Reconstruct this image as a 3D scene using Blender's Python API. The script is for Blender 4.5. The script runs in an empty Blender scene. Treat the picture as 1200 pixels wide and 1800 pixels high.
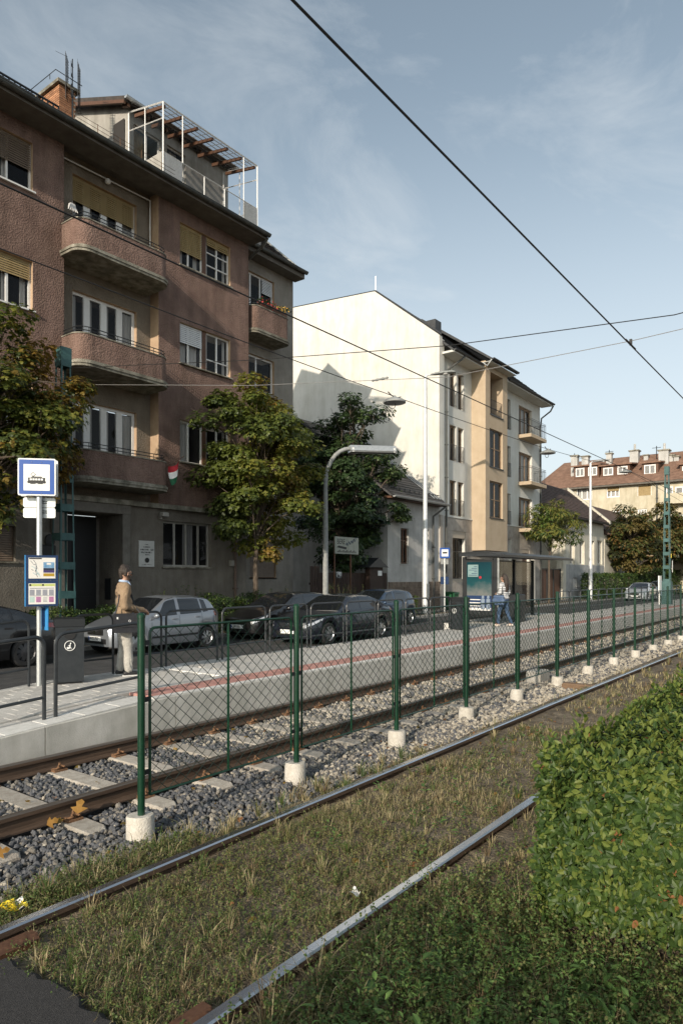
import bpy, bmesh, math, random
import numpy as np
from mathutils import Vector, Matrix, Quaternion
random.seed(7)
RNG = np.random.default_rng(11)
SC = bpy.context.scene
COL = SC.collection
R = math.radians

# ---------------------------------------------------------------- camera
# X runs along the tram line, Y towards the houses, Z up; z = 0 is the rail head
CAM_H = 1.97
cam_data = bpy.data.cameras.new('camera')
cam_data.lens = 24.0
cam_data.sensor_width = 36.0
cam_data.shift_y = 113.0 / 1800.0
cam_data.clip_start = 0.05
cam_data.clip_end = 3000
cam = bpy.data.objects.new('camera', cam_data)
COL.objects.link(cam)
YAW = math.atan2(0.6030, 0.7978)
cam.location = (0, 0, CAM_H)
cam.rotation_euler = (R(90), 0, YAW - R(90))
SC.camera = cam

# ---------------------------------------------------------------- light
SUN_DIR = Vector((1.0, 0.215, -0.385)).normalized()
SUN_EL = math.asin(-SUN_DIR.z)
SUN_AZ = math.atan2(-SUN_DIR.x, -SUN_DIR.y)
sun_data = bpy.data.lights.new('sun', 'SUN')
sun_data.energy = 3.6
sun_data.angle = R(0.55)
sun_data.color = (1.0, 0.88, 0.73)
sun = bpy.data.objects.new('sun', sun_data)
COL.objects.link(sun)
sun.location = (-60, -10, 40)
sun.rotation_euler = SUN_DIR.to_track_quat('-Z', 'Y').to_euler()

W = bpy.data.worlds.new('World')
SC.world = W
W.use_nodes = True
wn, wl = W.node_tree.nodes, W.node_tree.links
wn.clear()
w_out = wn.new('ShaderNodeOutputWorld')
w_bg = wn.new('ShaderNodeBackground')
w_sky = wn.new('ShaderNodeTexSky')
w_sky.sky_type = 'NISHITA'
w_sky.sun_disc = False
w_sky.sun_elevation = SUN_EL
w_sky.sun_rotation = SUN_AZ
w_sky.air_density = 1.0
w_sky.dust_density = 2.2
w_sky.ozone_density = 1.6
w_bg.inputs['Strength'].default_value = 0.14
# thin high cloud veils over the sky
w_co = wn.new('ShaderNodeTexCoord')
w_map = wn.new('ShaderNodeMapping')
w_map.inputs['Scale'].default_value = (1.3, 2.6, 4.2)
w_map.inputs['Rotation'].default_value = (0.25, 0.2, 0.5)
w_no = wn.new('ShaderNodeTexNoise')
w_no.inputs['Scale'].default_value = 1.7
w_no.inputs['Detail'].default_value = 9
w_no.inputs['Roughness'].default_value = 0.62
w_no.inputs['Distortion'].default_value = 0.6
w_rp = wn.new('ShaderNodeMapRange')
w_rp.inputs['From Min'].default_value = 0.43
w_rp.inputs['From Max'].default_value = 0.85
w_rp.inputs['To Min'].default_value = 0.0
w_rp.inputs['To Max'].default_value = 0.58
w_mix = wn.new('ShaderNodeMix')
w_mix.data_type = 'RGBA'
w_mix.inputs['B'].default_value = (4.65, 4.9, 5.05, 1)
w_hsv = wn.new('ShaderNodeHueSaturation')
w_hsv.inputs['Saturation'].default_value = 0.56
wl.new(w_co.outputs['Generated'], w_map.inputs['Vector'])
wl.new(w_map.outputs['Vector'], w_no.inputs['Vector'])
wl.new(w_no.outputs['Fac'], w_rp.inputs['Value'])
wl.new(w_sky.outputs['Color'], w_hsv.inputs['Color'])
w_tint = wn.new('ShaderNodeMix')
w_tint.data_type = 'RGBA'
w_tint.blend_type = 'MULTIPLY'
w_tint.inputs['Factor'].default_value = 1
w_tint.inputs['B'].default_value = (0.91, 1.0, 0.975, 1)
wl.new(w_hsv.outputs['Color'], w_tint.inputs['A'])
wl.new(w_tint.outputs['Result'], w_mix.inputs['A'])
# paler towards the horizon, all the way round
w_sep = wn.new('ShaderNodeSeparateXYZ')
w_hz = wn.new('ShaderNodeMapRange')
w_hz.interpolation_type = 'SMOOTHSTEP'
w_hz.inputs['From Min'].default_value = 0.0
w_hz.inputs['From Max'].default_value = 0.62
w_hz.inputs['To Min'].default_value = 0.72
w_hz.inputs['To Max'].default_value = 0.0
w_max = wn.new('ShaderNodeMath')
w_max.operation = 'MAXIMUM'
wl.new(w_co.outputs['Generated'], w_sep.inputs[0])
wl.new(w_sep.outputs['Z'], w_hz.inputs['Value'])
wl.new(w_hz.outputs['Result'], w_max.inputs[0])
wl.new(w_rp.outputs['Result'], w_max.inputs[1])
wl.new(w_max.outputs[0], w_mix.inputs['Factor'])
wl.new(w_mix.outputs['Result'], w_bg.inputs['Color'])
wl.new(w_bg.outputs['Background'], w_out.inputs['Surface'])

SC.view_settings.view_transform = 'Standard'
SC.view_settings.look = 'None'
SC.view_settings.gamma = 1.0
SC.view_settings.use_curve_mapping = False
SC.view_settings.exposure = 0.34
SC.cycles.max_bounces = 6
SC.cycles.transparent_max_bounces = 12
SC.cycles.caustics_reflective = False
SC.cycles.caustics_refractive = False

# ---------------------------------------------------------------- measuring helpers
# a column u (0..1200) of the photograph meets the upright plane Y = const at this X, a row v at this Z
def px(u, Y):
    dx = (u - 600) / 1200.0
    return Y * (0.7978 + 0.6030 * dx) / (0.6030 - 0.7978 * dx)
def pz(u, v, Y):
    dx = (u - 600) / 1200.0
    return CAM_H + (1013 - v) / 1200.0 * Y / (0.6030 - 0.7978 * dx)
def py_(u, X):
    dx = (u - 600) / 1200.0
    return X * (0.6030 - 0.7978 * dx) / (0.7978 + 0.6030 * dx)
def pzx(u, v, X):
    dx = (u - 600) / 1200.0
    return CAM_H + (1013 - v) / 1200.0 * X / (0.7978 + 0.6030 * dx)

# ---------------------------------------------------------------- materials
def _ramp(nt, fac, cols, pos=None):
    r = nt.nodes.new('ShaderNodeValToRGB')
    el = r.color_ramp.elements
    while len(el) < len(cols):
        el.new(0.5)
    for i, c in enumerate(cols):
        el[i].position = pos[i] if pos else i / (len(cols) - 1)
        el[i].color = (*c, 1)
    nt.links.new(fac, r.inputs['Fac'])
    return r.outputs['Color']

def mat(name, c, c2=None, scale=6.0, rough=0.6, metal=0.0, bump=0.0, bscale=60.0, rnd=0.0, stain=0.0,
        spec=0.5, coat=0.0, detail=5.0, lo=0.35, hi=0.68, trans=0.0, stretch=None, bdist=0.02):
    """One noise between two tones, an optional coarse dirt noise, an optional fine relief and a per-object tint."""
    m = bpy.data.materials.new(name)
    m.use_nodes = True
    nt = m.node_tree
    b = nt.nodes['Principled BSDF']
    b.inputs['Roughness'].default_value = rough
    b.inputs['Metallic'].default_value = metal
    b.inputs['Specular IOR Level'].default_value = spec
    b.inputs['Coat Weight'].default_value = coat
    b.inputs['Coat Roughness'].default_value = 0.05
    b.inputs['Base Color'].default_value = (*c, 1)
    geo = nt.nodes.new('ShaderNodeNewGeometry')
    vec = geo.outputs['Position']
    if stretch:
        mp = nt.nodes.new('ShaderNodeMapping')
        mp.inputs['Scale'].default_value = stretch
        nt.links.new(vec, mp.inputs['Vector'])
        vec = mp.outputs['Vector']
    col = None
    if c2 is not None:
        n = nt.nodes.new('ShaderNodeTexNoise')
        n.inputs['Scale'].default_value = scale
        n.inputs['Detail'].default_value = detail
        n.inputs['Roughness'].default_value = 0.62
        nt.links.new(vec, n.inputs['Vector'])
        col = _ramp(nt, n.outputs['Fac'], [c, c2], [lo, hi])
    if stain > 0:
        n2 = nt.nodes.new('ShaderNodeTexNoise')
        n2.inputs['Scale'].default_value = 1.5
        n2.inputs['Detail'].default_value = 7
        n2.inputs['Roughness'].default_value = 0.7
        mp2 = nt.nodes.new('ShaderNodeMapping')
        mp2.inputs['Scale'].default_value = (1.5, 1.5, 0.28)
        nt.links.new(geo.outputs['Position'], mp2.inputs['Vector'])
        nt.links.new(mp2.outputs['Vector'], n2.inputs['Vector'])
        s = 1 - stain
        dc = _ramp(nt, n2.outputs['Fac'], [(s, s, s * 0.97), (1, 1, 1)], [0.36, 0.6])
        mx = nt.nodes.new('ShaderNodeMix')
        mx.data_type = 'RGBA'
        mx.blend_type = 'MULTIPLY'
        mx.inputs['Factor'].default_value = 1
        if col is None:
            mx.inputs['A'].default_value = (*c, 1)
        else:
            nt.links.new(col, mx.inputs['A'])
        nt.links.new(dc, mx.inputs['B'])
        col = mx.outputs['Result']
    if rnd > 0:
        oi = nt.nodes.new('ShaderNodeObjectInfo')
        mr = nt.nodes.new('ShaderNodeMapRange')
        mr.inputs['To Min'].default_value = 1 - rnd
        mr.inputs['To Max'].default_value = 1 + rnd
        nt.links.new(oi.outputs['Random'], mr.inputs['Value'])
        hs = nt.nodes.new('ShaderNodeHueSaturation')
        nt.links.new(mr.outputs['Result'], hs.inputs['Value'])
        if col is None:
            hs.inputs['Color'].default_value = (*c, 1)
        else:
            nt.links.new(col, hs.inputs['Color'])
        col = hs.outputs['Color']
    if col is not None:
        nt.links.new(col, b.inputs['Base Color'])
    if bump > 0:
        nb = nt.nodes.new('ShaderNodeTexNoise')
        nb.inputs['Scale'].default_value = bscale
        nb.inputs['Detail'].default_value = 4
        nt.links.new(vec, nb.inputs['Vector'])
        bp = nt.nodes.new('ShaderNodeBump')
        bp.inputs['Strength'].default_value = bump
        bp.inputs['Distance'].default_value = bdist
        nt.links.new(nb.outputs['Fac'], bp.inputs['Height'])
        nt.links.new(bp.outputs['Normal'], b.inputs['Normal'])
    if trans > 0:
        b.inputs['Subsurface Weight'].default_value = 0
        tr = nt.nodes.new('ShaderNodeBsdfTranslucent')
        ms = nt.nodes.new('ShaderNodeMixShader')
        ms.inputs['Fac'].default_value = trans
        if col is not None:
            nt.links.new(col, tr.inputs['Color'])
        else:
            tr.inputs['Color'].default_value = (*c, 1)
        out = nt.nodes['Material Output']
        nt.links.new(b.outputs['BSDF'], ms.inputs[1])
        nt.links.new(tr.outputs['BSDF'], ms.inputs[2])
        nt.links.new(ms.outputs['Shader'], out.inputs['Surface'])
    return m

def glass(name, tint, through=0.45, rough=0.03):
    m = bpy.data.materials.new(name)
    m.use_nodes = True
    nt = m.node_tree
    b = nt.nodes['Principled BSDF']
    b.inputs['Base Color'].default_value = (*tint, 1)
    b.inputs['Roughness'].default_value = rough
    b.inputs['Specular IOR Level'].default_value = 0.6
    tr = nt.nodes.new('ShaderNodeBsdfTransparent')
    ms = nt.nodes.new('ShaderNodeMixShader')
    lw = nt.nodes.new('ShaderNodeLayerWeight')
    fr = nt.nodes.new('ShaderNodeMath')
    fr.operation = 'POWER'
    fr.inputs[1].default_value = 4.0
    nt.links.new(lw.outputs['Facing'], fr.inputs[0])
    mr = nt.nodes.new('ShaderNodeMapRange')
    mr.inputs['To Min'].default_value = 1 - through
    mr.inputs['To Max'].default_value = 1.0
    nt.links.new(fr.outputs[0], mr.inputs['Value'])
    nt.links.new(mr.outputs['Result'], ms.inputs['Fac'])
    nt.links.new(tr.outputs['BSDF'], ms.inputs[1])
    nt.links.new(b.outputs['BSDF'], ms.inputs[2])
    nt.links.new(ms.outputs['Shader'], nt.nodes['Material Output'].inputs['Surface'])
    return m

# ---------------------------------------------------------------- mesh builder
OFF = {}          # where an object's own origin lies, so that meshes can be written in place
class MB:
    def __init__(s):
        s.v, s.f, s.m = [], [], []
    def add(s, vs, fs, mi=0):
        o = len(s.v)
        s.v.extend([tuple(p) for p in vs])
        for f in fs:
            s.f.append(tuple(i + o for i in f))
            s.m.append(mi)
        return s
    def quad(s, a, b, c, d, mi=0):
        return s.add([a, b, c, d], [(0, 1, 2, 3)], mi)
    def box(s, x0, x1, y0, y1, z0, z1, mi=0):
        v = [(x0, y0, z0), (x1, y0, z0), (x1, y1, z0), (x0, y1, z0), (x0, y0, z1), (x1, y0, z1), (x1, y1, z1), (x0, y1, z1)]
        return s.add(v, [(0, 3, 2, 1), (4, 5, 6, 7), (0, 1, 5, 4), (1, 2, 6, 5), (2, 3, 7, 6), (3, 0, 4, 7)], mi)
    def cbox(s, x0, x1, y0, y1, z0, z1, c=0.01, mi=0):
        """box with a chamfered outline round the top"""
        v = [(x0, y0, z0), (x1, y0, z0), (x1, y1, z0), (x0, y1, z0), (x0, y0, z1 - c), (x1, y0, z1 - c), (x1, y1, z1 - c), (x0, y1, z1 - c),
             (x0 + c, y0 + c, z1), (x1 - c, y0 + c, z1), (x1 - c, y1 - c, z1), (x0 + c, y1 - c, z1)]
        f = [(0, 3, 2, 1), (0, 1, 5, 4), (1, 2, 6, 5), (2, 3, 7, 6), (3, 0, 4, 7), (4, 5, 9, 8), (5, 6, 10, 9), (6, 7, 11, 10), (7, 4, 8, 11), (8, 9, 10, 11)]
        return s.add(v, f, mi)
    def tube(s, pts, r, n=8, mi=0, cap=True, closed=False):
        """round bar along a polyline; r is one radius or one per point"""
        pts = [Vector(p) for p in pts]
        k = len(pts)
        rr = r if isinstance(r, (list, tuple)) else [r] * k
        vs, fs = [], []
        prev = None
        for i, p in enumerate(pts):
            if closed:
                t = (pts[(i + 1) % k] - pts[i - 1])
            elif i == 0:
                t = pts[1] - p
            elif i == k - 1:
                t = p - pts[i - 1]
            else:
                t = (pts[i + 1] - p).normalized() + (p - pts[i - 1]).normalized()
            t = t.normalized()
            if prev is None:
                up = Vector((0, 0, 1)) if abs(t.z) < 0.9 else Vector((1, 0, 0))
                a = t.cross(up).normalized()
            else:
                a = (prev - t * prev.dot(t))
                a = a.normalized() if a.length > 1e-6 else t.orthogonal().normalized()
            prev = a
            b = t.cross(a)
            for j in range(n):
                q = 2 * math.pi * j / n
                vs.append(p + (a * math.cos(q) + b * math.sin(q)) * rr[i])
        for i in range(k if closed else k - 1):
            i2 = (i + 1) % k
            for j in range(n):
                j2 = (j + 1) % n
                fs.append((i * n + j, i * n + j2, i2 * n + j2, i2 * n + j))
        if cap and not closed:
            fs.append(tuple(range(n - 1, -1, -1)))
            fs.append(tuple((k - 1) * n + j for j in range(n)))
        return s.add(vs, fs, mi)
    def lathe(s, prof, n=16, c=(0, 0, 0), axis='z', mi=0, cap=True):
        """profile [(radius, height)] turned about an axis through c"""
        vs, fs = [], []
        for r, h in prof:
            for j in range(n):
                q = 2 * math.pi * j / n
                a, b = r * math.cos(q), r * math.sin(q)
                p = (a, b, h) if axis == 'z' else ((h, a, b) if axis == 'x' else (b, h, a))
                vs.append((p[0] + c[0], p[1] + c[1], p[2] + c[2]))
        for i in range(len(prof) - 1):
            for j in range(n):
                j2 = (j + 1) % n
                fs.append((i * n + j, i * n + j2, (i + 1) * n + j2, (i + 1) * n + j))
        if cap:
            fs.append(tuple(range(n - 1, -1, -1)))
            fs.append(tuple((len(prof) - 1) * n + j for j in range(n)))
        return s.add(vs, fs, mi)
    def prism(s, poly, d, mi=0):
        """flat polygon (3-D points) pushed along the vector d"""
        n = len(poly)
        d = Vector(d)
        vs = [Vector(p) for p in poly] + [Vector(p) + d for p in poly]
        fs = [tuple(range(n - 1, -1, -1)), tuple(range(n, 2 * n))]
        for i in range(n):
            j = (i + 1) % n
            fs.append((i, j, j + n, i + n))
        return s.add(vs, fs, mi)
    def sphere(s, c, r, n=10, m=7, mi=0):
        sx, sy, sz = r if isinstance(r, (tuple, list)) else (r, r, r)
        vs, fs = [], []
        for i in range(m + 1):
            t = math.pi * i / m
            for j in range(n):
                q = 2 * math.pi * j / n
                vs.append((c[0] + sx * math.sin(t) * math.cos(q), c[1] + sy * math.sin(t) * math.sin(q), c[2] + sz * math.cos(t)))
        for i in range(m):
            for j in range(n):
                j2 = (j + 1) % n
                fs.append((i * n + j, (i + 1) * n + j, (i + 1) * n + j2, i * n + j2))
        return s.add(vs, fs, mi)
    def build(s, name, mats, parent=None, smooth=False, kind=None, weld=False):
        o = OFF.get(parent.name, Vector((0, 0, 0))) if parent else Vector((0, 0, 0))
        me = bpy.data.meshes.new(name)
        me.from_pydata([(p[0] - o.x, p[1] - o.y, p[2] - o.z) for p in s.v], [], s.f)
        mats = mats if isinstance(mats, (list, tuple)) else [mats]
        for mm in mats:
            me.materials.append(mm)
        if len(mats) > 1:
            me.polygons.foreach_set('material_index', s.m)
        bm = bmesh.new()
        bm.from_mesh(me)
        if weld:
            bmesh.ops.remove_doubles(bm, verts=bm.verts, dist=1e-4)
        bmesh.ops.recalc_face_normals(bm, faces=bm.faces)
        if smooth:
            for f in bm.faces:
                f.smooth = True
            for e in bm.edges:
                e.smooth = not (len(e.link_faces) == 2 and e.calc_face_angle(0) > R(38))
        bm.to_mesh(me)
        bm.free()
        ob = bpy.data.objects.new(name, me)
        COL.objects.link(ob)
        if parent:
            ob.parent = parent
            OFF[ob.name] = o
        if kind:
            ob['kind'] = kind
        return ob

def np_mesh(name, V, F, mats, parent=None, mi=None, kind=None, smooth=False):
    """mesh straight from numpy arrays: V (n,3), F (m,k) all faces with k corners"""
    o = OFF.get(parent.name, Vector((0, 0, 0))) if parent else Vector((0, 0, 0))
    V = np.asarray(V, dtype=np.float32) - np.array([o.x, o.y, o.z], dtype=np.float32)
    F = np.asarray(F, dtype=np.int32)
    k = F.shape[1]
    me = bpy.data.meshes.new(name)
    me.vertices.add(len(V))
    me.vertices.foreach_set('co', V.ravel())
    me.loops.add(F.size)
    me.loops.foreach_set('vertex_index', F.ravel())
    me.polygons.add(len(F))
    me.polygons.foreach_set('loop_start', np.arange(len(F), dtype=np.int32) * k)
    for mm in (mats if isinstance(mats, (list, tuple)) else [mats]):
        me.materials.append(mm)
    if mi is not None:
        me.polygons.foreach_set('material_index', np.asarray(mi, dtype=np.int32))
    me.polygons.foreach_set('use_smooth', np.full(len(F), smooth, dtype=bool))
    me.update(calc_edges=True)
    me.validate()
    ob = bpy.data.objects.new(name, me)
    COL.objects.link(ob)
    if parent:
        ob.parent = parent
        OFF[ob.name] = o
    if kind:
        ob['kind'] = kind
    return ob

def tag(o, label, cat, group=None):
    o['label'] = label
    o['category'] = cat
    if group:
        o['group'] = group
    return o
def thing(name, label, cat, loc=(0, 0, 0), group=None, local=False):
    """an Empty at the thing's base; parts are written in world space, or in the thing's own space when local"""
    o = bpy.data.objects.new(name, None)
    o.empty_display_size = 0.2
    COL.objects.link(o)
    o.location = loc
    OFF[o.name] = Vector((0, 0, 0)) if local else Vector(loc)
    return tag(o, label, cat, group)
def structure(o):
    o['kind'] = 'structure'
    return o
def relabel(o, label):
    o['label'] = label
    return o
def copy_tree(o, loc=None, rz=None, label=None, parent=None):
    c = o.copy()
    COL.objects.link(c)
    if parent is not None:
        c.parent = parent
    if loc is not None:
        c.location = loc
    if rz is not None:
        c.rotation_euler = (0, 0, rz)
    if label:
        c['label'] = label
    for ch in list(o.children):
        copy_tree(ch, parent=c)
    return c
def inst(src, parent, loc, rot=(0, 0, 0), scale=(1, 1, 1), name=None):
    """a copy of one part sharing its mesh; loc in world space"""
    c = src.copy()
    c.parent = parent
    o = OFF.get(parent.name, Vector((0, 0, 0)))
    c.location = Vector(loc) - o
    c.rotation_euler = rot
    c.scale = scale
    COL.objects.link(c)
    return c
def text_mesh(body, size, parent, name, m, origin, xdir, updir, align='CENTER', depth=0.002, sx=1.0):
    """flat lettering as a mesh: origin in the parent's writing space, xdir reading direction"""
    cu = bpy.data.curves.new(name, 'FONT')
    cu.body = body
    cu.size = size
    cu.align_x = align
    cu.align_y = 'CENTER'
    cu.extrude = depth
    cu.resolution_u = 2
    t = bpy.data.objects.new(name, cu)
    COL.objects.link(t)
    dg = bpy.context.evaluated_depsgraph_get()
    me = bpy.data.meshes.new_from_object(t.evaluated_get(dg))
    bpy.data.objects.remove(t)
    bpy.data.curves.remove(cu)
    x = Vector(xdir).normalized()
    y = Vector(updir).normalized()
    z = x.cross(y)
    M = Matrix(((x.x * sx, y.x, z.x, 0), (x.y * sx, y.y, z.y, 0), (x.z * sx, y.z, z.z, 0), (0, 0, 0, 1)))
    M.translation = Vector(origin) - OFF.get(parent.name, Vector((0, 0, 0)))
    me.transform(M)
    me.materials.clear()
    me.materials.append(m)
    ob = bpy.data.objects.new(name, me)
    COL.objects.link(ob)
    ob.parent = parent
    OFF[ob.name] = OFF.get(parent.name, Vector((0, 0, 0)))
    return ob
def arc(c, r, a0, a1, n, u, v):
    c, u, v = Vector(c), Vector(u), Vector(v)
    return [c + u * (r * math.cos(a0 + (a1 - a0) * i / n)) + v * (r * math.sin(a0 + (a1 - a0) * i / n)) for i in range(n + 1)]
def hoop_path(x0, x1, y, zb0, zb1, h, r=0.13, n=5):
    """up, round the corner, along, round, down; feet at different heights on a ramp"""
    zt0, zt1 = zb0 + h, zb1 + h
    p = [(x0, y, zb0)]
    sl = (zt1 - zt0) / (x1 - x0)
    for i in range(n + 1):
        a = math.pi - math.pi / 2 * i / n
        p.append((x0 + r + r * math.cos(a), y, zt0 - r + r * math.sin(a) + sl * (r + r * math.cos(a))))
    for i in range(n + 1):
        a = math.pi / 2 - math.pi / 2 * i / n
        p.append((x1 - r + r * math.cos(a), y, zt1 - r + r * math.sin(a) - sl * (r - r * math.cos(a))))
    p.append((x1, y, zb1))
    return p
# ---------------------------------------------------------------- shared materials
M = {}
M['asphalt'] = mat('asphalt', (0.04, 0.04, 0.042), (0.075, 0.072, 0.07), 3, 0.85, bump=0.5, bscale=160, stain=0.25)
M['path_asphalt'] = mat('coarse_asphalt', (0.022, 0.021, 0.022), (0.06, 0.056, 0.055), 90, 0.75, bump=0.9, bscale=230, bdist=0.02)
M['soil'] = mat('soil', (0.085, 0.064, 0.044), (0.26, 0.21, 0.145), 7, 0.95, bump=0.9, bscale=35, stain=0.3, bdist=0.05)
M['bed'] = mat('ballast_dust', (0.025, 0.025, 0.028), (0.10, 0.095, 0.09), 40, 0.95, bump=1.0, bscale=45, bdist=0.05)
M['concrete'] = mat('platform_concrete', (0.50, 0.485, 0.445), (0.61, 0.59, 0.55), 5, 0.85, bump=0.35, bscale=70, stain=0.22)
M['paver'] = mat('grey_paver', (0.40, 0.385, 0.355), (0.50, 0.48, 0.45), 12, 0.85, bump=0.3, bscale=120, rnd=0.12)
M['edge_slab'] = mat('pale_edge_slab', (0.52, 0.51, 0.48), (0.64, 0.63, 0.60), 14, 0.8, bump=0.25, bscale=120, rnd=0.06)
M['red_tile'] = mat('red_tile', (0.36, 0.175, 0.145), (0.45, 0.24, 0.205), 12, 0.8, bump=0.3, bscale=90, rnd=0.14)
M['pale_patch'] = mat('pale_patch', (0.62, 0.60, 0.56), (0.72, 0.70, 0.66), 8, 0.8)
M['kerb'] = mat('kerb_stone', (0.22, 0.21, 0.20), (0.34, 0.33, 0.31), 7, 0.85, bump=0.3, rnd=0.08)
M['sleeper'] = mat('sleeper_concrete', (0.33, 0.29, 0.24), (0.47, 0.43, 0.37), 14, 0.9, bump=0.5, bscale=90, rnd=0.12)
M['rust'] = mat('rusty_steel', (0.085, 0.045, 0.026), (0.17, 0.10, 0.06), 22, 0.85, metal=0.2, bump=0.4, bscale=120)
M['rail_web'] = mat('rail_steel_brown', (0.07, 0.046, 0.032), (0.13, 0.085, 0.058), 9, 0.75, metal=0.3, bump=0.2, bscale=60, stretch=(0.3, 3, 3))
M['rail_top'] = mat('polished_rail', (0.72, 0.73, 0.75), (0.62, 0.63, 0.65), 14, 0.24, metal=1.0, stretch=(0.2, 6, 6))
M['rail_dull'] = mat('dull_rail_head', (0.20, 0.16, 0.13), (0.28, 0.24, 0.2), 12, 0.4, metal=0.8, stretch=(0.2, 4, 4))
M['clip'] = mat('rail_clip_rust', (0.11, 0.055, 0.028), (0.26, 0.14, 0.07), 60, 0.9, bump=0.6, bscale=160)
M['fence_green'] = mat('dark_green_paint', (0.003, 0.030, 0.014), (0.005, 0.042, 0.02), 8, 0.35, spec=0.6)
M['wire_green'] = mat('green_wire', (0.004, 0.016, 0.011), None, rough=0.45)
M['foot'] = mat('footing_concrete', (0.48, 0.44, 0.38), (0.62, 0.58, 0.52), 18, 0.9, bump=0.5, bscale=60, rnd=0.06, stain=0.15)
M['rail_grey'] = mat('anthracite_paint', (0.022, 0.026, 0.030), (0.034, 0.038, 0.042), 8, 0.38)
M['galv'] = mat('galvanised_steel', (0.50, 0.52, 0.52), (0.62, 0.63, 0.62), 12, 0.42, metal=0.7, bump=0.05)
M['pole_white'] = mat('pale_pole_paint', (0.62, 0.64, 0.65), (0.72, 0.73, 0.73), 5, 0.5, metal=0.2)
M['pole_grey'] = mat('weathered_grey_pole', (0.24, 0.25, 0.25), (0.36, 0.37, 0.36), 6, 0.65, stain=0.2)
M['mast_green'] = mat('mast_green_paint', (0.035, 0.10, 0.10), (0.055, 0.135, 0.13), 5, 0.55, stain=0.3)
M['black_wire'] = mat('black_cable', (0.015, 0.014, 0.014), None, rough=0.6)
M['grey_wire'] = mat('steel_cable', (0.30, 0.29, 0.28), None, rough=0.5, metal=0.4)
M['black'] = mat('matt_black', (0.012, 0.012, 0.013), None, rough=0.6)
M['white_paint'] = mat('white_paint', (0.74, 0.73, 0.70), (0.80, 0.79, 0.77), 9, 0.5)
M['white_sign'] = mat('white_enamel', (0.78, 0.78, 0.76), None, rough=0.35)
M['sign_blue'] = mat('sign_blue', (0.012, 0.075, 0.33), None, rough=0.35)
M['navy_frame'] = mat('navy_frame', (0.012, 0.035, 0.10), None, rough=0.4)
M['sky_blue'] = mat('light_blue_board', (0.045, 0.24, 0.52), None, rough=0.4)
M['dark_frame'] = mat('charcoal_frame', (0.02, 0.022, 0.024), None, rough=0.4)
M['wood_brown'] = mat('brown_wood', (0.075, 0.032, 0.016), (0.13, 0.062, 0.032), 8, 0.6, stretch=(6, 6, 1))
M['pane'] = glass('window_glass', (0.016, 0.018, 0.022), 0.72)
M['pane_clear'] = glass('clear_glass', (0.03, 0.04, 0.045), 0.86)
M['curtain'] = mat('curtain_white', (0.62, 0.60, 0.57), (0.72, 0.70, 0.67), 3, 0.9, stretch=(14, 14, 1))
M['curtain_dim'] = mat('curtain_grey', (0.26, 0.25, 0.25), (0.36, 0.35, 0.34), 3, 0.9, stretch=(14, 14, 1))
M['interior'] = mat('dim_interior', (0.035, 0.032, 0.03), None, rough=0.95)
M['blind_yellow'] = mat('straw_blind', (0.31, 0.215, 0.09), (0.40, 0.29, 0.135), 8, 0.6, rnd=0.1)
M['blind_white'] = mat('white_blind', (0.66, 0.66, 0.66), (0.74, 0.74, 0.74), 6, 0.5, rnd=0.03)
M['blind_brown'] = mat('brown_blind', (0.14, 0.10, 0.07), (0.19, 0.14, 0.10), 6, 0.6, rnd=0.08)
M['gutter'] = mat('gutter_metal', (0.075, 0.08, 0.078), (0.13, 0.13, 0.12), 4, 0.5, metal=0.5, stain=0.2)
M['pipe_brown'] = mat('brown_pipe', (0.09, 0.06, 0.045), (0.14, 0.09, 0.07), 6, 0.5)
M['bark'] = mat('bark', (0.06, 0.045, 0.032), (0.15, 0.115, 0.085), 14, 0.95, bump=0.9, bscale=30, stretch=(2, 2, 0.4), bdist=0.03)
M['paper'] = mat('white_paper', (0.72, 0.70, 0.66), None, rough=0.8)
M['yellow'] = mat('yellow_wrapper', (0.78, 0.58, 0.02), (0.86, 0.68, 0.06), 30, 0.5)
M['tyre'] = mat('tyre_rubber', (0.014, 0.014, 0.015), (0.024, 0.024, 0.024), 20, 0.8)
M['rim'] = mat('alloy_rim', (0.46, 0.47, 0.48), None, rough=0.3, metal=0.9)
M['car_glass'] = glass('car_glass', (0.012, 0.015, 0.018), 0.30, 0.02)
M['chrome'] = mat('chrome', (0.75, 0.75, 0.76), None, rough=0.12, metal=1.0)
M['lamp_glass'] = mat('headlamp_glass', (0.55, 0.56, 0.58), (0.75, 0.76, 0.78), 30, 0.1, coat=1.0, metal=0.4)
M['red_lamp'] = mat('red_lamp', (0.28, 0.012, 0.012), None, rough=0.15, coat=0.6)
M['ink'] = mat('black_ink', (0.02, 0.02, 0.02), None, rough=0.6)
# ---------------------------------------------------------------- ground, road, pavements
def sheet(name, x0, x1, y0, y1, z, m, parent=None):
    return structure(MB().quad((x0, y0, z), (x1, y0, z), (x1, y1, z), (x0, y1, z)).build(name, m, parent))
sheet('ground', -600, 1500, -700, 900, -0.45, M['soil'])
def bumpy(name, x0, x1, y0, y1, z, amp, step, m, zf=None):
    nx, ny = int((x1 - x0) / step) + 1, int((y1 - y0) / step) + 1
    X, Y = np.meshgrid(np.linspace(x0, x1, nx), np.linspace(y0, y1, ny), indexing='ij')
    Z = z + amp * (np.sin(X * 3.1 + 1.3 * np.sin(Y * 2.3)) * 0.4 + np.sin(Y * 5.3 + X * 1.7) * 0.3) + RNG.normal(0, amp * 0.35, X.shape)
    if zf is not None:
        Z += zf(X, Y)
    V = np.stack([X, Y, Z], -1).reshape(-1, 3)
    i = np.arange(nx * ny).reshape(nx, ny)
    F = np.stack([i[:-1, :-1], i[1:, :-1], i[1:, 1:], i[:-1, 1:]], -1).reshape(-1, 4)
    return structure(np_mesh(name, V, F, m, smooth=True))
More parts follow.
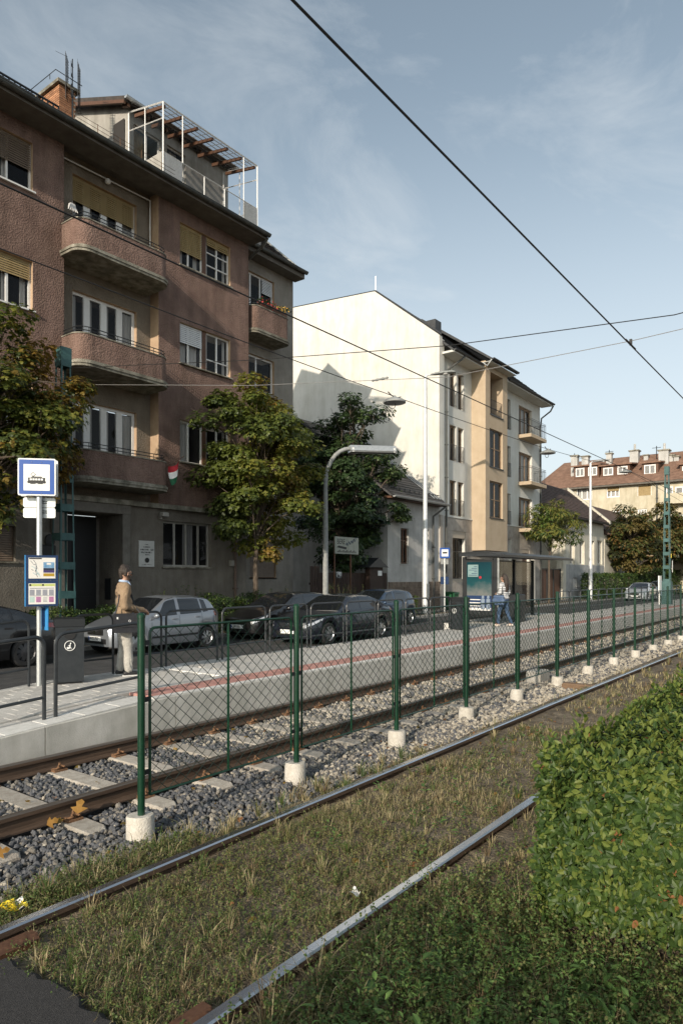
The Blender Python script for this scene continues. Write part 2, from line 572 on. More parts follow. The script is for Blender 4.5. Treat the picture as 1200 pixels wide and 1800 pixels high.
bumpy('track_soil', 1.7, 60, -5.0, 4.05, -0.085, 0.016, 0.16, M['soil'])
sheet('verge_ground', 60, 300, -5.0, 4.05, -0.09, M['soil'])
bumpy('ballast_bed', -4, 60, 4.05, 7.7, -0.20, 0.014, 0.12, M['bed'])
sheet('ballast_ground', 60, 300, 4.05, 7.7, -0.19, M['bed'])
# footpath that crosses the tracks in front of the camera (between and beside the rails)
b = MB()
for y0, y1 in ((-6, 2.10), (2.52, 3.56), (4.0, 5.45), (5.75, 6.95), (7.2, 7.64)):
    xe = 1.84 if y1 > 2.2 and y1 < 3.9 else (1.5 if y1 < 4 else 1.2)
    ne = max(6, int((y1 - y0) / .05))
    ed = [(xe + random.uniform(-.03, .03), y0 + (y1 - y0) * k / ne) for k in range(ne + 1)]
    b.prism([(-2.6, y0, -.4), *[(a, c, -.4) for a, c in ed], (-2.6, y1, -.4)], (0, 0, .37 - .02))
    for (a, c), (a2, c2) in zip(ed[:-1], ed[1:]):      # rounded, broken lip
        b.quad((-2.6, c, -.03), (a - .03, c, -.03), (a2 - .03, c2, -.03), (-2.6, c2, -.03))
        b.quad((a - .03, c, -.03), (a, c, -.05), (a2, c2, -.05), (a2 - .03, c2, -.03))
structure(b.build('footpath', M['path_asphalt']))
# low hump of crumbled asphalt along the end of the path
ROAD_Z = -0.05
sheet('road', -40, 230, 10.45, 16.75, ROAD_Z, M['asphalt'])
structure(MB().cbox(-40, 230, 16.75, 16.9, -0.4, 0.07, 0.02).build('kerb', M['kerb']))
bumpy('planted_verge', -40, 230, 16.9, 17.75, 0.06, 0.012, 0.5, M['soil'])
M['pavement'] = mat('pavement_asphalt', (0.11, 0.105, 0.10), (0.17, 0.165, 0.155), 4, 0.9, bump=0.3, bscale=120, stain=0.2)
structure(MB().box(-40, 230, 17.75, 21.5, -0.4, 0.10).build('pavement', M['pavement']))
sheet('garden_ground', -40, 230, 21.5, 120, 0.08, M['soil'])

# ---------------------------------------------------------------- platform with its ramp
PZ = 0.31
def ramp(x):
    return PZ - 0.066 * max(0.0, 5.85 - x) if x > 1.2 else PZ - 0.066 * 4.65
plat = structure(bpy.data.objects.new('platform', None))
COL.objects.link(plat)
plat['label'] = 'concrete tram platform with ramp, red strip and pale edge'
XS = [1.2, 2.5, 4.0, 5.85, 9.0, 20.0, 32.0, 130.0]
def strip(b, y0, y1, dz, zb, mi=0, xs=XS):
    """a length of platform between two Y lines, following the ramp"""
    for x0, x1 in zip(xs[:-1], xs[1:]):
        za, zc = ramp(x0) + dz, ramp(x1) + dz
        b.quad((x0, y0, za), (x1, y0, zc), (x1, y1, zc), (x0, y1, za), mi)
        if zb is not None:
            b.quad((x0, y0, zb), (x1, y0, zb), (x1, y0, zc), (x0, y0, za), mi)
            b.quad((x0, y1, zb), (x1, y1, zb), (x1, y1, zc), (x0, y1, za), mi)
b = MB()
strip(b, 7.70, 10.42, -0.045, -0.42)
b.box(21.6, 30.2, 10.42, 11.75, -0.42, PZ - 0.005)
b.build('platform_core', M['concrete'], plat)
# the front wall: precast concrete units with open joints
xw = 1.2
first = None
for k in range(64):
    x1 = xw + (1.2 if k == 0 else 1.93)
    z0, z1 = ramp(xw) - 0.012, ramp(x1) - 0.012
    w = MB()
    g = 0.006
    c = 0.015
    P = [(xw + g, 7.655, -0.42), (x1 - g, 7.655, -0.42), (x1 - g, 7.655, z1 - c), (x1 - g, 7.655 + c, z1), (x1 - g, 7.78, z1), (x1 - g, 7.78, -0.42)]
    Q = [(xw + g, 7.655, -0.42), (xw + g, 7.655, z0 - c), (xw + g, 7.655 + c, z0), (xw + g, 7.78, z0), (xw + g, 7.78, -0.42)]
    A, B = [Q[0], Q[1], Q[2], Q[3], Q[4]], [P[1], P[2], P[3], P[4], P[5]]
    w.add(A + B, [(0, 1, 2, 3, 4), (9, 8, 7, 6, 5)] + [(i, i + 5, (i + 1) % 5 + 5, (i + 1) % 5) for i in range(5)])
    w.build('wall_panel', M['concrete'], plat)
    xw = x1
# pale edge slabs, red strip, pavers
def tile_mesh(lx, ly, m, name, zt=0.03, c=0.006):
    o = MB().cbox(-lx / 2, lx / 2, -ly / 2, ly / 2, -0.04, 0.0, c).build(name, m)
    return o
def lay(src, x, y, dz=0.0, rz=0.0):
    z = ramp(x) + dz
    sl = 0.066 if x < 5.85 else 0.0
    c = src.copy()
    c.parent = plat
    c.location = (x, y, z)
    c.rotation_euler = (0, -sl if x < 5.85 else 0, 0)
    COL.objects.link(c)
    return c
slab = tile_mesh(0.49, 0.34, M['edge_slab'], 'edge_slab')
edge = tile_mesh(0.49, 0.125, M['edge_slab'], 'edge_stone')
red = tile_mesh(0.294, 0.245, M['red_tile'], 'red_tile')
pav = tile_mesh(0.294, 0.193, M['paver'], 'paver')
pale = tile_mesh(0.44, 0.395, M['pale_patch'], 'pale_slab')
x = 2.6
while x < 5.85:
    lay(slab, x, 7.835)
    x += 0.5
x = 6.15
n = 0
while x < 42:
    lay(edge, x, 7.725)
    x += 0.5
x = 6.1
nred = 0
tail_red = MB()
while x < 60:
    for yy in (7.92, 8.17):
        if nred < 230:
            lay(red, x, yy)
            nred += 1
        else:
            tail_red.cbox(x - .147, x + .147, yy - .1225, yy + .1225, PZ - .04, PZ, .006)
    x += 0.3
tail_red.build('red_strip', M['red_tile'], plat, kind='stuff')
far = MB()
far.box(42, 130, 7.66, 7.785, PZ - .04, PZ)
far.build('edge_line', M['edge_slab'], plat)
tail = MB()
npv = 0
row = 0
yy = 8.40
while yy < 10.35:
    x = 2.6 + (0.15 if row % 2 else 0)
    while x < 40:
        y_use = yy
        if 7.78 < x < 8.42 and yy > 8.5:
            x += 0.3
            continue
        if x < 8.6:
            lay(pav, x, yy)
            npv += 1
        else:
            j = 0.0015 * math.sin(x * 31 + yy * 17)
            tail.cbox(x - .147, x + .147, yy - .0965, yy + .0965, PZ - .04, PZ + j, .006)
        x += 0.3
    yy += 0.2
    row += 1
row = 0
for yy in (8.10, 8.20 - .0):
    pass
x = 2.6
while x < 5.8:                       # the ramp is paved up to its pale edge slabs
    lay(pav, x, 8.11)
    x += 0.3
x = 40
while x < 100:
    tail.box(x, x + 1.98, 8.31, 10.4, PZ - .04, PZ)
    x += 2
tail.build('paving', M['paver'], plat, kind='stuff')
for k in range(4):
    lay(pale, 8.1, 8.72 + k * 0.41, 0.004)
for o in (slab, edge, red, pav, pale):
    bpy.data.objects.remove(o)
structure(MB().cbox(-40, 130, 10.42, 10.56, -0.4, 0.07, 0.02).build('platform_kerb', M['kerb']))

# ---------------------------------------------------------------- tram tracks
def rail_profile(y, top, w_head=0.036, h=0.155):
    """flat-bottomed rail section as (y, z) points"""
    return [(y - .068, top - h), (y + .068, top - h), (y + .066, top - h + .012), (y + .012, top - h + .032), (y + .009, top - .055), (y + w_head, top - .042),
            (y + w_head, top - .010), (y + w_head - .010, top), (y - w_head + .010, top), (y - w_head, top - .010), (y - w_head, top - .042), (y - .009, top - .055), (y - .012, top - h + .032), (y - .066, top - h + .012)]
def make_rail(parent, pts, mats, top=0.0):
    """pts: (x, y) stations"""
    b = MB()
    n = 14
    vs = []
    for x, y in pts:
        vs += [(x, yy, zz) for yy, zz in rail_profile(y, top)]
    for i in range(len(pts) - 1):
        for j in range(n):
            j2 = (j + 1) % n
            b_m = 1 if j in (6, 7, 8) else 0
            b.f.append((i * n + j, (i + 1) * n + j, (i + 1) * n + j2, i * n + j2))
            b.m.append(b_m)
    b.f.append(tuple(range(n))); b.m.append(0)
    b.f.append(tuple((len(pts) - 1) * n + j for j in range(n - 1, -1, -1))); b.m.append(0)
    b.v = vs
    return b.build('rail', mats, parent)
far_track = thing('tram_track', 'ballasted tram track on concrete sleepers beside the platform wall', 'tram track', (3.36, 6.33, -0.17))
make_rail(far_track, [(-4, 5.58), (40, 5.58), (160, 5.58)], [M['rail_web'], M['rail_dull']])
make_rail(far_track, [(-4, 7.08), (40, 7.08), (160, 7.08)], [M['rail_web'], M['rail_dull']])
# sleeper with its four clips
def sleeper_mesh():
    b = MB()
    secs = [(-1.22, .085, .02), (-1.16, .11, .0), (-.45, .12, .0), (.45, .12, .0), (1.16, .11, .0), (1.22, .085, .02)]
    vs = []
    for y, hw, dz in secs:
        vs += [(-hw - .03, y, -.2), (hw + .03, y, -.2), (hw, y, -dz), (hw - .015, y, .012 - dz), (-hw + .015, y, .012 - dz), (-hw, y, -dz)]
    fs = []
    for i in range(5):
        for j in range(6):
            fs.append((i * 6 + j, i * 6 + (j + 1) % 6, (i + 1) * 6 + (j + 1) % 6, (i + 1) * 6 + j))
    fs += [tuple(range(6)), tuple(30 + j for j in range(5, -1, -1))]
    return b.add(vs, fs)
sl0 = sleeper_mesh().build('sleeper', M['sleeper'])
def clip_mesh():
    b = MB()
    b.cbox(-.075, .075, -.04, .075, -.004, .022, .006)
    b.tube([(-.055, -.02, .02), (-.055, .05, .035), (-.03, .075, .05), (0, .02, .062), (.03, .075, .05), (.055, .05, .035), (.055, -.02, .02)], .011, 6)
    b.lathe([(.024, .02), (.024, .055), (.016, .06), (.013, .09)], 6, (0, .035, 0))
    return b
clip0 = clip_mesh().build('rail_clip', M['clip'])
for k in range(-1, 84):
    x = 3.36 + .75 * k
    if x < 1.4:
        continue
    c = inst(sl0, far_track, (x, 6.33, -.172 + random.uniform(-.006, .004)), (0, 0, random.uniform(-.012, .012)))
    OFF[c.name] = Vector((0, 0, 0))
    if x < 26:
        for yy, s in ((5.58, -1), (5.58, 1), (7.08, -1), (7.08, 1)):
            q = clip0.copy()
            q.parent = c
            q.location = (random.uniform(-.01, .01), yy - 6.33 + s * .075, .012)
            q.rotation_euler = (0, 0, 0 if s > 0 else math.pi)
            COL.objects.link(q)
for o in (sl0, clip0):
    bpy.data.objects.remove(o)
near_track = thing('tram_track', 'overgrown tram track with shiny rail heads sunk in grass', 'tram track', (3.36, 3.05, -0.09))
def curve_y(y0):
    return [(x, y0 - 0.00035 * max(0, x - 2) ** 2 if x < 20 else y0 - 0.00035 * 324 - (x - 20) * .0126) for x in (-4, 1, 2, 4, 6, 8, 10, 12, 14, 17, 20, 30, 50, 90)]
make_rail(near_track, curve_y(2.31), [M['rail_web'], M['rail_top']])
make_rail(near_track, curve_y(3.82), [M['rail_web'], M['rail_top']])
# brown beams laid along the inside of the rails where the path crosses
for (y, x1, tilt) in ((3.66, 2.02, .02), (2.44, 2.16, -.02)):
    t = tag(MB().prism([(0, -.05, -.055), (0, .05, -.055), (0, .055, .02), (0, .03, .045), (0, -.03, .045), (0, -.055, .02)], (4.0, 0, 0)).build('timber_beam', M['wood_brown']),
            'brown beam along the far rail at the path edge' if y > 3 else 'brown beam along the nearest rail at the path edge', 'beam', 'beams beside the rails')
    t.location = (x1 - 4.0, y, -.065)
    t.rotation_euler = (0, 0, tilt * .3)

# ---------------------------------------------------------------- ballast stones
def ico():
    bm = bmesh.new()
    bmesh.ops.create_icosphere(bm, subdivisions=1, radius=1.0)
    v = np.array([p.co[:] for p in bm.verts]); f = np.array([[q.index for q in p.verts] for p in bm.faces])
    bm.free()
    return v, f
ICV, ICF = ico()
M['st_dark'] = mat('basalt_stone', (0.058, 0.060, 0.066), (0.13, 0.132, 0.14), 30, 0.85, bump=0.4, bscale=140, rnd=0.35)
M['st_mid'] = mat('grey_stone', (0.15, 0.135, 0.115), (0.25, 0.23, 0.20), 30, 0.9, bump=0.4, bscale=140, rnd=0.3)
M['st_pale'] = mat('pale_stone', (0.32, 0.28, 0.22), (0.45, 0.41, 0.34), 30, 0.9, bump=0.4, bscale=140, rnd=0.2)
ST = [M['st_dark'], M['st_mid'], M['st_pale']]
def pale_share(x):
    return np.clip((x - 4.6) / 9.0, 0.03, 0.55)
def stones(n, x0, x1, y0, y1, size, z0=-.195):
    x = RNG.uniform(x0, x1, n); y = RNG.uniform(y0, y1, n)
    s = size * RNG.uniform(.55, 1.3, n)
    # not inside the sleepers or under the rails
    k = np.abs(((x - 3.36) / .75 + .5) % 1 - .5) * .75
    ok = ~((k < .15) & (np.abs(y - 6.33) < 1.26)) & (np.abs(y - 5.58) > .085) & (np.abs(y - 7.08) > .085)
    x, y, s = x[ok], y[ok], s[ok]
    z = z0 + s * RNG.uniform(.15, .9, len(x))
    h = RNG.uniform(0, 1, len(x))
    p = pale_share(x) * np.where((y > 5.6) & (y < 7.0), .75, 1.0)
    mi = np.where(h < p, 2, np.where(h < p + .25, 1, 0))
    return x, y, z, s, mi
def stone_mass(name, x, y, z, s, mi, parent, kind='stuff'):
    n = len(x)
    V = ICV[None] * RNG.uniform(.62, 1.18, (n, 12, 1)) * RNG.uniform(.6, 1.2, (n, 1, 3))
    a = RNG.uniform(0, 6.28, n); ca, sa = np.cos(a), np.sin(a)
    t = RNG.uniform(0, 6.28, n); ct, st_ = np.cos(t), np.sin(t)
    X = V[..., 0] * ca[:, None] - V[..., 1] * sa[:, None]
    Y = V[..., 0] * sa[:, None] + V[..., 1] * ca[:, None]
    Z = V[..., 2]
    Y2 = Y * ct[:, None] - Z * st_[:, None]; Z2 = Y * st_[:, None] + Z * ct[:, None]
    P = np.stack([X * s[:, None] + x[:, None], Y2 * s[:, None] + y[:, None], Z2 * s[:, None] + z[:, None]], -1)
    F = ICF[None] + (np.arange(n) * 12)[:, None, None]
    return np_mesh(name, P.reshape(-1, 3), F.reshape(-1, 3), ST, parent, np.repeat(mi, 20), kind)
bed = bpy.data.objects['ballast_bed']
A = [stones(30000, 1.3, 9, 4.02, 7.62, .0265), stones(18000, 9, 19, 3.98, 7.6, .036), stones(11000, 19, 45, 3.9, 7.6, .055)]
x, y, z, s, mi = [np.concatenate(q) for q in zip(*A)]
# thin out where grass covers the ballast next to the near rail
ok = ~((x < 5.2) & (y < 4.02 + .55 * np.clip((5.2 - x) / 2.5, 0, 1)) & (RNG.uniform(0, 1, len(x)) < .8))
x, y, z, s, mi = [q[ok] for q in (x, y, z, s, mi)]
dep = x * .7978 + y * .603
scr = s / dep
scr[(y > 5.5) | (z < -.185)] = 0                    # the open, uppermost ones
big = np.argsort(-scr)[:300]
stone_mass('ballast_stones', *[np.delete(q, big) for q in (x, y, z, s, mi)], bed)
protos = []
for k in range(6):
    V = ICV * RNG.uniform(.65, 1.18, (12, 1)) * RNG.uniform(.65, 1.2, (1, 3))
    row_ = []
    for mm in ST:
        row_.append(np_mesh('stone', V, ICF, mm))
    protos.append(row_)
for i in big:
    c = protos[i % 6][mi[i]].copy()
    c.parent = bed
    c.location = (x[i], y[i], z[i]); c.scale = (s[i],) * 3
    c.rotation_euler = RNG.uniform(0, 6, 3)
    COL.objects.link(c)
for r_ in protos:
    for o in r_:
        bpy.data.objects.remove(o)

# ---------------------------------------------------------------- chain-link fence between the tracks
FY, FX0, FP = 4.70, 3.49, 1.945
fence = thing('chain_link_fence', 'dark green chain link fence standing between the two tram tracks', 'fence', (FX0, FY, -.17))
post0 = MB().tube([(0, 0, -.1), (0, 0, 1.635)], .03, 12).lathe([(.034, 1.63), (.034, 1.655), (.02, 1.672)], 12).build('post', M['fence_green'], smooth=True)
foot0 = MB().lathe([(.118, -.32), (.116, -.005), (.108, .005)], 20).build('concrete_foot', M['foot'], smooth=True)
b = MB()
PW = FP - .17
fr = hoop_path(0, PW, 0, .155, .155, 1.385, r=.05, n=4)
b.tube(fr + [fr[0]], .0125, 6)
b.tube([(PW * .5, 0, .155), (PW * .5, 0, 1.54)], .012, 6)
frame0 = b.build('panel_frame', M['fence_green'], smooth=True)
clamp0 = MB().cbox(-.045, .045, -.008, .008, -.02, .02, .004).build('clamp', M['dark_frame'])
step, rowh = .0625, .0540
nz = int((1.54 - .155) / rowh)
nxz = int(PW / step)
vs, fs = [], []
r_ = .0039
for k in range(nxz):
    xa = k * (PW / nxz)
    xb = xa + PW / nxz
    base = len(vs)
    for j in range(nz + 1):
        xx = xa if (j + k) % 2 else xb
        zz = .155 + (1.385) * j / nz
        for q in range(3):
            a_ = 2 * math.pi * q / 3 + .5
            vs.append((xx + r_ * math.cos(a_), r_ * math.sin(a_), zz + .4 * r_ * math.cos(a_)))
    for j in range(nz):
        for q in range(3):
            q2 = (q + 1) % 3
            fs.append((base + j * 3 + q, base + j * 3 + q2, base + (j + 1) * 3 + q2, base + (j + 1) * 3 + q))
mesh0 = np_mesh('wire_mesh', vs, fs, M['wire_green'])
for k in range(30):
    x_ = FX0 + FP * k
    z_ = random.uniform(-.012, .012)
    p_ = inst(post0, fence, (x_, FY, z_))
    OFF[p_.name] = Vector((0, 0, 0))
    sc_ = random.uniform(.93, 1.08)
    q = inst(foot0, fence, (x_, FY + random.uniform(-.02, .02), .005 + z_), (random.uniform(-.05, .05), random.uniform(-.05, .05), k), (sc_, sc_, 1))
    if k < 29:
        inst(frame0, fence, (x_ + .085, FY, 0))
        inst(mesh0, fence, (x_ + .085, FY, 0))
        for zz in (.35, .95, 1.42):
            for xx in (.04, FP - .04):
                inst(clamp0, fence, (x_ + xx, FY, zz))
for o in (post0, foot0, frame0, mesh0, clamp0):
    bpy.data.objects.remove(o)

# ---------------------------------------------------------------- hoop railings along the platform
GRP = 'hoop railings along the platform'
def hoop(x0, x1, y, label, grp, r=.021):
    t = thing('hoop_railing', label, 'railing', (x0, y, ramp(x0)), grp)
    z0, z1 = ramp(x0), ramp(x1)
    MB().tube(hoop_path(x0, x1, y, z0 - .03, z1 - .03, 1.05), r, 8).build('hoop', M['rail_grey'], t, smooth=True)
    MB().tube([(x0, y, z0 + .27), (x1, y, z1 + .27)], r * .8, 8).build('crossbar', M['rail_grey'], t, smooth=True)
    return t
hoop(2.75, 4.47, 7.93, 'anthracite hoop railing at the left end of the ramp edge', GRP, .025)
hoop(4.62, 5.89, 7.93, 'anthracite hoop railing on the ramp edge beside the first green fence post', GRP, .025)
hoop(3.75, 5.46, 10.12, 'anthracite hoop railing on the road side left of the tram stop pole', GRP)
hoop(6.22, 6.94, 10.12, 'anthracite hoop railing on the road side behind the litter bin with white ring', GRP)
hoop(7.06, 7.95, 10.12, 'short anthracite hoop railing the man rests his hand on', GRP)
labs = ['anthracite hoop railing in front of the silver hatchback rear door', 'anthracite hoop railing in front of the hedge between silver and black cars',
        'anthracite hoop railing in front of the dark saloon number plate', 'anthracite hoop railing in front of the dark saloon front wheel',
        'anthracite hoop railing in front of the dark saloon doors', 'anthracite hoop railing in front of the dark saloon rear wheel',
        'anthracite hoop railing in front of the blue estate rear', 'anthracite hoop railing left of the bin at the shelter']
for k in range(8):
    hoop(8.06 + 1.385 * k, 9.31 + 1.385 * k, 10.12, labs[k], GRP)
hfar = hoop(24.55 + 1.385 * 3, 25.8 + 1.385 * 3, 10.12, 'first hoop railing in the row beyond the shelter next to the dark cabinet', 'hoop railings beyond the shelter')
ORD = 'second third fourth fifth sixth seventh eighth ninth tenth eleventh twelfth thirteenth fourteenth fifteenth sixteenth seventeenth eighteenth nineteenth twentieth'.split()
for k in range(4, 23):
    copy_tree(hfar, (24.55 + 1.385 * k, 10.12, PZ), label=ORD[k - 4] + ' hoop railing in the row beyond the shelter counted from the dark cabinet')
# ---------------------------------------------------------------- building helpers
def wall_holes(b, x0, x1, z0, z1, Y, holes, depth, mi=0, mr=0, axis='y'):
    """upright wall with real openings and reveals; axis 'x' puts it on a plane X = const instead"""
    P = (lambda a, d, z: (a, Y + d, z)) if axis == 'y' else (lambda a, d, z: (Y + d, a, z))
    xs = sorted({x0, x1, *[h[0] for h in holes], *[h[1] for h in holes]})
    zs = sorted({z0, z1, *[h[2] for h in holes], *[h[3] for h in holes]})
    xs = [q for q in xs if x0 <= q <= x1]
    zs = [q for q in zs if z0 <= q <= z1]
    for i in range(len(xs) - 1):
        for j in range(len(zs) - 1):
            cx, cz = (xs[i] + xs[i + 1]) / 2, (zs[j] + zs[j + 1]) / 2
            if any(h[0] < cx < h[1] and h[2] < cz < h[3] for h in holes):
                continue
            b.quad(P(xs[i], 0, zs[j]), P(xs[i + 1], 0, zs[j]), P(xs[i + 1], 0, zs[j + 1]), P(xs[i], 0, zs[j + 1]), mi)
    for h in holes:
        d = h[4] if len(h) > 4 else depth
        a0, a1, c0, c1 = h[:4]
        b.quad(P(a0, 0, c0), P(a0, d, c0), P(a0, d, c1), P(a0, 0, c1), mr)
        b.quad(P(a1, 0, c0), P(a1, d, c0), P(a1, d, c1), P(a1, 0, c1), mr)
        b.quad(P(a0, 0, c0), P(a1, 0, c0), P(a1, d, c0), P(a0, d, c0), mr)
        b.quad(P(a0, 0, c1), P(a1, 0, c1), P(a1, d, c1), P(a0, d, c1), mr)

def window(parent, x0, x1, z0, z1, Y, mull=(.5,), trans=(), fm=None, bar=.055, mbar=None, blind=None, curtain=(), sill=None, axis='y', room=.9, pane=None, cm=None, room_m=None, thick=.06):
    """window > pane, blind, curtain, sill; Y is the plane of the frame's outer face"""
    fm = fm or M['white_paint']
    mbar = mbar or bar
    sw = (lambda b: b) if axis == 'y' else (lambda b: b)
    def bx(b, a0, a1, d0, d1, c0, c1):
        if axis == 'y':
            b.box(a0, a1, Y + d0, Y + d1, c0, c1)
        else:
            b.box(Y + d0, Y + d1, a0, a1, c0, c1)
    f = MB()
    bx(f, x0, x0 + bar, 0, thick, z0, z1)
    bx(f, x1 - bar, x1, 0, thick, z0, z1)
    bx(f, x0 + bar, x1 - bar, 0, thick, z0, z0 + bar)
    bx(f, x0 + bar, x1 - bar, 0, thick, z1 - bar, z1)
    w = x1 - x0
    for q in mull:
        xm = x0 + w * q
        bx(f, xm - mbar / 2, xm + mbar / 2, -.004, thick - .004, z0 + bar, z1 - bar)
    for q in trans:
        zm = z0 + (z1 - z0) * q
        bx(f, x0 + bar, x1 - bar, .004, thick - .012, zm - bar * .35, zm + bar * .35)
    win = f.build('window', fm, parent)
    OFF[win.name] = OFF.get(parent.name, Vector((0, 0, 0)))
    edges = [x0 + bar] + [x0 + w * q for q in sorted(mull)] + [x1 - bar]
    g = MB()
    for a, c in zip(edges[:-1], edges[1:]):
        if axis == 'y':
            g.quad((a, Y + .03, z0 + bar), (c, Y + .03, z0 + bar), (c, Y + .03, z1 - bar), (a, Y + .03, z1 - bar))
        else:
            g.quad((Y + .03, a, z0 + bar), (Y + .03, c, z0 + bar), (Y + .03, c, z1 - bar), (Y + .03, a, z1 - bar))
    g.build('pane', pane or M['pane'], win)
    r = MB()
    bx(r, x0 - .3, x1 + .3, room, room + .02, z0 - .1, z1 + .1)
    bx(r, x0 - .3, x0 - .28, .07, room, z0 - .1, z1 + .1)
    bx(r, x1 + .28, x1 + .3, .07, room, z0 - .1, z1 + .1)
    r.build('room', room_m or M['interior'], win)
    for (a, c, zb) in curtain:
        k = MB()
        n = max(4, int((c - a) * w / .055))
        xa, xc = x0 + w * a, x0 + w * c
        zz = z0 + (z1 - z0) * zb
        for i in range(n):
            p, q = xa + (xc - xa) * i / n, xa + (xc - xa) * (i + 1) / n
            d0, d1 = (.13, .17) if i % 2 else (.17, .13)
            if axis == 'y':
                k.quad((p, Y + d0, zz), (q, Y + d1, zz), (q, Y + d1, z1 - bar), (p, Y + d0, z1 - bar))
            else:
                k.quad((Y + d0, p, zz), (Y + d1, q, zz), (Y + d1, q, z1 - bar), (Y + d0, p, z1 - bar))
        k.build('curtain', cm or M['curtain'], win)
    if blind:
        a, c, zb, bmat = blind
        k = MB()
        xa, xc = x0 + w * a + bar * .6, x0 + w * c - bar * .6
        zt, zl = z1 - .01, z0 + (z1 - z0) * zb
        n = max(3, int((zt - zl) / .062))
        for i in range(n):
            s0 = zl + (zt - zl) * i / n
            s1 = zl + (zt - zl) * (i + 1) / n - .012
            if axis == 'y':
                k.add([(xa, Y - .045, s0), (xc, Y - .045, s0), (xc, Y - .03, s1), (xa, Y - .03, s1), (xa, Y - .01, s1 + .012), (xc, Y - .01, s1 + .012)], [(0, 1, 2, 3), (3, 2, 5, 4)])
            else:
                k.add([(Y - .045, xa, s0), (Y - .045, xc, s0), (Y - .03, xc, s1), (Y - .03, xa, s1), (Y - .01, xa, s1 + .012), (Y - .01, xc, s1 + .012)], [(0, 1, 2, 3), (3, 2, 5, 4)])
        k.build('blind', bmat, win)
    if sill:
        k = MB()
        d, sm = sill
        bx(k, x0 - .06, x1 + .06, -d, .0, z0 - .05, z0 - .004)
        k.build('sill', sm, win)
    return win

def roof_tiles(name, parent, x0, x1, ya, za, yb, zb, dx, dl, m, th=.03):
    L = math.hypot(yb - ya, zb - za)
    uy, uz = (yb - ya) / L, (zb - za) / L
    ny, nz = -uz, uy
    nx, nl = int((x1 - x0) / dx), int(L / dl)
    I, J = np.meshgrid(np.arange(nx), np.arange(nl), indexing='ij')
    I, J = I.ravel(), J.ravel()
    off = np.where(J % 2, dx / 2, 0)
    X0 = x0 + I * dx + off; X1 = np.minimum(X0 + dx * .94, x1)
    s0 = J * dl - .02; s1 = s0 + dl * 1.15
    jit = RNG.uniform(0, .010, len(I))
    V = []
    for X, s, h in ((X0, s0, th), (X1, s0, th), (X1, s1, 0), (X0, s1, 0), (X0, s0, 0), (X1, s0, 0)):
        hh = h + (jit if h else 0)
        V.append(np.stack([X, ya + s * uy + ny * hh, za + s * uz + nz * hh], -1))
    V = np.stack(V, 1)
    F4 = np.array([[0, 1, 2, 3], [4, 5, 1, 0], [4, 0, 3, 3], [5, 2, 1, 1]])
    F = np.array([[0, 1, 2, 3], [4, 5, 1, 0]])
    F = F[None] + (np.arange(len(I)) * 6)[:, None, None]
    return np_mesh(name, V.reshape(-1, 3), F.reshape(-1, 4), m, parent, kind='stuff')

def pipe(parent, pts, r=.055, m=None, name='downpipe'):
    b = MB().tube(pts, r, 8)
    for i in range(len(pts) - 1):
        a, c = Vector(pts[i]), Vector(pts[i + 1])
        if abs(a.z - c.z) > 2:
            n = int(abs(a.z - c.z) / 1.9)
            for k in range(1, n + 1):
                p = a.lerp(c, k / (n + 1))
                b.box(p.x - r * 1.35, p.x + r * 1.35, p.y - r * 1.35, p.y + r * 1.35, p.z - .025, p.z + .025)
    return b.build(name, m or M['gutter'], parent)
def gutter(parent, x0, x1, y, z, r=.085, m=None):
    b = MB()
    vs = []
    n = 7
    for x in (x0, x1):
        for i in range(n + 1):
            a = math.pi + math.pi * i / n
            vs.append((x, y + r * math.cos(a), z + r * math.sin(a)))
    b.add(vs, [(i, i + 1, n + 2 + i, n + 1 + i) for i in range(n)])
    b.quad((x0, y - r, z), (x1, y - r, z), (x1, y + r, z - .01), (x0, y + r, z - .01))
    b.add([vs[i] for i in range(n + 1)], [tuple(range(n + 1))])
    b.add([vs[n + 1 + i] for i in range(n + 1)], [tuple(range(n + 1))])
    b.tube([(x0, y - r, z), (x1, y - r, z)], .014, 6)
    x = x0 + .3
    while x < x1:
        b.box(x - .012, x + .012, y - r - .012, y + r, z - r * 1.08, z - r * 1.02)
        x += .9
    return b.build('gutter', m or M['gutter'], parent)

# ================================================================ the brown apartment house
BY = 19.0
M['pink'] = mat('pink_stucco', (0.195, 0.121, 0.097), (0.265, 0.172, 0.138), 2.2, 0.95, bump=1.0, bscale=22, stain=0.34, bdist=0.06)
M['taupe'] = mat('taupe_stucco', (0.19, 0.155, 0.118), (0.245, 0.205, 0.16), 2.0, 0.95, bump=0.8, bscale=22, stain=0.2, bdist=0.04)
M['grey_base'] = mat('grey_ground_floor_plaster', (0.155, 0.135, 0.112), (0.215, 0.192, 0.163), 1.6, 0.95, bump=0.6, bscale=26, stain=0.25, bdist=0.03)
M['slab_edge'] = mat('weathered_slab', (0.16, 0.145, 0.11), (0.40, 0.375, 0.31), 4, 0.9, bump=0.4, bscale=40, stain=0.5)
M['soffit'] = mat('soffit_plaster', (0.12, 0.105, 0.09), (0.16, 0.145, 0.125), 3, 0.95, stain=0.2)
M['reveal'] = mat('sunlit_reveal', (0.42, 0.29, 0.19), (0.5, 0.36, 0.24), 4, 0.9, stain=0.15)  # paler and warmer than the walls, sunlit orange painted in
M['rooftile_dark'] = mat('dark_roof_tile', (0.035, 0.030, 0.028), (0.085, 0.065, 0.055), 5, 0.85, stain=0.3, bump=0.3, bscale=40)
M['terrace_grey'] = mat('grey_panel_paint', (0.30, 0.31, 0.32), (0.42, 0.43, 0.43), 25, 0.8, bump=0.4, bscale=50, stain=0.15)
M['plaster_grey'] = mat('grey_plaster', (0.33, 0.31, 0.28), (0.43, 0.41, 0.375), 2, 0.9, stain=0.25, bump=0.2)
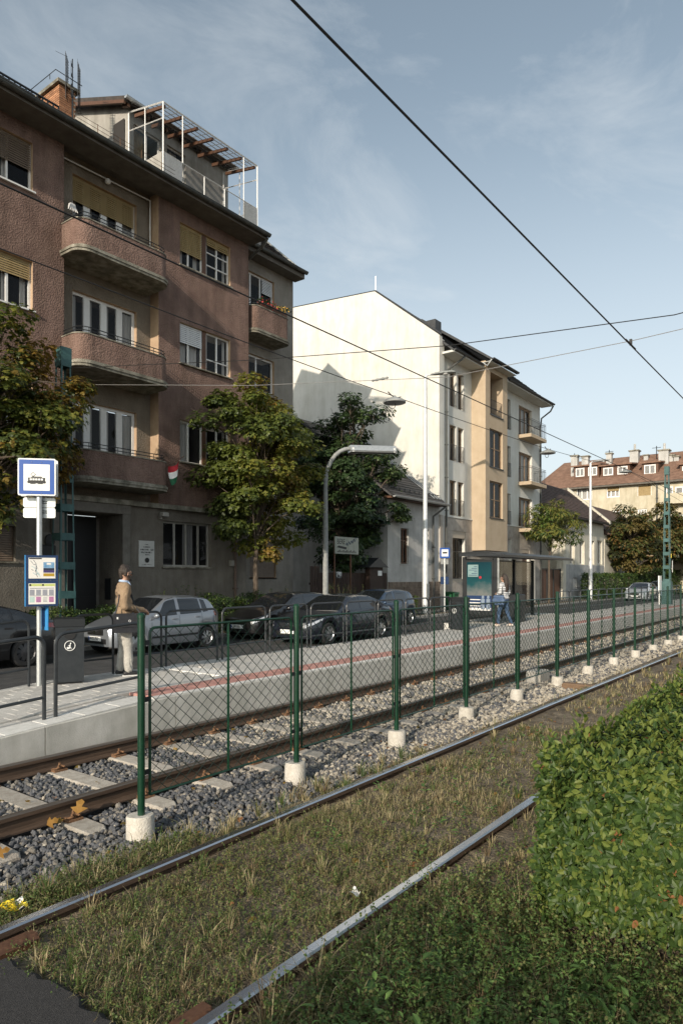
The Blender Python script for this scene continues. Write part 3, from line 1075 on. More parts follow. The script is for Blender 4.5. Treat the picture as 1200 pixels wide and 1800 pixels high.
M['brick'] = mat('chimney_brick', (0.30, 0.135, 0.07), (0.42, 0.22, 0.12), 9, 0.9, bump=0.4, bscale=60, rnd=0.25)
M['mortar'] = mat('mortar', (0.36, 0.31, 0.25), (0.45, 0.40, 0.33), 9, 0.95)
bh = thing('apartment_building', 'brown pink stucco apartment house with rounded balconies and a glazed roof terrace', 'building', (12, BY, 0.1))
x_rl, x_rr = px(113, BY), px(279, BY)       # recessed balcony bay
x_m = px(437, BY)                            # right end of the main block
YR, X_E = 19.8, px(515, 19.8)                # set-back right section
Y_REC = 19.45
Z_SOF, Z_GF = 15.05, 4.45
X_L = 1.5
# window openings -----------------------------------------------
def W4(u0, v0, u1, zt_v=None, Y=BY): ...
wins = []
# left plane
lx1 = px(58, BY)
lz = [(pz(57, 337, BY), pz(58, 252, BY)), (pz(60, 547, BY), pz(60, 461, BY)), (pz(60, 547, BY) - 3.37, pz(60, 461, BY) - 3.37)]
left_holes = [(lx1 - 2.05, lx1, a, c) for a, c in lz]
left_holes += [(lx1 - 5.3, lx1 - 3.25, a, c) for a, c in lz]
# middle plane
mx0, mx1 = px(316.5, BY), px(405, BY)
mz = [(pz(316, 464, BY), pz(316, 389, BY)), (pz(316, 637, BY), pz(316, 565, BY)), (pz(317, 811, BY), pz(317, 737, BY))]
mid_holes = [(mx0, mx1, a, c) for a, c in mz]
b = MB()
wall_holes(b, X_L, x_rl, Z_GF, Z_SOF, BY, left_holes, .2, 0, 1)
wall_holes(b, x_rr, x_m, Z_GF, Z_SOF, BY, mid_holes, .2, 0, 1)
# return faces of the bay and the block ends
b.quad((x_rl, BY, Z_GF), (x_rl, Y_REC, Z_GF), (x_rl, Y_REC, Z_SOF), (x_rl, BY, Z_SOF), 0)
b.quad((x_rr, BY, Z_GF), (x_rr, Y_REC, Z_GF), (x_rr, Y_REC, Z_SOF), (x_rr, BY, Z_SOF), 1)  # sun-facing return wears the painted lit tone
b.quad((x_m, BY, Z_GF), (x_m, YR, Z_GF), (x_m, YR, Z_SOF), (x_m, BY, Z_SOF), 0)
b.quad((X_L, BY, Z_GF), (x_m, BY, Z_GF), (x_m, YR, Z_GF), (X_L, YR, Z_GF), 0)
b.build('facade', [M['pink'], M['reveal']], bh)
# recessed bay wall with its wide windows
rx0, rx1 = px(128, Y_REC), px(240.5, Y_REC)
FL = [11.78, 8.40, 4.98]
rz = [(FL[0] + .12, pz(128, 304, Y_REC)), (FL[1] + .12, pz(128, 508, Y_REC)), (FL[2] + .12, pz(128, 701, Y_REC))]
b = MB()
wall_holes(b, x_rl, x_rr, Z_GF, Z_SOF, Y_REC, [(rx0, rx1, a, c) for a, c in rz], .18, 0, 1)
b.build('bay_wall', [M['taupe'], M['reveal']], bh)
# set-back right section
sx0, sx1 = px(440, YR) - .55, px(482, YR)
sz = [(pz(481, 570, YR) - .25, pz(482, 497, YR))]
sz += [(sz[0][0] - 3.37 + .6, sz[0][1] - 3.37), (sz[0][0] - 6.74 + .6, sz[0][1] - 6.74)]
gx0, gx1 = px(430, YR), px(485, YR)
b = MB()
wall_holes(b, x_m, X_E, 0.1, Z_SOF, YR, [(sx0, sx1, a, c) for a, c in sz] + [(gx0 + .3, gx1, 1.9, 3.6)], .2, 0, 1)
b.quad((X_E, YR, .1), (X_E, 31, .1), (X_E, 31, Z_SOF), (X_E, YR, Z_SOF), 0)
M['taupe_light'] = mat('grey_beige_stucco', (0.24, 0.215, 0.185), (0.30, 0.275, 0.24), 2.0, 0.95, bump=0.7, bscale=24, stain=0.2, bdist=0.04)
b.build('side_wall', [M['taupe_light'], M['reveal']], bh)
# gable triangle towards the garden, hidden from the street but it shades the white wall
RIDGE_Y, RIDGE_Z, SL = 24.6, 15.1 + .76 * (24.6 - 18.2), .76
MB().prism([(X_E - .02, YR, Z_SOF), (X_E - .02, 31, Z_SOF), (X_E - .02, RIDGE_Y, RIDGE_Z - .12)], (.02, 0, 0)).build('gable', M['taupe_light'], bh)
# ground floor
YG = 19.14
ex0, ex1 = px(116, YG), px(213, YG)
gw0, gw1 = px(287, YG), px(371, YG)
ez = pz(213, 905, YG)
gwz0, gwz1 = pz(287, 996, YG), pz(287, 915, YG)
lw1 = px(28, YG)
b = MB()
wall_holes(b, X_L, x_m, 0.1, Z_GF, YG, [(ex0, ex1, .1, ez, 1.25), (gw0, gw1, gwz0, gwz1), (lw1 - 1.9, lw1, pz(28, 987, YG), pz(28, 925, YG))], .22, 0, 0)
b.quad((x_m, YG, .1), (x_m, YR, .1), (x_m, YR, Z_GF), (x_m, YG, Z_GF))
b.build('ground_floor_wall', M['grey_base'], bh)
MB().box(X_L, x_m + .02, BY - .05, YG, Z_GF - .16, Z_GF - .003).build('string_course', M['slab_edge'], bh)
# stone plinth and entrance
M['stone_dark'] = mat('entrance_stone', (0.15, 0.135, 0.115), (0.22, 0.20, 0.175), 4, 0.8, bump=0.3, stain=0.2)
b = MB()
b.box(ex0 - .5, ex0, YG - .10, YG + .02, .1, ez + .02)
b.box(ex1, ex1 + .28, YG - .10, YG + .02, .1, ez + .02)
b.box(ex0 - .5, ex1 + .28, YG - .12, YG + .02, ez + .02, ez + .42)
b.build('door_surround', M['stone_dark'], bh)
d = MB()
dxm = px(168, YG + 1.25)
d.box(ex0, dxm, YG + 1.20, YG + 1.26, .1, ez - .02)
d.box(ex0 + .08, (ex0 + dxm) / 2 - .03, YG + 1.17, YG + 1.20, .35, 1.3)
d.box((ex0 + dxm) / 2 + .03, dxm - .08, YG + 1.17, YG + 1.20, .35, 1.3)
d.box(ex0 + .08, (ex0 + dxm) / 2 - .03, YG + 1.17, YG + 1.20, 1.4, ez - .9)
d.box((ex0 + dxm) / 2 + .03, dxm - .08, YG + 1.17, YG + 1.20, 1.4, ez - .9)
door = d.build('entrance_door', M['black'], bh)
OFF[door.name] = OFF[bh.name]
MB().tube([((ex0 + dxm) / 2 + .06, YG + 1.13, 1.05), ((ex0 + dxm) / 2 + .06, YG + 1.13, 1.35)], .012, 6).build('handle', M['chrome'], door)
MB().box(dxm, ex1 - .003, YG + 1.2, YG + 1.26, .1, ez - .003).build('porch_wall', M['stone_dark'], bh)
t = MB().box(ex1 - .03, ex1 - .004, YG + .55, YG + .85, 1.2, 1.9).build('doorbell_panel', M['dark_frame'], bh)
# windows
for i, (h, c) in enumerate(zip(left_holes, (('curtain'), 0, 0, 0, 0, 0))):
    x0, x1, z0, z1 = h
    if i == 0:
        window(bh, x0, x1, z0, z1, BY + .12, (.34, .66), fm=M['white_paint'], bar=.05, blind=(0, 1, .44, M['blind_brown']), curtain=((.3, .4, 0), (.62, .7, 0)), sill=(.2, M['white_paint']))
    elif i == 1:
        window(bh, x0, x1, z0, z1, BY + .12, (.34, .66), fm=M['white_paint'], bar=.07, blind=(0, 1, .62, M['blind_yellow']), curtain=((.62, .7, 0), (.88, .97, 0)), sill=(.2, M['white_paint']))
    else:
        window(bh, x0, x1, z0, z1, BY + .12, (.34, .66), bar=.06, blind=(0, 1, .7, M['blind_yellow'] if i % 2 else M['blind_brown']), curtain=((.1, .2, 0), (.5, .6, 0)), sill=(.2, M['slab_edge']))
for i, (h, z) in enumerate(zip(rz, FL)):
    wb = (0, 1, .70, M['blind_yellow']) if i == 0 else None
    window(bh, rx0, rx1, h[0], h[1], Y_REC + .13, (.24, .50, .75), bar=.09, mbar=.22, fm=M['white_paint'],
           curtain=((.03, .12, 0), (.29, .36, 0), (.55, .62, 0), (.85, .97, 0)), blind=wb, thick=.08)
def split_window(h, bl_m, bl, bl2, cur, fm):
    x0, x1, z0, z1 = h
    xm = x0 + (x1 - x0) * .475
    window(bh, x0, xm - .05, z0, z1, BY + .12, (.42,), bar=.055, blind=bl, curtain=cur, fm=fm)
    MB().box(xm - .05, xm + .13, BY + .08, BY + .18, z0, z1).build('window_post', M['wood_brown'], bh)
    window(bh, xm + .13, x1, z0, z1, BY + .12, (.48,), trans=(.33, .64) if bl2 else (.33,), bar=.055, blind=bl2, curtain=((.85, .96, 0),), fm=fm)
    MB().box(x0 - .05, x1 + .05, BY - .09, BY + .12, z0 - .05, z0 - .004).build('sill', M['slab_edge'], bh)
split_window(mid_holes[0], None, (0, 1, .36, M['blind_yellow']), (0, 1, .80, M['blind_yellow']), ((.1, .3, 0), (.75, .95, 0)), M['white_paint'])
split_window(mid_holes[1], None, (0, 1, .53, M['blind_white']), None, ((.02, .4, 0), (.5, .97, 0)), M['white_paint'])
split_window(mid_holes[2], None, None, None, ((.1, .55, 0),), M['white_paint'])
for i, (a, c) in enumerate(sz):
    window(bh, sx0, sx1, a, c, YR + .12, (.33, .62) if i == 0 else (.5,), bar=.07, blind=(.64, 1, .68, M['blind_white']) if i == 0 else None, curtain=((.05, .3, 0),), fm=M['white_paint'])
window(bh, gx0 + .3, gx1, 1.9, 3.6, YR + .1, (.5,), fm=M['wood_brown'], blind=(0, 1, 0.02, M['blind_brown']), sill=(.1, M['slab_edge']))
window(bh, gw0, gw1, gwz0, gwz1, YG + .14, (.27, .51, .77), fm=M['plaster_grey'], bar=.07, mbar=.07, curtain=((.5, .7, 0),), cm=M['curtain_dim'], sill=(.22, M['slab_edge']))
window(bh, lw1 - 1.9, lw1, pz(28, 987, YG), pz(28, 925, YG), YG + .14, (.5,), fm=M['wood_brown'], blind=(0, 1, .02, M['blind_brown']), sill=(.2, M['slab_edge']))

def balcony(x0, x1, yf, yb, zs, zt, r, rail=True, left_open=False):
    def outline(g):
        p = [(x0 - g, yb)]
        for i in range(9):
            a = math.pi + math.pi / 2 * i / 8
            p.append((x0 + r + (r + g) * math.cos(a), yf + r + (r + g) * math.sin(a)))
        for i in range(9):
            a = 1.5 * math.pi + math.pi / 2 * i / 8
            p.append((x1 - r + (r + g) * math.cos(a), yf + r + (r + g) * math.sin(a)))
        p.append((x1 + g, yb))
        return p
    def wall(b, o, i, z0, z1, mi=0):
        n = len(o)
        vs = [(*p, z0) for p in o] + [(*p, z1) for p in o] + [(*p, z0) for p in i] + [(*p, z1) for p in i]
        fs = []
        for k in range(n - 1):
            fs += [(k, k + 1, n + k + 1, n + k), (2 * n + k, 2 * n + k + 1, 3 * n + k + 1, 3 * n + k), (n + k, n + k + 1, 3 * n + k + 1, 3 * n + k), (k, k + 1, 2 * n + k + 1, 2 * n + k)]
        b.add(vs, fs, mi)
    b = MB()
    wall(b, outline(0), outline(-.11), zs + .02, zt)
    wall(b, outline(.02), outline(-.13), zt + .002, zt + .035, 1)
    par = b.build('balcony', [M['pink'], M['slab_edge']], bh, smooth=True)
    OFF[par.name] = OFF[bh.name]
    s = MB()
    for g, za, zc in ((.04, zs - .15, zs - .075), (.07, zs - .073, zs - .0), (.025, zs + .002, zs + .04)):
        o = outline(g)
        s.prism([(*p, za) for p in o], (0, 0, zc - za))
    s.build('slab', M['slab_edge'], par)
    if rail:
        t = MB()
        for z_ in (zt + .12, zt + .22):
            t.tube([(*p, z_) for p in outline(-.05)], .014, 6)
        o = outline(-.05)
        for k in (1, 8, 11, 17):
            t.tube([(*o[k], zt + .03), (*o[k], zt + .22)], .01, 5)
        for f in (.2, .4, .6, .8):
            xx = x0 + (x1 - x0) * f
            t.tube([(xx, yf + .05, zt + .03), (xx, yf + .05, zt + .22)], .01, 5)
        t.build('railing', M['dark_frame'], par)
    return par
for zs in (11.70, 8.32, 4.90):
    balcony(px(109, BY), px(296, 18.07) + .12, 18.07, Y_REC, zs, zs + .80, .42)
balcony(19.35, 21.45, 18.9, YR, 11.75, 12.66, .25)
# awning frame on the upper balcony
t = MB()
za = pz(113, 275, 18.6)
t.tube([(x_rl + .05, Y_REC - .1, pz(115, 282, Y_REC)), (px(265, Y_REC - .1), Y_REC - .1, pz(265, 357, Y_REC))], .022, 6)
t.tube([(px(264, Y_REC - .1), Y_REC - .1, pz(265, 357, Y_REC)), (px(264, Y_REC - .1), Y_REC - .1, 12.4)], .022, 6)
t.sphere((px(190, Y_REC - .15), Y_REC - .15, pz(190, 324, Y_REC)), (.1, .1, .09))
t.build('awning_bar', M['white_paint'], bh)
# flower pots on the right balcony
M['bloom_red'] = mat('red_blossom', (0.42, 0.03, 0.03), (0.5, 0.08, 0.06), 30, 0.7)
M['bloom_yellow'] = mat('orange_blossom', (0.65, 0.36, 0.05), (0.7, 0.45, 0.1), 30, 0.7)

# roof, eaves, gutters
b = MB()
def slope_z(y):
    return 15.1 + SL * (y - 18.2)
b.add([(X_L, 18.15, 15.06), (x_m + .1, 18.15, 15.06), (x_m + .1, RIDGE_Y, RIDGE_Z), (X_L, RIDGE_Y, RIDGE_Z)], [(0, 1, 2, 3)])
b.add([(x_m + .1, 19.25, 15.06 + .1), (X_E + .12, 19.25, 15.06 + .1), (X_E + .12, RIDGE_Y, RIDGE_Z), (x_m + .1, RIDGE_Y, RIDGE_Z)], [(0, 1, 2, 3)])
b.add([(X_L, 31.2, 15.06), (X_E + .12, 31.2, 15.06), (X_E + .12, RIDGE_Y, RIDGE_Z), (X_L, RIDGE_Y, RIDGE_Z)], [(0, 1, 2, 3)])
b.add([(x_m + .1, 18.15, 15.06), (x_m + .1, 18.95, 15.16), (x_m + .1, RIDGE_Y, RIDGE_Z)], [(0, 1, 2)])
b.build('roof', M['rooftile_dark'], bh)
roof_tiles('roof_tiles', bh, X_L, x_m + .1, 18.15, 15.08, RIDGE_Y, RIDGE_Z + .02, .19, .33, M['rooftile_dark'], .035)
roof_tiles('roof_tiles', bh, x_m + .1, X_E + .12, 19.25, 15.18, RIDGE_Y, RIDGE_Z + .02, .19, .33, M['rooftile_dark'], .035)
b = MB()
b.box(X_L, x_m + .1, 18.14, BY, 14.93, 15.049)
b.box(x_m + .1, X_E + .12, 19.24, YR, 14.93, 15.149)
b.box(X_L, x_m + .1, BY, RIDGE_Y, Z_SOF + .003, 15.06)
b.build('eaves', M['soffit'], bh)
MB().tube([(X_E + .13, 19.25, 15.2), (X_E + .13, RIDGE_Y, RIDGE_Z + .05)], .06, 6).build('verge', M['pole_grey'], bh)
gutter(bh, X_L, x_m + .18, 18.05, 15.10, .10)
gutter(bh, x_m + .12, X_E + .17, 19.15, 15.20, .10)
pipe(bh, [(x_m + .12, 18.1, 15.0), (x_m + .12, 18.35, 14.75), (x_m + .1, 19.5, 14.3), (x_m + .09, YR - .08, 14.1), (x_m + .09, YR - .08, .1)], .06)
pipe(bh, [(px(411, YG), YG - .09, 4.3), (px(411, YG), YG - .09, .1)], .055, M['pipe_brown'])
b = MB()
x = X_L
while x < px(100, 18.5):
    b.box(x, x + .03, 18.36, 18.40, 15.2, 15.52)
    x += .16
b.box(X_L, px(100, 18.5), 18.35, 18.41, 15.50, 15.53)
b.box(X_L, px(100, 18.5), 18.35, 18.41, 15.36, 15.38)
b.build('snow_guard', M['dark_frame'], bh)
# chimney of single bricks
CX0 = px(104.5, 21.6); CYF, CW, CD = 21.6, .62, 1.7
ztop = pz(104, 146, 21.6)
ch = MB().box(CX0 + .012, CX0 + CW - .012, CYF + .012, CYF + CD - .012, 16.5, ztop).build('chimney', M['mortar'], bh)
OFF[ch.name] = OFF[bh.name]
bk = MB().cbox(-.12, .12, -.0575, .0575, 0, .066, .006).build('brick', M['brick'])
nrow = 21
for r_ in range(nrow):
    z_ = ztop - .075 * (r_ + 1)
    o = .125 if r_ % 2 else 0
    k = 0
    y_ = CYF + .12 + (.125 if r_ % 2 else 0)
    while y_ < CYF + CD - .05:
        inst(bk, ch, (CX0 + .057, y_, z_), (0, 0, R(90)))
        y_ += .25
    for k in range(3):
        xx = CX0 + (.12 if r_ % 2 else .235) + k * .25
        if xx < CX0 + CW - .1:
            inst(bk, ch, (xx, CYF + .0575 - .002, z_))
bpy.data.objects.remove(bk)
MB().cbox(CX0 - .1, CX0 + CW + .1, CYF - .1, CYF + CD + .1, ztop + .002, ztop + .14, .03).build('chimney_cap', M['slab_edge'], ch)
b = MB()
for y_ in (CYF + .1, CYF + CD + .1):
    pass
b.tube([(CX0 - .22, CYF + CD + .1, ztop + .27), (CX0 - .22, CYF - .16, ztop + .27), (CX0 + CW + .14, CYF - .16, ztop + .27)], .014, 6)
b.tube([(CX0 - .22, CYF + CD - .1, ztop + .1), (CX0 - .22, CYF + CD - .1, ztop + .27)], .012, 6)
b.tube([(CX0 - .22, CYF + .2, ztop + .1), (CX0 - .22, CYF + .2, ztop + .27)], .012, 6)
b.build('chimney_guard', M['dark_frame'], ch)
# television aerial
ant = thing('tv_aerial', 'television aerial with many fine rods on the brick chimney', 'aerial', (CX0 + .5, CYF - .06, 16.9))
ax, ay = CX0 + .45, CYF - .07
at = pz(107, 93, CYF)
MB().tube([(ax, ay, 16.8), (ax, ay, at - 1.0)], .03, 6).tube([(ax, ay, at - 1.1), (ax, ay, at)], .018, 6).build('mast', M['dark_frame'], ant)
b = MB()
for k in range(16):
    z_ = at - .1 - k * .095
    b.tube([(ax + .10, ay - .15, z_), (ax + .42, ay + .2, z_)], .011, 4)
    b.tube([(ax - .38, ay - .2, z_), (ax - .06, ay + .15, z_)], .011, 4)
for q in (.1, .26, .42):
    b.tube([(ax + q, ay - .15 + (q - .1) * 1.09, at - 1.6), (ax + q, ay - .15 + (q - .1) * 1.09, at)], .006, 4)
b.tube([(ax - .38, ay - .2, at - 1.65), (ax - .38, ay - .2, at - .05)], .008, 4)
b.tube([(ax - .8, ay - .3, at - .35), (ax - .3, ay - .2, at - .2)], .006, 4)
b.build('reflector_grid', M['dark_frame'], ant)
b = MB()
for k in range(4):
    b.prism([(ax - .12, ay - .1, at - .2 - k * .35), (ax - .12, ay - .1, at - .34 - k * .35), (ax + .02, ay - .02, at - .27 - k * .35)], (.03, .03, 0))
b.tube([(ax - .1, ay - .08, at - .15), (ax - .1, ay - .08, at - 1.4)], .01, 4)
b.build('dipole', M['dark_frame'], ant)

# roof storey behind the terrace
TX0, TX1, TYF = 15.0, 19.6, 19.0
TYB = py_(228, TX0) + .1
zA = pzx(228, 172, TX0) - .25
b = MB()
bz = 15.3
XR2 = px(401, TYB)
xd = TX0 + .25
wall_holes(b, TX0, XR2, bz, zA, TYB, [(xd, xd + 1.2, bz + .3, zA - .5), (xd + 1.5, xd + 2.4, bz + .3, zA - .5)], .15)
b.add([(TX0, TYB, bz), (TX0, 26, bz), (TX0, 26, zA + 1.9), (TX0, TYB, zA)], [(0, 1, 2, 3)])
b.add([(XR2, TYB, bz), (XR2, 26, bz), (XR2, 26, zA + 1.9), (XR2, TYB, zA)], [(0, 1, 2, 3)])
b.build('penthouse_wall', M['plaster_grey'], bh)
MB().prism([(TX0 - .35, TYB - .3, zA - .12), (TX0 - .35, 26.2, zA + 2.02), (TX0 - .35, 26.2, zA + 2.2), (TX0 - .35, TYB - .3, zA + .06)], (XR2 - TX0 + .5, 0, 0)).build('penthouse_roof', M['rooftile_dark'], bh)
MB().prism([(TX0 - .37, TYB - .28, zA - .2), (TX0 - .37, 26.1, zA + 1.85), (TX0 - .37, 26.1, zA + 1.99), (TX0 - .37, TYB - .28, zA - .08)], (.08, 0, 0)).build('barge_board', M['wood_brown'], bh)
gutter(bh, TX0 - .38, XR2 + .2, TYB - .40, zA + .0, .08, M['galv'])
for k in range(6):
    xx = TX0 - .2 + k * .85
    MB().prism([(xx, TYB - .28, zA - .23), (xx, TYB + .1, zA - .1), (xx, TYB + .1, zA + .02), (xx, TYB - .28, zA - .1)], (.1, 0, 0)).build('rafter', M['wood_brown'], bh)
window(bh, xd, xd + 1.2, bz + .3, zA - .5, TYB + .08, (.5,), room=.7, curtain=((.0, .5, 0),), cm=M['blind_yellow'])
window(bh, xd + 1.5, xd + 2.4, bz + .3, zA - .5, TYB + .08, (), room=.7, curtain=((.3, .7, 0),))
MB().box(TX0 + .003, XR2, TYF + .1, TYB, 15.25, 15.42).build('terrace_floor', M['plaster_grey'], bh)
# steel and glass frame of the terrace
zt0, zt1 = pz(288, 181, TYF), pz(453, 291, TYF)
ztp = (zt0 + zt1) / 2
zb_ = 15.45
zh = 16.55
fr = thing('terrace_canopy', 'white steel and glass canopy over the roof terrace', 'canopy', (TX0, TYF, 15.3))
b = MB()
s_ = .03
def bar(p, q, r=s_):
    b.tube([p, q], r, 4)
zbk = ztp + .42
for xx in (TX0, TX1):
    bar((xx, TYF, zb_), (xx, TYF, ztp))
    bar((xx, TYB - .05, zb_), (xx, TYB - .05, zbk))
    bar((xx, TYF, ztp), (xx, TYB - .05, zbk))
    bar((xx, TYF, ztp - .55), (xx, TYB - .05, ztp - .25), .022)
    bar((xx, TYF, zh), (xx, TYB - .05, zh), .022)
    bar((xx, (TYF + TYB) / 2, zh), (xx, (TYF + TYB) / 2, ztp + .18), .022)
bar((TX0, TYF, ztp), (TX1, TYF, ztp))
bar((TX0, TYF, ztp - .02), (TX1, TYF, ztp - .02), .02)
bar((TX0, TYF + .0, zh), (TX1, TYF, zh), .022)
bar((TX0 + .85, TYF, zh), (TX0 + .85, TYF, ztp), .022)
bar((TX1 - .75, TYF, zb_), (TX1 - .75, TYF, ztp), .022)
for k in range(1, 4):
    xx = TX0 + .85 + k * (TX1 - TX0 - 1.6) / 3
    bar((xx, TYF, zb_), (xx, TYF, zh), .022)
b.build('steel_frame', M['white_paint'], fr)
b = MB()
for f in (.12, .24, .36, .48):
    bar((TX0, TYF + (TYB - TYF) * f, ztp + .42 * f + .03), (TX1, TYF + (TYB - TYF) * f, ztp + .42 * f + .03), .018)
for k in range(1, 13):
    xx = TX0 + (TX1 - TX0) * k / 13
    bar((xx, TYF, ztp + .02), (xx, TYF + (TYB - TYF) * .5, ztp + .24), .012)
b.build('glazing_bars', M['galv'], fr)
for k in range(7):
    xx = TX0 + .1 + k * (TX1 - TX0 - .2) / 6
    MB().prism([(xx - .035, TYF + .03, ztp - .14), (xx - .035, TYB - .3, ztp + .18), (xx - .035, TYB - .3, ztp + .30), (xx - .035, TYF + .03, ztp - .04)], (.07, 0, 0)).build('rafter', M['wood_brown'], fr)
MB().quad((TX0, TYF, ztp + .045), (TX1, TYF, ztp + .045), (TX1, TYB - .1, zbk + .04), (TX0, TYB - .1, zbk + .04)).build('glass_roof', M['pane_clear'], fr)
b = MB()
for k in range(46):
    xx = TX0 + .3 + k * .09
    b.quad((xx, TYB - 1.0, ztp + .24), (xx + .045, TYB - 1.0, ztp + .27), (xx + .045, TYB - .75, ztp + .33), (xx, TYB - .75, ztp + .30))
    b.quad((xx + .045, TYB - 1.0, ztp + .27), (xx + .09, TYB - 1.0, ztp + .24), (xx + .09, TYB - .75, ztp + .30), (xx + .045, TYB - .75, ztp + .33))
b.build('corrugated_sheet', M['plaster_grey'], fr)
MB().quad((TX0 - .005, TYF + .05, zh + .05), (TX0 - .005, TYB - .1, zh + .05), (TX0 - .005, TYB - .1, ztp - .3), (TX0 - .005, TYF + .05, ztp - .55)).build('side_pane', M['pane_clear'], fr)
MB().box(TX0 - .02, TX0 + .015, TYF + .06, TYB - .1, zb_ - .2, zh - .02).build('side_panel', M['plaster_grey'], fr)
MB().box(TX0 + .05, TX0 + .82, TYF - .02, TYF + .02, zb_ - .2, zh - .03).build('front_panel', M['terrace_grey'], fr)
MB().box(TX1 - .72, TX1 - .03, TYF - .02, TYF + .02, zb_ - .2, zh - .03).build('front_panel', M['terrace_grey'], fr)
for k in range(3):
    x0_ = TX0 + .88 + k * (TX1 - TX0 - 1.6) / 3
    MB().quad((x0_, TYF, zb_ - .1), (x0_ + 1.0 - .05, TYF, zb_ - .1), (x0_ + .95, TYF, zh - .04), (x0_, TYF, zh - .04)).build('glass_panel', M['pane'] if k < 2 else M['pane_clear'], fr)
# low wire rail along the gutter
b = MB()
xx = px(130, 18.5)
b.tube([(xx, 18.5, 15.62), (TX0 + .1, 18.5, 15.62)], .008, 4)
b.tube([(xx, 18.5, 15.75), (TX0 + .1, 18.5, 15.75)], .008, 4)
while xx < TX0:
    b.tube([(xx, 18.5, 15.2), (xx, 18.5, 15.77)], .012, 4)
    xx += .8
b.build('roof_rail', M['rust'], bh)

# plaques, camera, flag
M['marble'] = mat('pale_marble', (0.50, 0.49, 0.46), (0.60, 0.59, 0.56), 4, 0.5)
pu0, pu1 = px(243, YG), px(270, YG)
pz0, pz1 = pz(243, 996, YG), pz(243, 950, YG)
pq = tag(MB().cbox(pu0, pu1, YG - .05, YG - .002, pz0, pz1, .004).build('plaque', M['marble']), 'pale stone memorial plaque with lines of text and a dark emblem', 'plaque')
xm = (pu0 + pu1) / 2          # worn lettering: rows of short cut strokes
for f, wd, hh in ((.86, .24, .026), (.76, .46, .034), (.655, .86, .05), (.55, .74, .05), (.46, .30, .032), (.08, .55, .022)):
    z_ = pz0 + (pz1 - pz0) * f
    W_ = (pu1 - pu0) * wd
    b = MB()
    x = xm - W_ / 2
    while x < xm + W_ / 2:
        w_ = random.uniform(.018, .04)
        if random.random() > .14:
            b.box(x, x + .009, YG - .0535, YG - .0505, z_ - hh / 2, z_ + hh / 2)
            b.box(x + .009, x + w_ - .006, YG - .0535, YG - .0505, z_ + random.choice((-.5, 0, .34)) * hh, z_ + random.choice((-.36, .14, .5)) * hh)
        x += w_
    b.build('inscription', M['ink'], pq, kind='stuff')
MB().lathe([(.085, 0), (.085, .015), (.06, .03)], 14, ((pu0 + pu1) / 2, YG - .08, pz0 + (pz1 - pz0) * .25), axis='y').build('emblem', M['black'], pq)
qu0, qu1 = px(73, YG), px(94, YG)
q0, q1 = pz(80, 985, YG), pz(80, 936, YG)
rp = tag(MB().cbox(qu0, qu1, YG - .06, YG - .002, q0 - .3, q1, .004).build('relief_plaque', M['stone_dark']), 'stone wall plaque with a dark relief behind the tram stop pole', 'plaque')
b = MB()
b.sphere(((qu0 + qu1) / 2 + .03, YG - .09, (q0 + q1) / 2 + .17), (.17, .06, .2))
b.cbox((qu0 + qu1) / 2 - .22, (qu0 + qu1) / 2 + .2, YG - .12, YG - .06, q0 + .05, (q0 + q1) / 2 + .05, .03)
b.build('relief', M['black'], rp)
cu = px(279, YG)
cz = pz(279, 905, YG)
sc_ = thing('security_camera', 'small grey security camera on the wall above the ground floor window', 'camera', (cu, YG - .1, cz))
MB().cbox(cu - .05, cu + .2, YG - .3, YG - .12, cz - .06, cz + .08, .02).build('housing', M['plaster_grey'], sc_)
MB().box(cu, cu + .06, YG - .13, YG, cz - .15, cz).build('bracket', M['plaster_grey'], sc_)
mb = px(405, YG)
tag(MB().cbox(mb - .08, mb + .1, YG - .12, YG - .002, pz(405, 995, YG), pz(405, 985, YG), .01).build('meter_box', M['plaster_grey']), 'small pale box on the wall beside the brown downpipe', 'box')
# Hungarian tricolour hanging off the balcony corner
fl = thing('flag', 'red white and green flag drooping from the lowest balcony corner', 'flag', (px(300, 18.3), 18.3, 5.0))
fx0, fz0 = px(294, 18.1), pz(294, 818, 18.1)
fx1, fz1 = px(316, 18.1), pz(316, 807, 18.1)
M['flag_red'] = mat('flag_red', (0.42, 0.02, 0.03), None, rough=0.8)
M['flag_green'] = mat('flag_green', (0.02, 0.13, 0.06), None, rough=0.8)
cols = [M['flag_red'], M['white_paint'], M['flag_green']]
for i in range(3):
    b = MB()
    n = 8
    for k in range(n):
        def P(s, t):
            a = s
            top = Vector((fx0 + (fx1 - fx0) * s, 18.05 + .06 * math.sin(s * 9), fz0 + (fz1 - fz0) * s - .12 * math.sin(s * 3.14)))
            drop = .78 * (.25 + .5 * math.sin((1 - s) * 1.6)) * (1 if s < .7 else (1 - s) / .3 * .8 + .2)
            return top + Vector((.1 * t * (1 - s), .05 * math.sin(t * 4 + s * 5), -drop * 1.1 * t))
        s0, s1 = k / n, (k + 1) / n
        b.quad(P(s0, i / 3), P(s1, i / 3), P(s1, (i + 1) / 3), P(s0, (i + 1) / 3))
    b.build('stripe', cols[i], fl)
MB().tube([(fx0 - .05, 18.12, fz0 - .1), (fx1 + .1, 18.0, fz1 + .1)], .012, 6).build('pole', M['wood_brown'], fl)
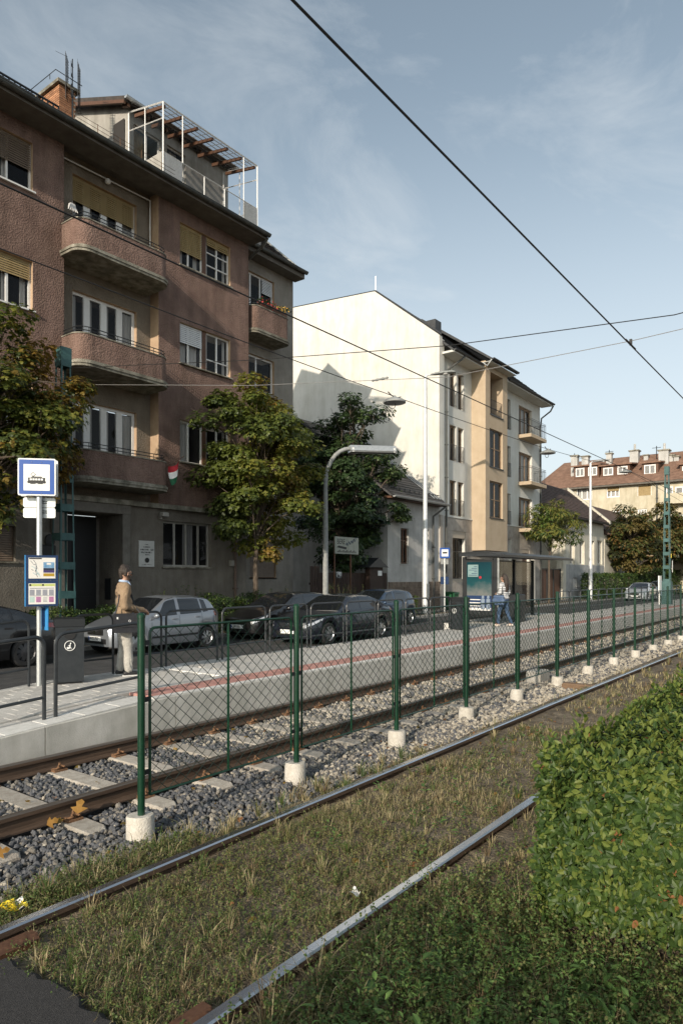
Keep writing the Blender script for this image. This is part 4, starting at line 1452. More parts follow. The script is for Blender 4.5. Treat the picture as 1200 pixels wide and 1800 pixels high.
# ================================================================ the white apartment house
WY = 19.0
M['white_wall'] = mat('cream_render', (0.66, 0.635, 0.58), (0.74, 0.72, 0.67), 1.2, 0.9, bump=0.12, bscale=60, stain=0.14)
M['white_front'] = mat('pale_grey_render', (0.60, 0.60, 0.565), (0.66, 0.66, 0.625), 1.5, 0.9, bump=0.15, bscale=60, stain=0.08)
M['tan'] = mat('tan_render', (0.43, 0.335, 0.235), (0.49, 0.39, 0.28), 1.5, 0.9, bump=0.15, bscale=60, stain=0.06)
M['stone_clad'] = mat('travertine_cladding', (0.30, 0.265, 0.23), (0.44, 0.40, 0.35), 2.5, 0.8, bump=0.3, bscale=30, rnd=0.10)
M['anthracite_roof'] = mat('anthracite_roof', (0.03, 0.032, 0.035), (0.055, 0.057, 0.06), 6, 0.6, bump=0.4, bscale=25)
M['door_wood'] = mat('pale_brown_joinery', (0.20, 0.13, 0.075), (0.28, 0.19, 0.115), 6, 0.6)
wh = thing('apartment_building', 'white apartment house with tall blank gable wall and tan bay', 'building', (42, WY, .1))
XG = px(771, WY)
XF0, XW1 = px(779, WY), px(951, WY)
ZE = 14.85
gz0 = pz(772, 589, WY)
apY = py_(658, XG); apZ = pzx(658, 512, XG)
bkY = py_(515, XG); bkZ = pzx(515, 541, XG)
poly = [(XG, WY - .02, .1), (XG, WY - .02, gz0), (XG, apY, apZ), (XG, bkY, bkZ), (XG, 34, bkZ), (XG, 34, .1)]
MB().prism(poly, (.35, 0, 0)).build('gable_wall', M['white_wall'], wh)
b = MB()
def dark_strip(a, c):
    b.tube([a, c], .06, 4)
dark_strip((XG + .1, WY - .1, gz0 + .04), (XG + .1, apY, apZ + .05))
dark_strip((XG + .1, apY, apZ + .05), (XG + .1, bkY, bkZ + .05))
dark_strip((XG + .1, bkY, bkZ + .05), (XG + .1, 34, bkZ + .05))
b.build('gable_flashing', M['anthracite_roof'], wh)
b = MB()
b.prism([(XG + .36, 18.25, ZE + .02), (XG + .36, apY, apZ - .05), (XG + .36, apY, apZ - .2), (XG + .36, 18.25, ZE - .12)], (XW1 - XG - .3, 0, 0))
b.quad((XG + .36, apY, apZ - .06), (XW1, apY, apZ - .06), (XW1, 34, bkZ - .06), (XG + .36, 34, bkZ - .06))
b.build('roof', M['anthracite_roof'], wh)
roof_tiles('roof_tiles', wh, XG + .38, XW1 + .05, 18.28, ZE + .04, apY, apZ - .02, .3, .36, M['anthracite_roof'], .03)
MB().tube([(XG + .2, apY + .05, apZ), (XG + .2, apY + .05, apZ + 1.0)], .02, 5).build('lightning_rod', M['galv'], wh)
MB().cbox(XG + .6, XG + 1.3, py_(745, XG) - .4, py_(745, XG) + .6, 16.2, pzx(745, 566, XG) + .3, .03).build('chimney', M['anthracite_roof'], wh)
# facade with openings
wins = []
ZR = [(pz(793, 712, WY), pz(793, 648, WY)), (pz(793, 808, WY), pz(793, 745, WY)), (pz(793, 905, WY), pz(793, 843, WY))]
for u0, u1 in ((793, 804.5), (807.5, 817.5)):
    for a, c in ZR:
        wins.append((px(u0, WY), px(u1, WY), a, c))
NR = [(pz(899.5, 756, WY), pz(899.5, 703, WY)), (pz(899.5, 839, WY), pz(899.5, 785, WY)), (pz(899.5, 923, WY), pz(899.5, 868, WY))]
for a, c in NR:
    wins.append((px(887, WY), px(899.5, WY), a, c))
BR = [(pz(914, 763, WY), pz(914, 711, WY)), (pz(914, 846, WY), pz(914, 793, WY)), (pz(914, 928, WY), pz(914, 873, WY))]
for a, c in BR:
    wins.append((px(914, WY), px(937, WY), a, c))
ZS = pz(785, 907, WY)
b = MB()
wall_holes(b, XG + .35, XW1, ZS, ZE, WY + .12, wins, .25, 0, 1)
b.quad((XW1, WY + .12, .1), (XW1, 34, .1), (XW1, 34, apZ), (XW1, WY + .12, ZE))
b.build('facade', [M['white_front'], M['white_wall']], wh)
MB().box(XG + .352, XF0 + .05, WY - .018, WY + .12, .1, gz0 - .15).build('wall_end', M['white_front'], wh)
MB().box(XG + .36, XW1 + .3, 18.24, WY + .12, ZE - .14, ZE - .02).build('eaves', M['white_front'], wh)
# ground floor clad with single stone panels
YS = WY + .08
gh = [(px(795, YS), px(818, YS), pz(795, 1018, YS), pz(795, 945, YS)), (px(893, YS), px(899, YS), pz(895, 970, YS) - .6, pz(895, 947, YS)),
      (px(917, YS), px(930, YS), .1, pz(920, 972, YS)), (px(865, YS), px(884, YS), .1, pz(870, 985, YS))]
b = MB()
wall_holes(b, XG + .35, XW1, .1, ZS, YS + .03, gh, .3, 0, 1)
gf = b.build('ground_floor_wall', [M['mortar'], M['white_wall']], wh)
OFF[gf.name] = OFF[wh.name]
npan = 0
x = XG + .36
zlist = np.linspace(.1, ZS - .04, 8)
protoc = {}
while x < XW1 - .1:
    w = min(.93, XW1 - x)
    for j in range(7):
        z0, z1 = zlist[j], zlist[j + 1]
        if any(h[0] - .02 < x + w and h[1] + .02 > x and h[2] < z1 and h[3] > z0 for h in gh):
            # cut pieces round an opening
            for h in gh:
                if h[0] < x + w and h[1] > x and h[2] < z1 and h[3] > z0:
                    if h[0] - x > .1:
                        MB().cbox(x + .004, h[0] - .002, YS, YS + .028, z0 + .004, z1 - .004, .001).build('stone_panel', M['stone_clad'], gf)
                    if x + w - h[1] > .1:
                        MB().cbox(h[1] + .002, x + w - .004, YS, YS + .028, z0 + .004, z1 - .004, .001).build('stone_panel', M['stone_clad'], gf)
            continue
        MB().cbox(x + .004, x + w - .004, YS - random.uniform(0, .006), YS + .028, z0 + .004, z1 - .004, .001).build('stone_panel', M['stone_clad'], gf)
    x += .93
MB().box(XG + .36, XW1, YS - .05, YS + .04, ZS - .035, ZS + .03).build('string_course', M['white_front'], wh)
MB().box(XG - .0, XG + .35, WY - .09, WY - .022, .1, ZS + .01).build('corner_pier', M['stone_clad'], wh)
def french_rail(parent, x0, x1, y, z0, h=.95):
    t = MB()
    t.tube([(x0, y, z0 + h), (x1, y, z0 + h)], .016, 4)
    t.tube([(x0, y, z0 + .1), (x1, y, z0 + .1)], .012, 4)
    n = max(4, int((x1 - x0) / .11))
    for i in range(n + 1):
        xx = x0 + (x1 - x0) * i / n
        t.tube([(xx, y, z0 + .02), (xx, y, z0 + h)], .009, 4)
    return t.build('window_railing', M['dark_frame'], parent)
for i, h in enumerate(wins):
    if i < 6:
        window(wh, *h, WY + .30, (.45,), fm=M['door_wood'], bar=.09, curtain=((.5, .95, 0),) if i != 1 else ((.1, .6, 0),), cm=M['curtain'])
        french_rail(wh, h[0] + .01, h[1] - .01, WY + .08, h[2])
    elif i < 9:
        window(wh, *h, WY + .30, (), fm=M['dark_frame'], bar=.06, curtain=((.1, .8, 0),), cm=M['curtain_dim'])
        french_rail(wh, h[0] + .01, h[1] - .01, WY + .08, h[2])
    else:
        window(wh, *h, WY + .30, (.3, .62), fm=M['door_wood'], bar=.12, curtain=((.35, .9, 0),))
window(wh, *gh[0], YS + .25, (.55,), trans=(.68,), fm=M['dark_frame'], bar=.07)
window(wh, *gh[1], YS + .25, (), fm=M['dark_frame'], bar=.05)
d = MB()
h = gh[2]
d.box(h[0], h[1], YS + .22, YS + .28, h[2], h[3])
for k in range(11):
    z_ = h[2] + .15 + k * (h[3] - h[2] - .3) / 11
    d.box(h[0] + .06, h[1] - .06, YS + .19, YS + .22, z_, z_ + (h[3] - h[2] - .3) / 11 * .6)
d.build('entrance_door', M['wood_brown'], wh)
window(wh, *gh[3], YS + .25, (.5,), fm=M['dark_frame'], bar=.07, pane=M['pane'])
# tan bay
XB0, BYF = px(831, WY), 18.17
XB1 = px(891, BYF)
zb0, zb1 = pz(853, 967, BYF), pz(853, 645, BYF)
bw = [(px(861, BYF), px(883, BYF), pz(861, 727, BYF), pz(861, 653, BYF), .8), (px(860, BYF), px(883, BYF), pz(860, 819, BYF), pz(860, 752, BYF)), (px(860, BYF), px(883, BYF), pz(860, 909, BYF), pz(860, 844, BYF))]
b = MB()
wall_holes(b, XB0, XB1, zb0, zb1 + .4, BYF, bw, .2)
b.quad((XB0, BYF, zb0), (XB0, WY + .12, zb0), (XB0, WY + .12, zb1 + .4), (XB0, BYF, zb1 + .4))
b.quad((XB1, BYF, zb0), (XB1, WY + .12, zb0), (XB1, WY + .12, zb1 + .4), (XB1, BYF, zb1 + .4))
b.quad((XB0, BYF, zb0), (XB1, BYF, zb0), (XB1, WY + .12, zb0), (XB0, WY + .12, zb0), 1)
b.build('bay', [M['tan'], M['wood_brown']], wh)
window(wh, *bw[1], BYF + .12, (.5,), trans=(.5,), fm=M['door_wood'], bar=.07)
window(wh, *bw[2], BYF + .12, (.5,), trans=(.5,), fm=M['door_wood'], bar=.07)
b = MB(); h = bw[0]
b.box(h[0], h[1], BYF + .8, BYF + .82, h[2], h[3])
b.build('loggia_back', M['wood_brown'], wh)
french_rail(wh, h[0] + .02, h[1] - .02, BYF + .05, h[2])
for h in bw:
    MB().box(h[0] - .05, h[1] + .05, BYF - .06, BYF - .002, h[2] - .06, h[2] - .003).build('sill', M['dark_frame'], wh)
zr = zb1 + .45
MB().prism([(XB0 - .3, BYF - .55, zr - .05), (XB0 - .3, 22.5, zr + 3.4), (XB0 - .3, 22.5, zr + 3.2), (XB0 - .3, BYF - .55, zr - .2)], (XB1 - XB0 + .6, 0, 0)).build('bay_roof', M['anthracite_roof'], wh)
MB().box(XB0 - .29, XB1 + .29, BYF - .5, WY - .2, zr - .25, zr - .22).build('bay_eaves', M['white_front'], wh)
gutter(wh, XG + .36, XB0 - .35, 18.18, ZE + .02, .09, M['anthracite_roof'])
gutter(wh, XB1 + .35, XW1 + .4, 18.18, ZE + .02, .09, M['anthracite_roof'])
gutter(wh, XB0 - .32, XB1 + .32, BYF - .62, zr - .08, .09, M['anthracite_roof'])
xdp = px(782, WY) + .02
pipe(wh, [(xdp + .9, 18.2, ZE - .1), (xdp + .7, 18.3, ZE - .3), (xdp + .05, WY - .05, ZE - 1.0), (xdp, WY - .07, ZE - 1.5), (xdp, WY - .07, .1)], .06, M['gutter'])
pipe(wh, [(XB0 - .3, 17.62, zr - .15), (XB0 - .32, 17.9, zr - .5), (XB0 - .4, 18.2, ZE + .1)], .05, M['galv'])
pipe(wh, [(XW1 + .3, 18.2, ZE - .1), (XW1 + .25, 18.4, ZE - .5), (XW1 - .0, WY, ZE - 1.0), (XW1 - .03, WY + .05, ZE - 1.6), (XW1 - .03, WY + .05, .1)], .06)
XQ0, XQ1, QF = px(913, WY), px(960, 18.17), 18.17
for i, (a, c) in enumerate(BR):
    s = MB().cbox(XQ0, XQ1, QF, WY + .12, a - .28, a - .04, .02).build('balcony', M['tan'], wh)
    OFF[s.name] = OFF[wh.name]
    t = MB()
    z_ = a - .04
    path = [(XQ0 + .04, WY + .1), (XQ0 + .04, QF + .04), (XQ1 - .04, QF + .04), (XQ1 - .04, WY + .1)]
    for hh in (.08, .95, 1.05):
        t.tube([(*p, z_ + hh) for p in path], .016 if hh > .9 else .012, 4)
    for (p, q) in zip(path[:-1], path[1:]):
        L = math.hypot(q[0] - p[0], q[1] - p[1])
        n = int(L / .12)
        for k in range(n + 1):
            t.tube([(p[0] + (q[0] - p[0]) * k / n, p[1] + (q[1] - p[1]) * k / n, z_ + (.0 if k in (0, n) else .08)), (p[0] + (q[0] - p[0]) * k / n, p[1] + (q[1] - p[1]) * k / n, z_ + .95)], .008, 3)
    t.build('railing', M['dark_frame'], s)
col = MB().lathe([(.17, 0), (.17, .2), (.15, .25), (.15, 3.0), (.18, 3.05), (.18, 3.2)], 14, (px(936, YS - .4), YS - .4, .1))
colm = tag(col.build('entrance_column', M['white_wall'], smooth=True), 'round cream column beside the white house entrance', 'column')

# ================================================================ single-storey house with grey front
HX0, HX1, HY = px(681, WY), XG - .01, WY
M['house_grey'] = mat('pale_grey_plaster', (0.42, 0.41, 0.39), (0.52, 0.51, 0.49), 1.5, 0.92, bump=0.3, bscale=40, stain=0.22)
M['slate'] = mat('slate_roof', (0.045, 0.045, 0.048), (0.095, 0.09, 0.09), 5, 0.7, stain=0.2)
hs = thing('house', 'single storey grey house with slate roof and stone plinth beside the white gable', 'house', (31.5, HY, .1))
hw = [(px(704, HY), px(717.5, HY), pz(704, 991, HY), pz(704, 928, HY)), (px(744, HY), px(753.5, HY), pz(753, 990, HY), pz(753, 931, HY))]
HZ = 5.95
b = MB()
wall_holes(b, HX0, HX1, .1, HZ, HY, hw, .2)
b.quad((HX0, HY, .1), (HX0, 26, .1), (HX0, 26, HZ + 2), (HX0, HY, HZ))
b.build('facade', M['house_grey'], hs)
for h in hw:
    window(hs, *h, HY + .12, (.5,), trans=(.66,), fm=M['wood_brown'], bar=.08, sill=(.16, M['house_grey']))
zp = pz(690, 1023, HY)
pl = MB().box(HX0 - .02, HX1, HY - .04, HY - .003, .1, zp).build('plinth', M['mortar'], hs)
OFF[pl.name] = OFF[hs.name]
M['plinth_stone'] = mat('brown_plinth_stone', (0.13, 0.095, 0.07), (0.23, 0.18, 0.14), 5, 0.9, bump=0.5, bscale=30, rnd=0.2)
x = HX0
row = 0
nr = max(2, int((zp - .1) / .25))
for r_ in range(nr):
    x = HX0 - (.2 if r_ % 2 else 0)
    z0, z1 = .1 + (zp - .1) * r_ / nr, .1 + (zp - .1) * (r_ + 1) / nr
    while x < HX1 - .1:
        w = random.uniform(.38, .6)
        MB().cbox(max(x, HX0) + .008, min(x + w, HX1) - .008, HY - .075 - random.uniform(0, .02), HY - .04, z0 + .008, z1 - .008, .004).build('plinth_stone', M['plinth_stone'], pl)
        x += w
EY, EZ = 18.45, 6.02
RY, RZ = 24.6, EZ + .76 * (24.6 - EY)
MB().prism([(HX0 - .4, EY, EZ), (HX0 - .4, RY, RZ), (HX0 - .4, 30.7, EZ), (HX0 - .4, 30.7, EZ - .12), (HX0 - .4, RY, RZ - .15), (HX0 - .4, EY, EZ - .12)], (HX1 - HX0 + .4, 0, 0)).build('roof', M['slate'], hs)
roof_tiles('roof_tiles', hs, HX0 - .4, HX1, EY, EZ + .015, RY, RZ + .01, .28, .3, M['slate'], .025)
MB().box(HX0 - .4, HX1, EY, HY, EZ - .13, EZ - .02).build('eaves', M['wood_brown'], hs)
gutter(hs, HX0 - .4, HX1 + .05, EY - .1, EZ - .02, .09, M['galv'])
pipe(hs, [(HX1 - .2, EY - .05, EZ - .1), (HX1 - .5, EY + .1, EZ - .35), (HX1 - .75, HY - .08, EZ - .7), (HX1 - .75, HY - .08, .1)], .055, M['gutter'])
for k in range(4):
    yy = EY + .6 + k * 1.5
    MB().tube([(HX1 - 1.1 + k * .02, EY + .3, EZ + .35), (HX1 - 1.1 + k * .02, RY, RZ + .12)], .025, 4)
b = MB()
for xx in (HX1 - .45, HX1 - .75, HX1 - 1.1):
    b.tube([(xx, EY + .2, EZ + .26), (xx, RY - .1, RZ + .1)], .022, 4)
b.build('lightning_cable', M['galv'], hs)
b = MB()
x = HX0
while x < HX1:
    b.box(x, x + .03, EY + .45, EY + .5, EZ + .3, EZ + .55)
    x += .5
b.box(HX0, HX1, EY + .47, EY + .49, EZ + .5, EZ + .53)
b.build('snow_guard', M['dark_frame'], hs)
sk0, sk1 = px(705, 20.9), px(716, 20.9)
sy = 20.6
MB().prism([(sk0, sy, EZ + .76 * (sy - EY) + .06), (sk0, sy + .9, EZ + .76 * (sy + .9 - EY) + .06), (sk0, sy + .9, EZ + .76 * (sy + .9 - EY) + .14), (sk0, sy, EZ + .76 * (sy - EY) + .14)], (sk1 - sk0, 0, 0)).build('skylight', M['galv'], hs)

# ================================================================ low tiled house beyond the white one
M['ochre_wall'] = mat('cream_plaster', (0.56, 0.52, 0.43), (0.66, 0.62, 0.53), 1.3, 0.92, bump=0.2, stain=0.15)
M['dado'] = mat('grey_dado', (0.33, 0.33, 0.33), (0.44, 0.44, 0.44), 2, 0.9, stain=0.2)
M['brown_tile'] = mat('brown_roof_tile', (0.06, 0.038, 0.032), (0.13, 0.085, 0.07), 3, 0.85, stain=0.25)
lh = thing('house', 'long low cream house with brown tiled roof and narrow windows', 'house', (60, WY, .1))
LX0, LX1 = XW1 + .05, 65.8
LF = px(993, WY)
ups = [(px(u, WY), px(u + 8.5, WY), pz(u, 992, WY), pz(u, 950, WY)) for u in (1001, 1018, 1035, 1049)]
lows = [(px(u, WY), px(u + 7.5, WY), pz(u, 1035, WY), pz(u, 1016, WY)) for u in (1005, 1023, 1040)]
LZ = 6.75
b = MB()
wall_holes(b, LF, LX1, 2.95, LZ, WY, ups, .35)
wall_holes(b, LF, LX1, .1, 2.95, WY - .04, lows, .12, 1, 1)
b.quad((LF, WY, .1), (LF, 26, .1), (LF, 26, LZ), (LF, WY, LZ))
b.quad((LX1, WY, .1), (LX1, 26, .1), (LX1, 22.2, 10.1), (LX1, WY, LZ))
b.quad((LF, WY - .04, 2.95), (LX1, WY - .04, 2.95), (LX1, WY, 2.95), (LF, WY, 2.95), 1)
b.build('facade', [M['ochre_wall'], M['dado']], lh)
for h in ups:
    window(lh, *h, WY + .22, (.5,), fm=M['white_paint'], bar=.09, curtain=((0, 1, .0),))
for h in lows:
    MB().box(h[0], h[1], WY + .05, WY + .09, h[2], h[3]).build('vent_cover', M['white_paint'], lh)
MB().prism([(LX0, 18.5, 6.9), (LX0, 22.4, 10.25), (LX0, 26.3, 6.9), (LX0, 26.3, 6.75), (LX0, 22.4, 10.1), (LX0, 18.5, 6.75)], (LX1 - LX0, 0, 0)).build('roof', M['brown_tile'], lh)
roof_tiles('roof_tiles', lh, LX0, LX1, 18.5, 6.92, 22.4, 10.27, .26, .3, M['brown_tile'], .035)
MB().prism([(LX1, 18.45, 6.75), (LX1, 22.4, 10.2), (LX1, 22.4, 10.55), (LX1, 18.45, 7.1)], (.4, 0, 0)).build('fire_wall_cap', M['ochre_wall'], lh)
gutter(lh, LX0 + .5, LX1, 18.42, 6.8, .09)
lh2 = thing('house', 'far low house with dark roof behind the brown chestnut trees', 'house', (72, WY, .1))
MB().box(LX1 + .4, 84, WY + .02, 26, .1, 5.9).build('wall', M['ochre_wall'], lh2)
MB().prism([(LX1 + .4, 18.5, 5.9), (LX1 + .4, 22.4, 9.4), (LX1 + .4, 26.3, 5.9)], (18, 0, 0)).build('roof', M['brown_tile'], lh2)
# gate between
gt = thing('gate', 'brown metal yard gate beside the white house', 'gate', (52.5, WY + .1, .1))
g0, g1 = XW1 + .15, LF - .75
gz = pz(970, 1000, WY)
MB().box(g0, g1, WY + .2, WY + .24, .15, gz).build('sheet', M['wood_brown'], gt)
b = MB()
for f in (0, .32, .64, 1):
    xx = g0 + (g1 - g0) * f
    b.box(xx - .04, xx + .04, WY + .12, WY + .2, .1, gz + .05)
b.box(g0, g1, WY + .13, WY + .19, gz - .06, gz + .04)
b.build('gate_frame', M['dark_frame'], gt)
tag(MB().box(LF - .7, LF - .02, WY - .06, WY + .5, .1, gz + 1.2).build('gate_pier', M['ochre_wall']), 'cream pier between the yard gate and the low house', 'pier')
tag(MB().box(g0, LF, WY + .9, WY + 1.1, .1, 2.6).build('yard_wall', M['dado']), 'grey yard wall behind the brown gate', 'wall')

# ================================================================ apartments closing the street
AX = 85.0
M['ap_wall'] = mat('yellowed_plaster', (0.50, 0.44, 0.32), (0.60, 0.54, 0.42), .8, 0.92, stain=0.22)
M['orange_tile'] = mat('orange_roof_tile', (0.18, 0.10, 0.068), (0.27, 0.16, 0.11), 1.6, 0.9, bump=0.8, bscale=6, stain=0.3, stretch=(1, 1, 3))
ap = thing('apartment_building', 'long yellowish apartment block with orange tiled roof at the street end', 'building', (AX, 22, .1))
aw = []
def AW(u0, v0, u1, v1):
    return (py_(u1, AX), py_(u0, AX), pzx(u0, v1, AX), pzx(u0, v0, AX))
specs = [(1065, 857, 1088, 875, .62), (1119, 854, 1144, 872, .02), (1120, 895, 1136, 912, .9), (1075, 897, 1092, 913, .9), (1030, 900, 1048, 915, .9), (1012, 858, 1040, 880, .9), (1160, 925, 1176, 942, .9), (1119, 937, 1140, 955, .9)]
aw = [AW(*s[:4]) for s in specs]
AZ = pzx(1100, 852, AX)
AY0, AY1 = 11.6, py_(940, AX)
b = MB()
wall_holes(b, AY0, AY1, .1, AZ, AX, aw, .25, axis='x')
b.prism([(AX + .26, AY0, .1), (AX + 12.4, AY0, .1), (AX + 12.4, AY0, AZ), (AX + 6.5, AY0, AZ + 4), (AX + .26, AY0, AZ)], (0, .3, 0))
b.quad((AX, AY0, .1), (AX + .26, AY0, .1), (AX + .26, AY0, AZ), (AX, AY0, AZ))
b.build('facade', M['ap_wall'], ap)
for s, h in zip(specs, aw):
    window(ap, *h, AX + .12, (.33, .66), axis='x', bar=.14, blind=(0, 1, s[4], M['blind_yellow']) if s[4] < .9 else None, curtain=((.1, .9, 0),))
RX, RZ2 = AX + 6.5, pzx(1100, 803, AX + 6.5)
b = MB()
b.add([(AX - .6, AY0, AZ + .1), (AX - .6, AY1 + .5, AZ + .1), (RX, AY1 - 1.5, RZ2), (RX, AY0, RZ2)], [(0, 1, 2, 3)])
b.add([(AX - .6, AY1 + .5, AZ + .1), (AX + 13, AY1 + .5, AZ + .1), (RX, AY1 - 1.5, RZ2)], [(0, 1, 2)])
b.add([(AX + 13, AY0, AZ + .1), (AX + 13, AY1 + .5, AZ + .1), (RX, AY1 - 1.5, RZ2), (RX, AY0, RZ2)], [(0, 1, 2, 3)])
b.build('roof', M['orange_tile'], ap)
MB().box(AX - .62, AX, AY0, AY1 + .5, AZ - .12, AZ + .07).build('eaves', M['soffit'], ap)
def dormer(u0, v0, u1, v1, xd, nw):
    y0, y1 = py_(u1, xd), py_(u0, xd)
    z0, z1 = pzx(u0, v1, xd), pzx(u0, v0, xd)
    d = MB().box(xd, xd + 4, y0, y1, z0 - .4, z1).build('dormer', M['wood_brown'], ap)
    OFF[d.name] = OFF[ap.name]
    MB().prism([(xd - .3, y0 - .3, z1 + .02), (xd - .3, y1 + .3, z1 + .02), (xd - .3, y1 + .3, z1 + .2), (xd - .3, y0 - .3, z1 + .2)], (4.3, 0, .5)).build('dormer_roof', M['orange_tile'], d)
    for k in range(nw):
        f0, f1 = (k + .15) / nw, (k + .85) / nw
        a0, a1 = y0 + (y1 - y0) * f0, y0 + (y1 - y0) * f1
        MB().box(xd - .06, xd - .003, a0, a1, z0 + .15, z1 - .15).build('dormer_window', M['white_paint'], d)
        MB().box(xd - .08, xd - .062, a0 + .12, (a0 + a1) / 2 - .06, z0 + .27, z1 - .27).build('dormer_pane', M['pane'], d)
        MB().box(xd - .08, xd - .062, (a0 + a1) / 2 + .06, a1 - .12, z0 + .27, z1 - .27).build('dormer_pane', M['pane'], d)
dormer(1008, 822, 1052, 841, AX + 1.4, 2)
dormer(1056, 821, 1106, 839, AX + 1.4, 2)
dormer(1127, 816, 1156, 837, AX + 1.4, 1)
dormer(1194, 818, 1222, 836, AX + 1.4, 1)
for u, v0, v1, w, d_ in ((1008, 802, 826, .8, 2.4), (1027, 803, 826, .8, 2.4), (1069, 798, 818, .65, 4.5), (1113, 793, 818, 1.0, 4.5), (1134, 801, 812, .5, 5), (1165, 792, 818, 1.1, 3.5), (1176, 801, 818, .9, 4), (1187, 803, 818, .6, 4)):
    xx = AX + d_
    yc = py_(u, xx)
    za, zc = pzx(u, v1, xx) - .8, pzx(u, v0, xx)
    c = MB().box(xx, xx + w, yc - w / 2, yc + w / 2, za, zc).build('chimney', M['house_grey'], ap)
    OFF[c.name] = OFF[ap.name]
    MB().box(xx - .12, xx + w + .12, yc - w / 2 - .12, yc + w / 2 + .12, zc + .003, zc + .15).build('chimney_cap', M['slab_edge'], c)
    if w > .9:
        MB().lathe([(.14, 0), (.14, .8)], 8, (xx + w / 2, yc, zc + .15)).build('chimney_pot', M['house_grey'], c)
b = MB()
for u, v0 in ((1153, 784), (1009, 797), (1070, 791)):
    xx = AX + 5
    yc = py_(u, xx)
    b.tube([(xx, yc, 14.5), (xx, yc, pzx(u, v0, xx))], .05, 4)
    b.tube([(xx, yc - .5, pzx(u, v0 + 3, xx)), (xx, yc + .5, pzx(u, v0 + 3, xx))], .03, 4)
b.build('roof_aerial', M['dark_frame'], ap)
# loggias of the right-hand part
ya, yb_ = AY0, py_(1163, AX)
lg = MB()
for v in (884, 935):
    z_ = pzx(1170, v, AX)
    lg.box(AX - 1.1, AX - .002, ya, yb_, z_ - .2, z_)
    lg.box(AX - 1.1, AX - 1.03, ya, yb_, z_ + .003, z_ + .95)
lg.build('loggia', M['ap_wall'], ap)
for v0, v1 in ((856, 882), (905, 932)):
    for u0, u1 in ((1170, 1182), (1186, 1200)):
        h = AW(u0, v0, u1, v1)
        MB().box(AX - .05, AX - .003, *h).build('loggia_window', M['white_paint'], ap)
        MB().box(AX - .07, AX - .052, h[0] + .12, h[1] - .12, h[2] + .12, h[3] - .12).build('loggia_pane', M['pane'], ap)
pipe(ap, [(AX - .1, py_(1154, AX), AZ), (AX - .1, py_(1154, AX), .1)], .1)

# a further row closing the view to the right along the tram line
fb = thing('apartment_building', 'distant pale apartment block at the far right end of the tram line', 'building', (150, 0, 0))
MB().box(150, 165, -60, 4, 0, 12).build('wall', M['ap_wall'], fb)
MB().prism([(149, -60, 12), (157, -60, 16), (166, -60, 12)], (0, 64, 0)).build('roof', M['orange_tile'], fb)
# ================================================================ plants
def leafmat(name, c, c2, tr=.28, rough=.45, spec=.4):
    return mat(name, c, c2, 9, rough, trans=tr, spec=spec)
LG = [leafmat('leaf_green', (.10, .13, .026), (.15, .18, .036), .42), leafmat('leaf_olive', (.19, .195, .035), (.26, .25, .05), .45),
      leafmat('leaf_dark', (.045, .066, .018), (.07, .095, .026), .38), leafmat('leaf_rust', (.20, .14, .032), (.26, .185, .045), .42), leafmat('leaf_orange', (.24, .145, .03), (.30, .19, .04), .4)]
L_DARK = [leafmat('dark_leaf_green', (.034, .062, .022), (.052, .09, .03), .25), leafmat('dark_leaf_mid', (.065, .105, .034), (.09, .135, .042), .28), leafmat('dark_leaf_deep', (.008, .022, .009), (.014, .034, .012), .12)]
L_WAL = [leafmat('walnut_leaf', (.07, .12, .025), (.11, .16, .035)), leafmat('walnut_leaf_yellow', (.16, .16, .03), (.2, .2, .05)), leafmat('walnut_leaf_dark', (.04, .075, .018), (.06, .1, .025))]
L_CHE = [leafmat('chestnut_brown', (.125, .095, .03), (.17, .135, .045)), leafmat('chestnut_green', (.065, .08, .022), (.095, .11, .03)), leafmat('chestnut_rust', (.16, .095, .03), (.21, .13, .04)), leafmat('chestnut_dark', (.025, .032, .012), (.04, .045, .018))]
L_HED = [leafmat('shrub_leaf', (.045, .085, .02), (.075, .12, .028)), leafmat('shrub_leaf_dark', (.022, .045, .013), (.038, .068, .018)), leafmat('shrub_leaf_light', (.08, .12, .025), (.11, .15, .03))]
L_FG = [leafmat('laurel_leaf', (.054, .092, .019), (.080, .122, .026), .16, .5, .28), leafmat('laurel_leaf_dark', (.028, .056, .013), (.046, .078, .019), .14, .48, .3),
        leafmat('laurel_leaf_bright', (.125, .165, .034), (.17, .20, .045), .25, .5, .28), leafmat('laurel_leaf_brown', (.20, .09, .035), (.28, .14, .06), .15, .7, .2)]

MAPLE = (np.array([[0, 0, 0], [-.32, .18, .04], [-.62, .42, -.06], [-.18, .48, .03], [-.30, .80, 0], [0, .62, .05], [0, 1.0, -.12], [.30, .80, 0], [.18, .48, .03], [.62, .42, -.06], [.32, .18, .04]]),
         np.array([[0, 1, 3], [1, 2, 3], [0, 3, 5], [3, 4, 5], [5, 4, 6], [5, 6, 7], [0, 5, 8], [5, 7, 8], [0, 8, 10], [8, 9, 10]]))
OVAL = (np.array([[0, 0, 0], [-.27, .42, .08], [0, .45, -.02], [.27, .42, .08], [0, 1.0, -.10], [-.20, .75, .04], [.20, .75, .04]]),
        np.array([[0, 2, 1], [0, 3, 2], [1, 2, 5], [2, 3, 6], [2, 4, 5], [2, 6, 4]]))
LANCE = (np.array([[0, 0, 0], [-.15, .4, .05], [0, .42, -.02], [.15, .4, .05], [0, 1.0, -.15]]), np.array([[0, 2, 1], [0, 3, 2], [1, 2, 4], [2, 3, 4]]))
QUAD2 = (np.array([[0, 0, 0], [-.4, .5, .08], [.4, .5, .08], [0, 1.0, -.08]]), np.array([[0, 2, 1], [1, 2, 3]]))
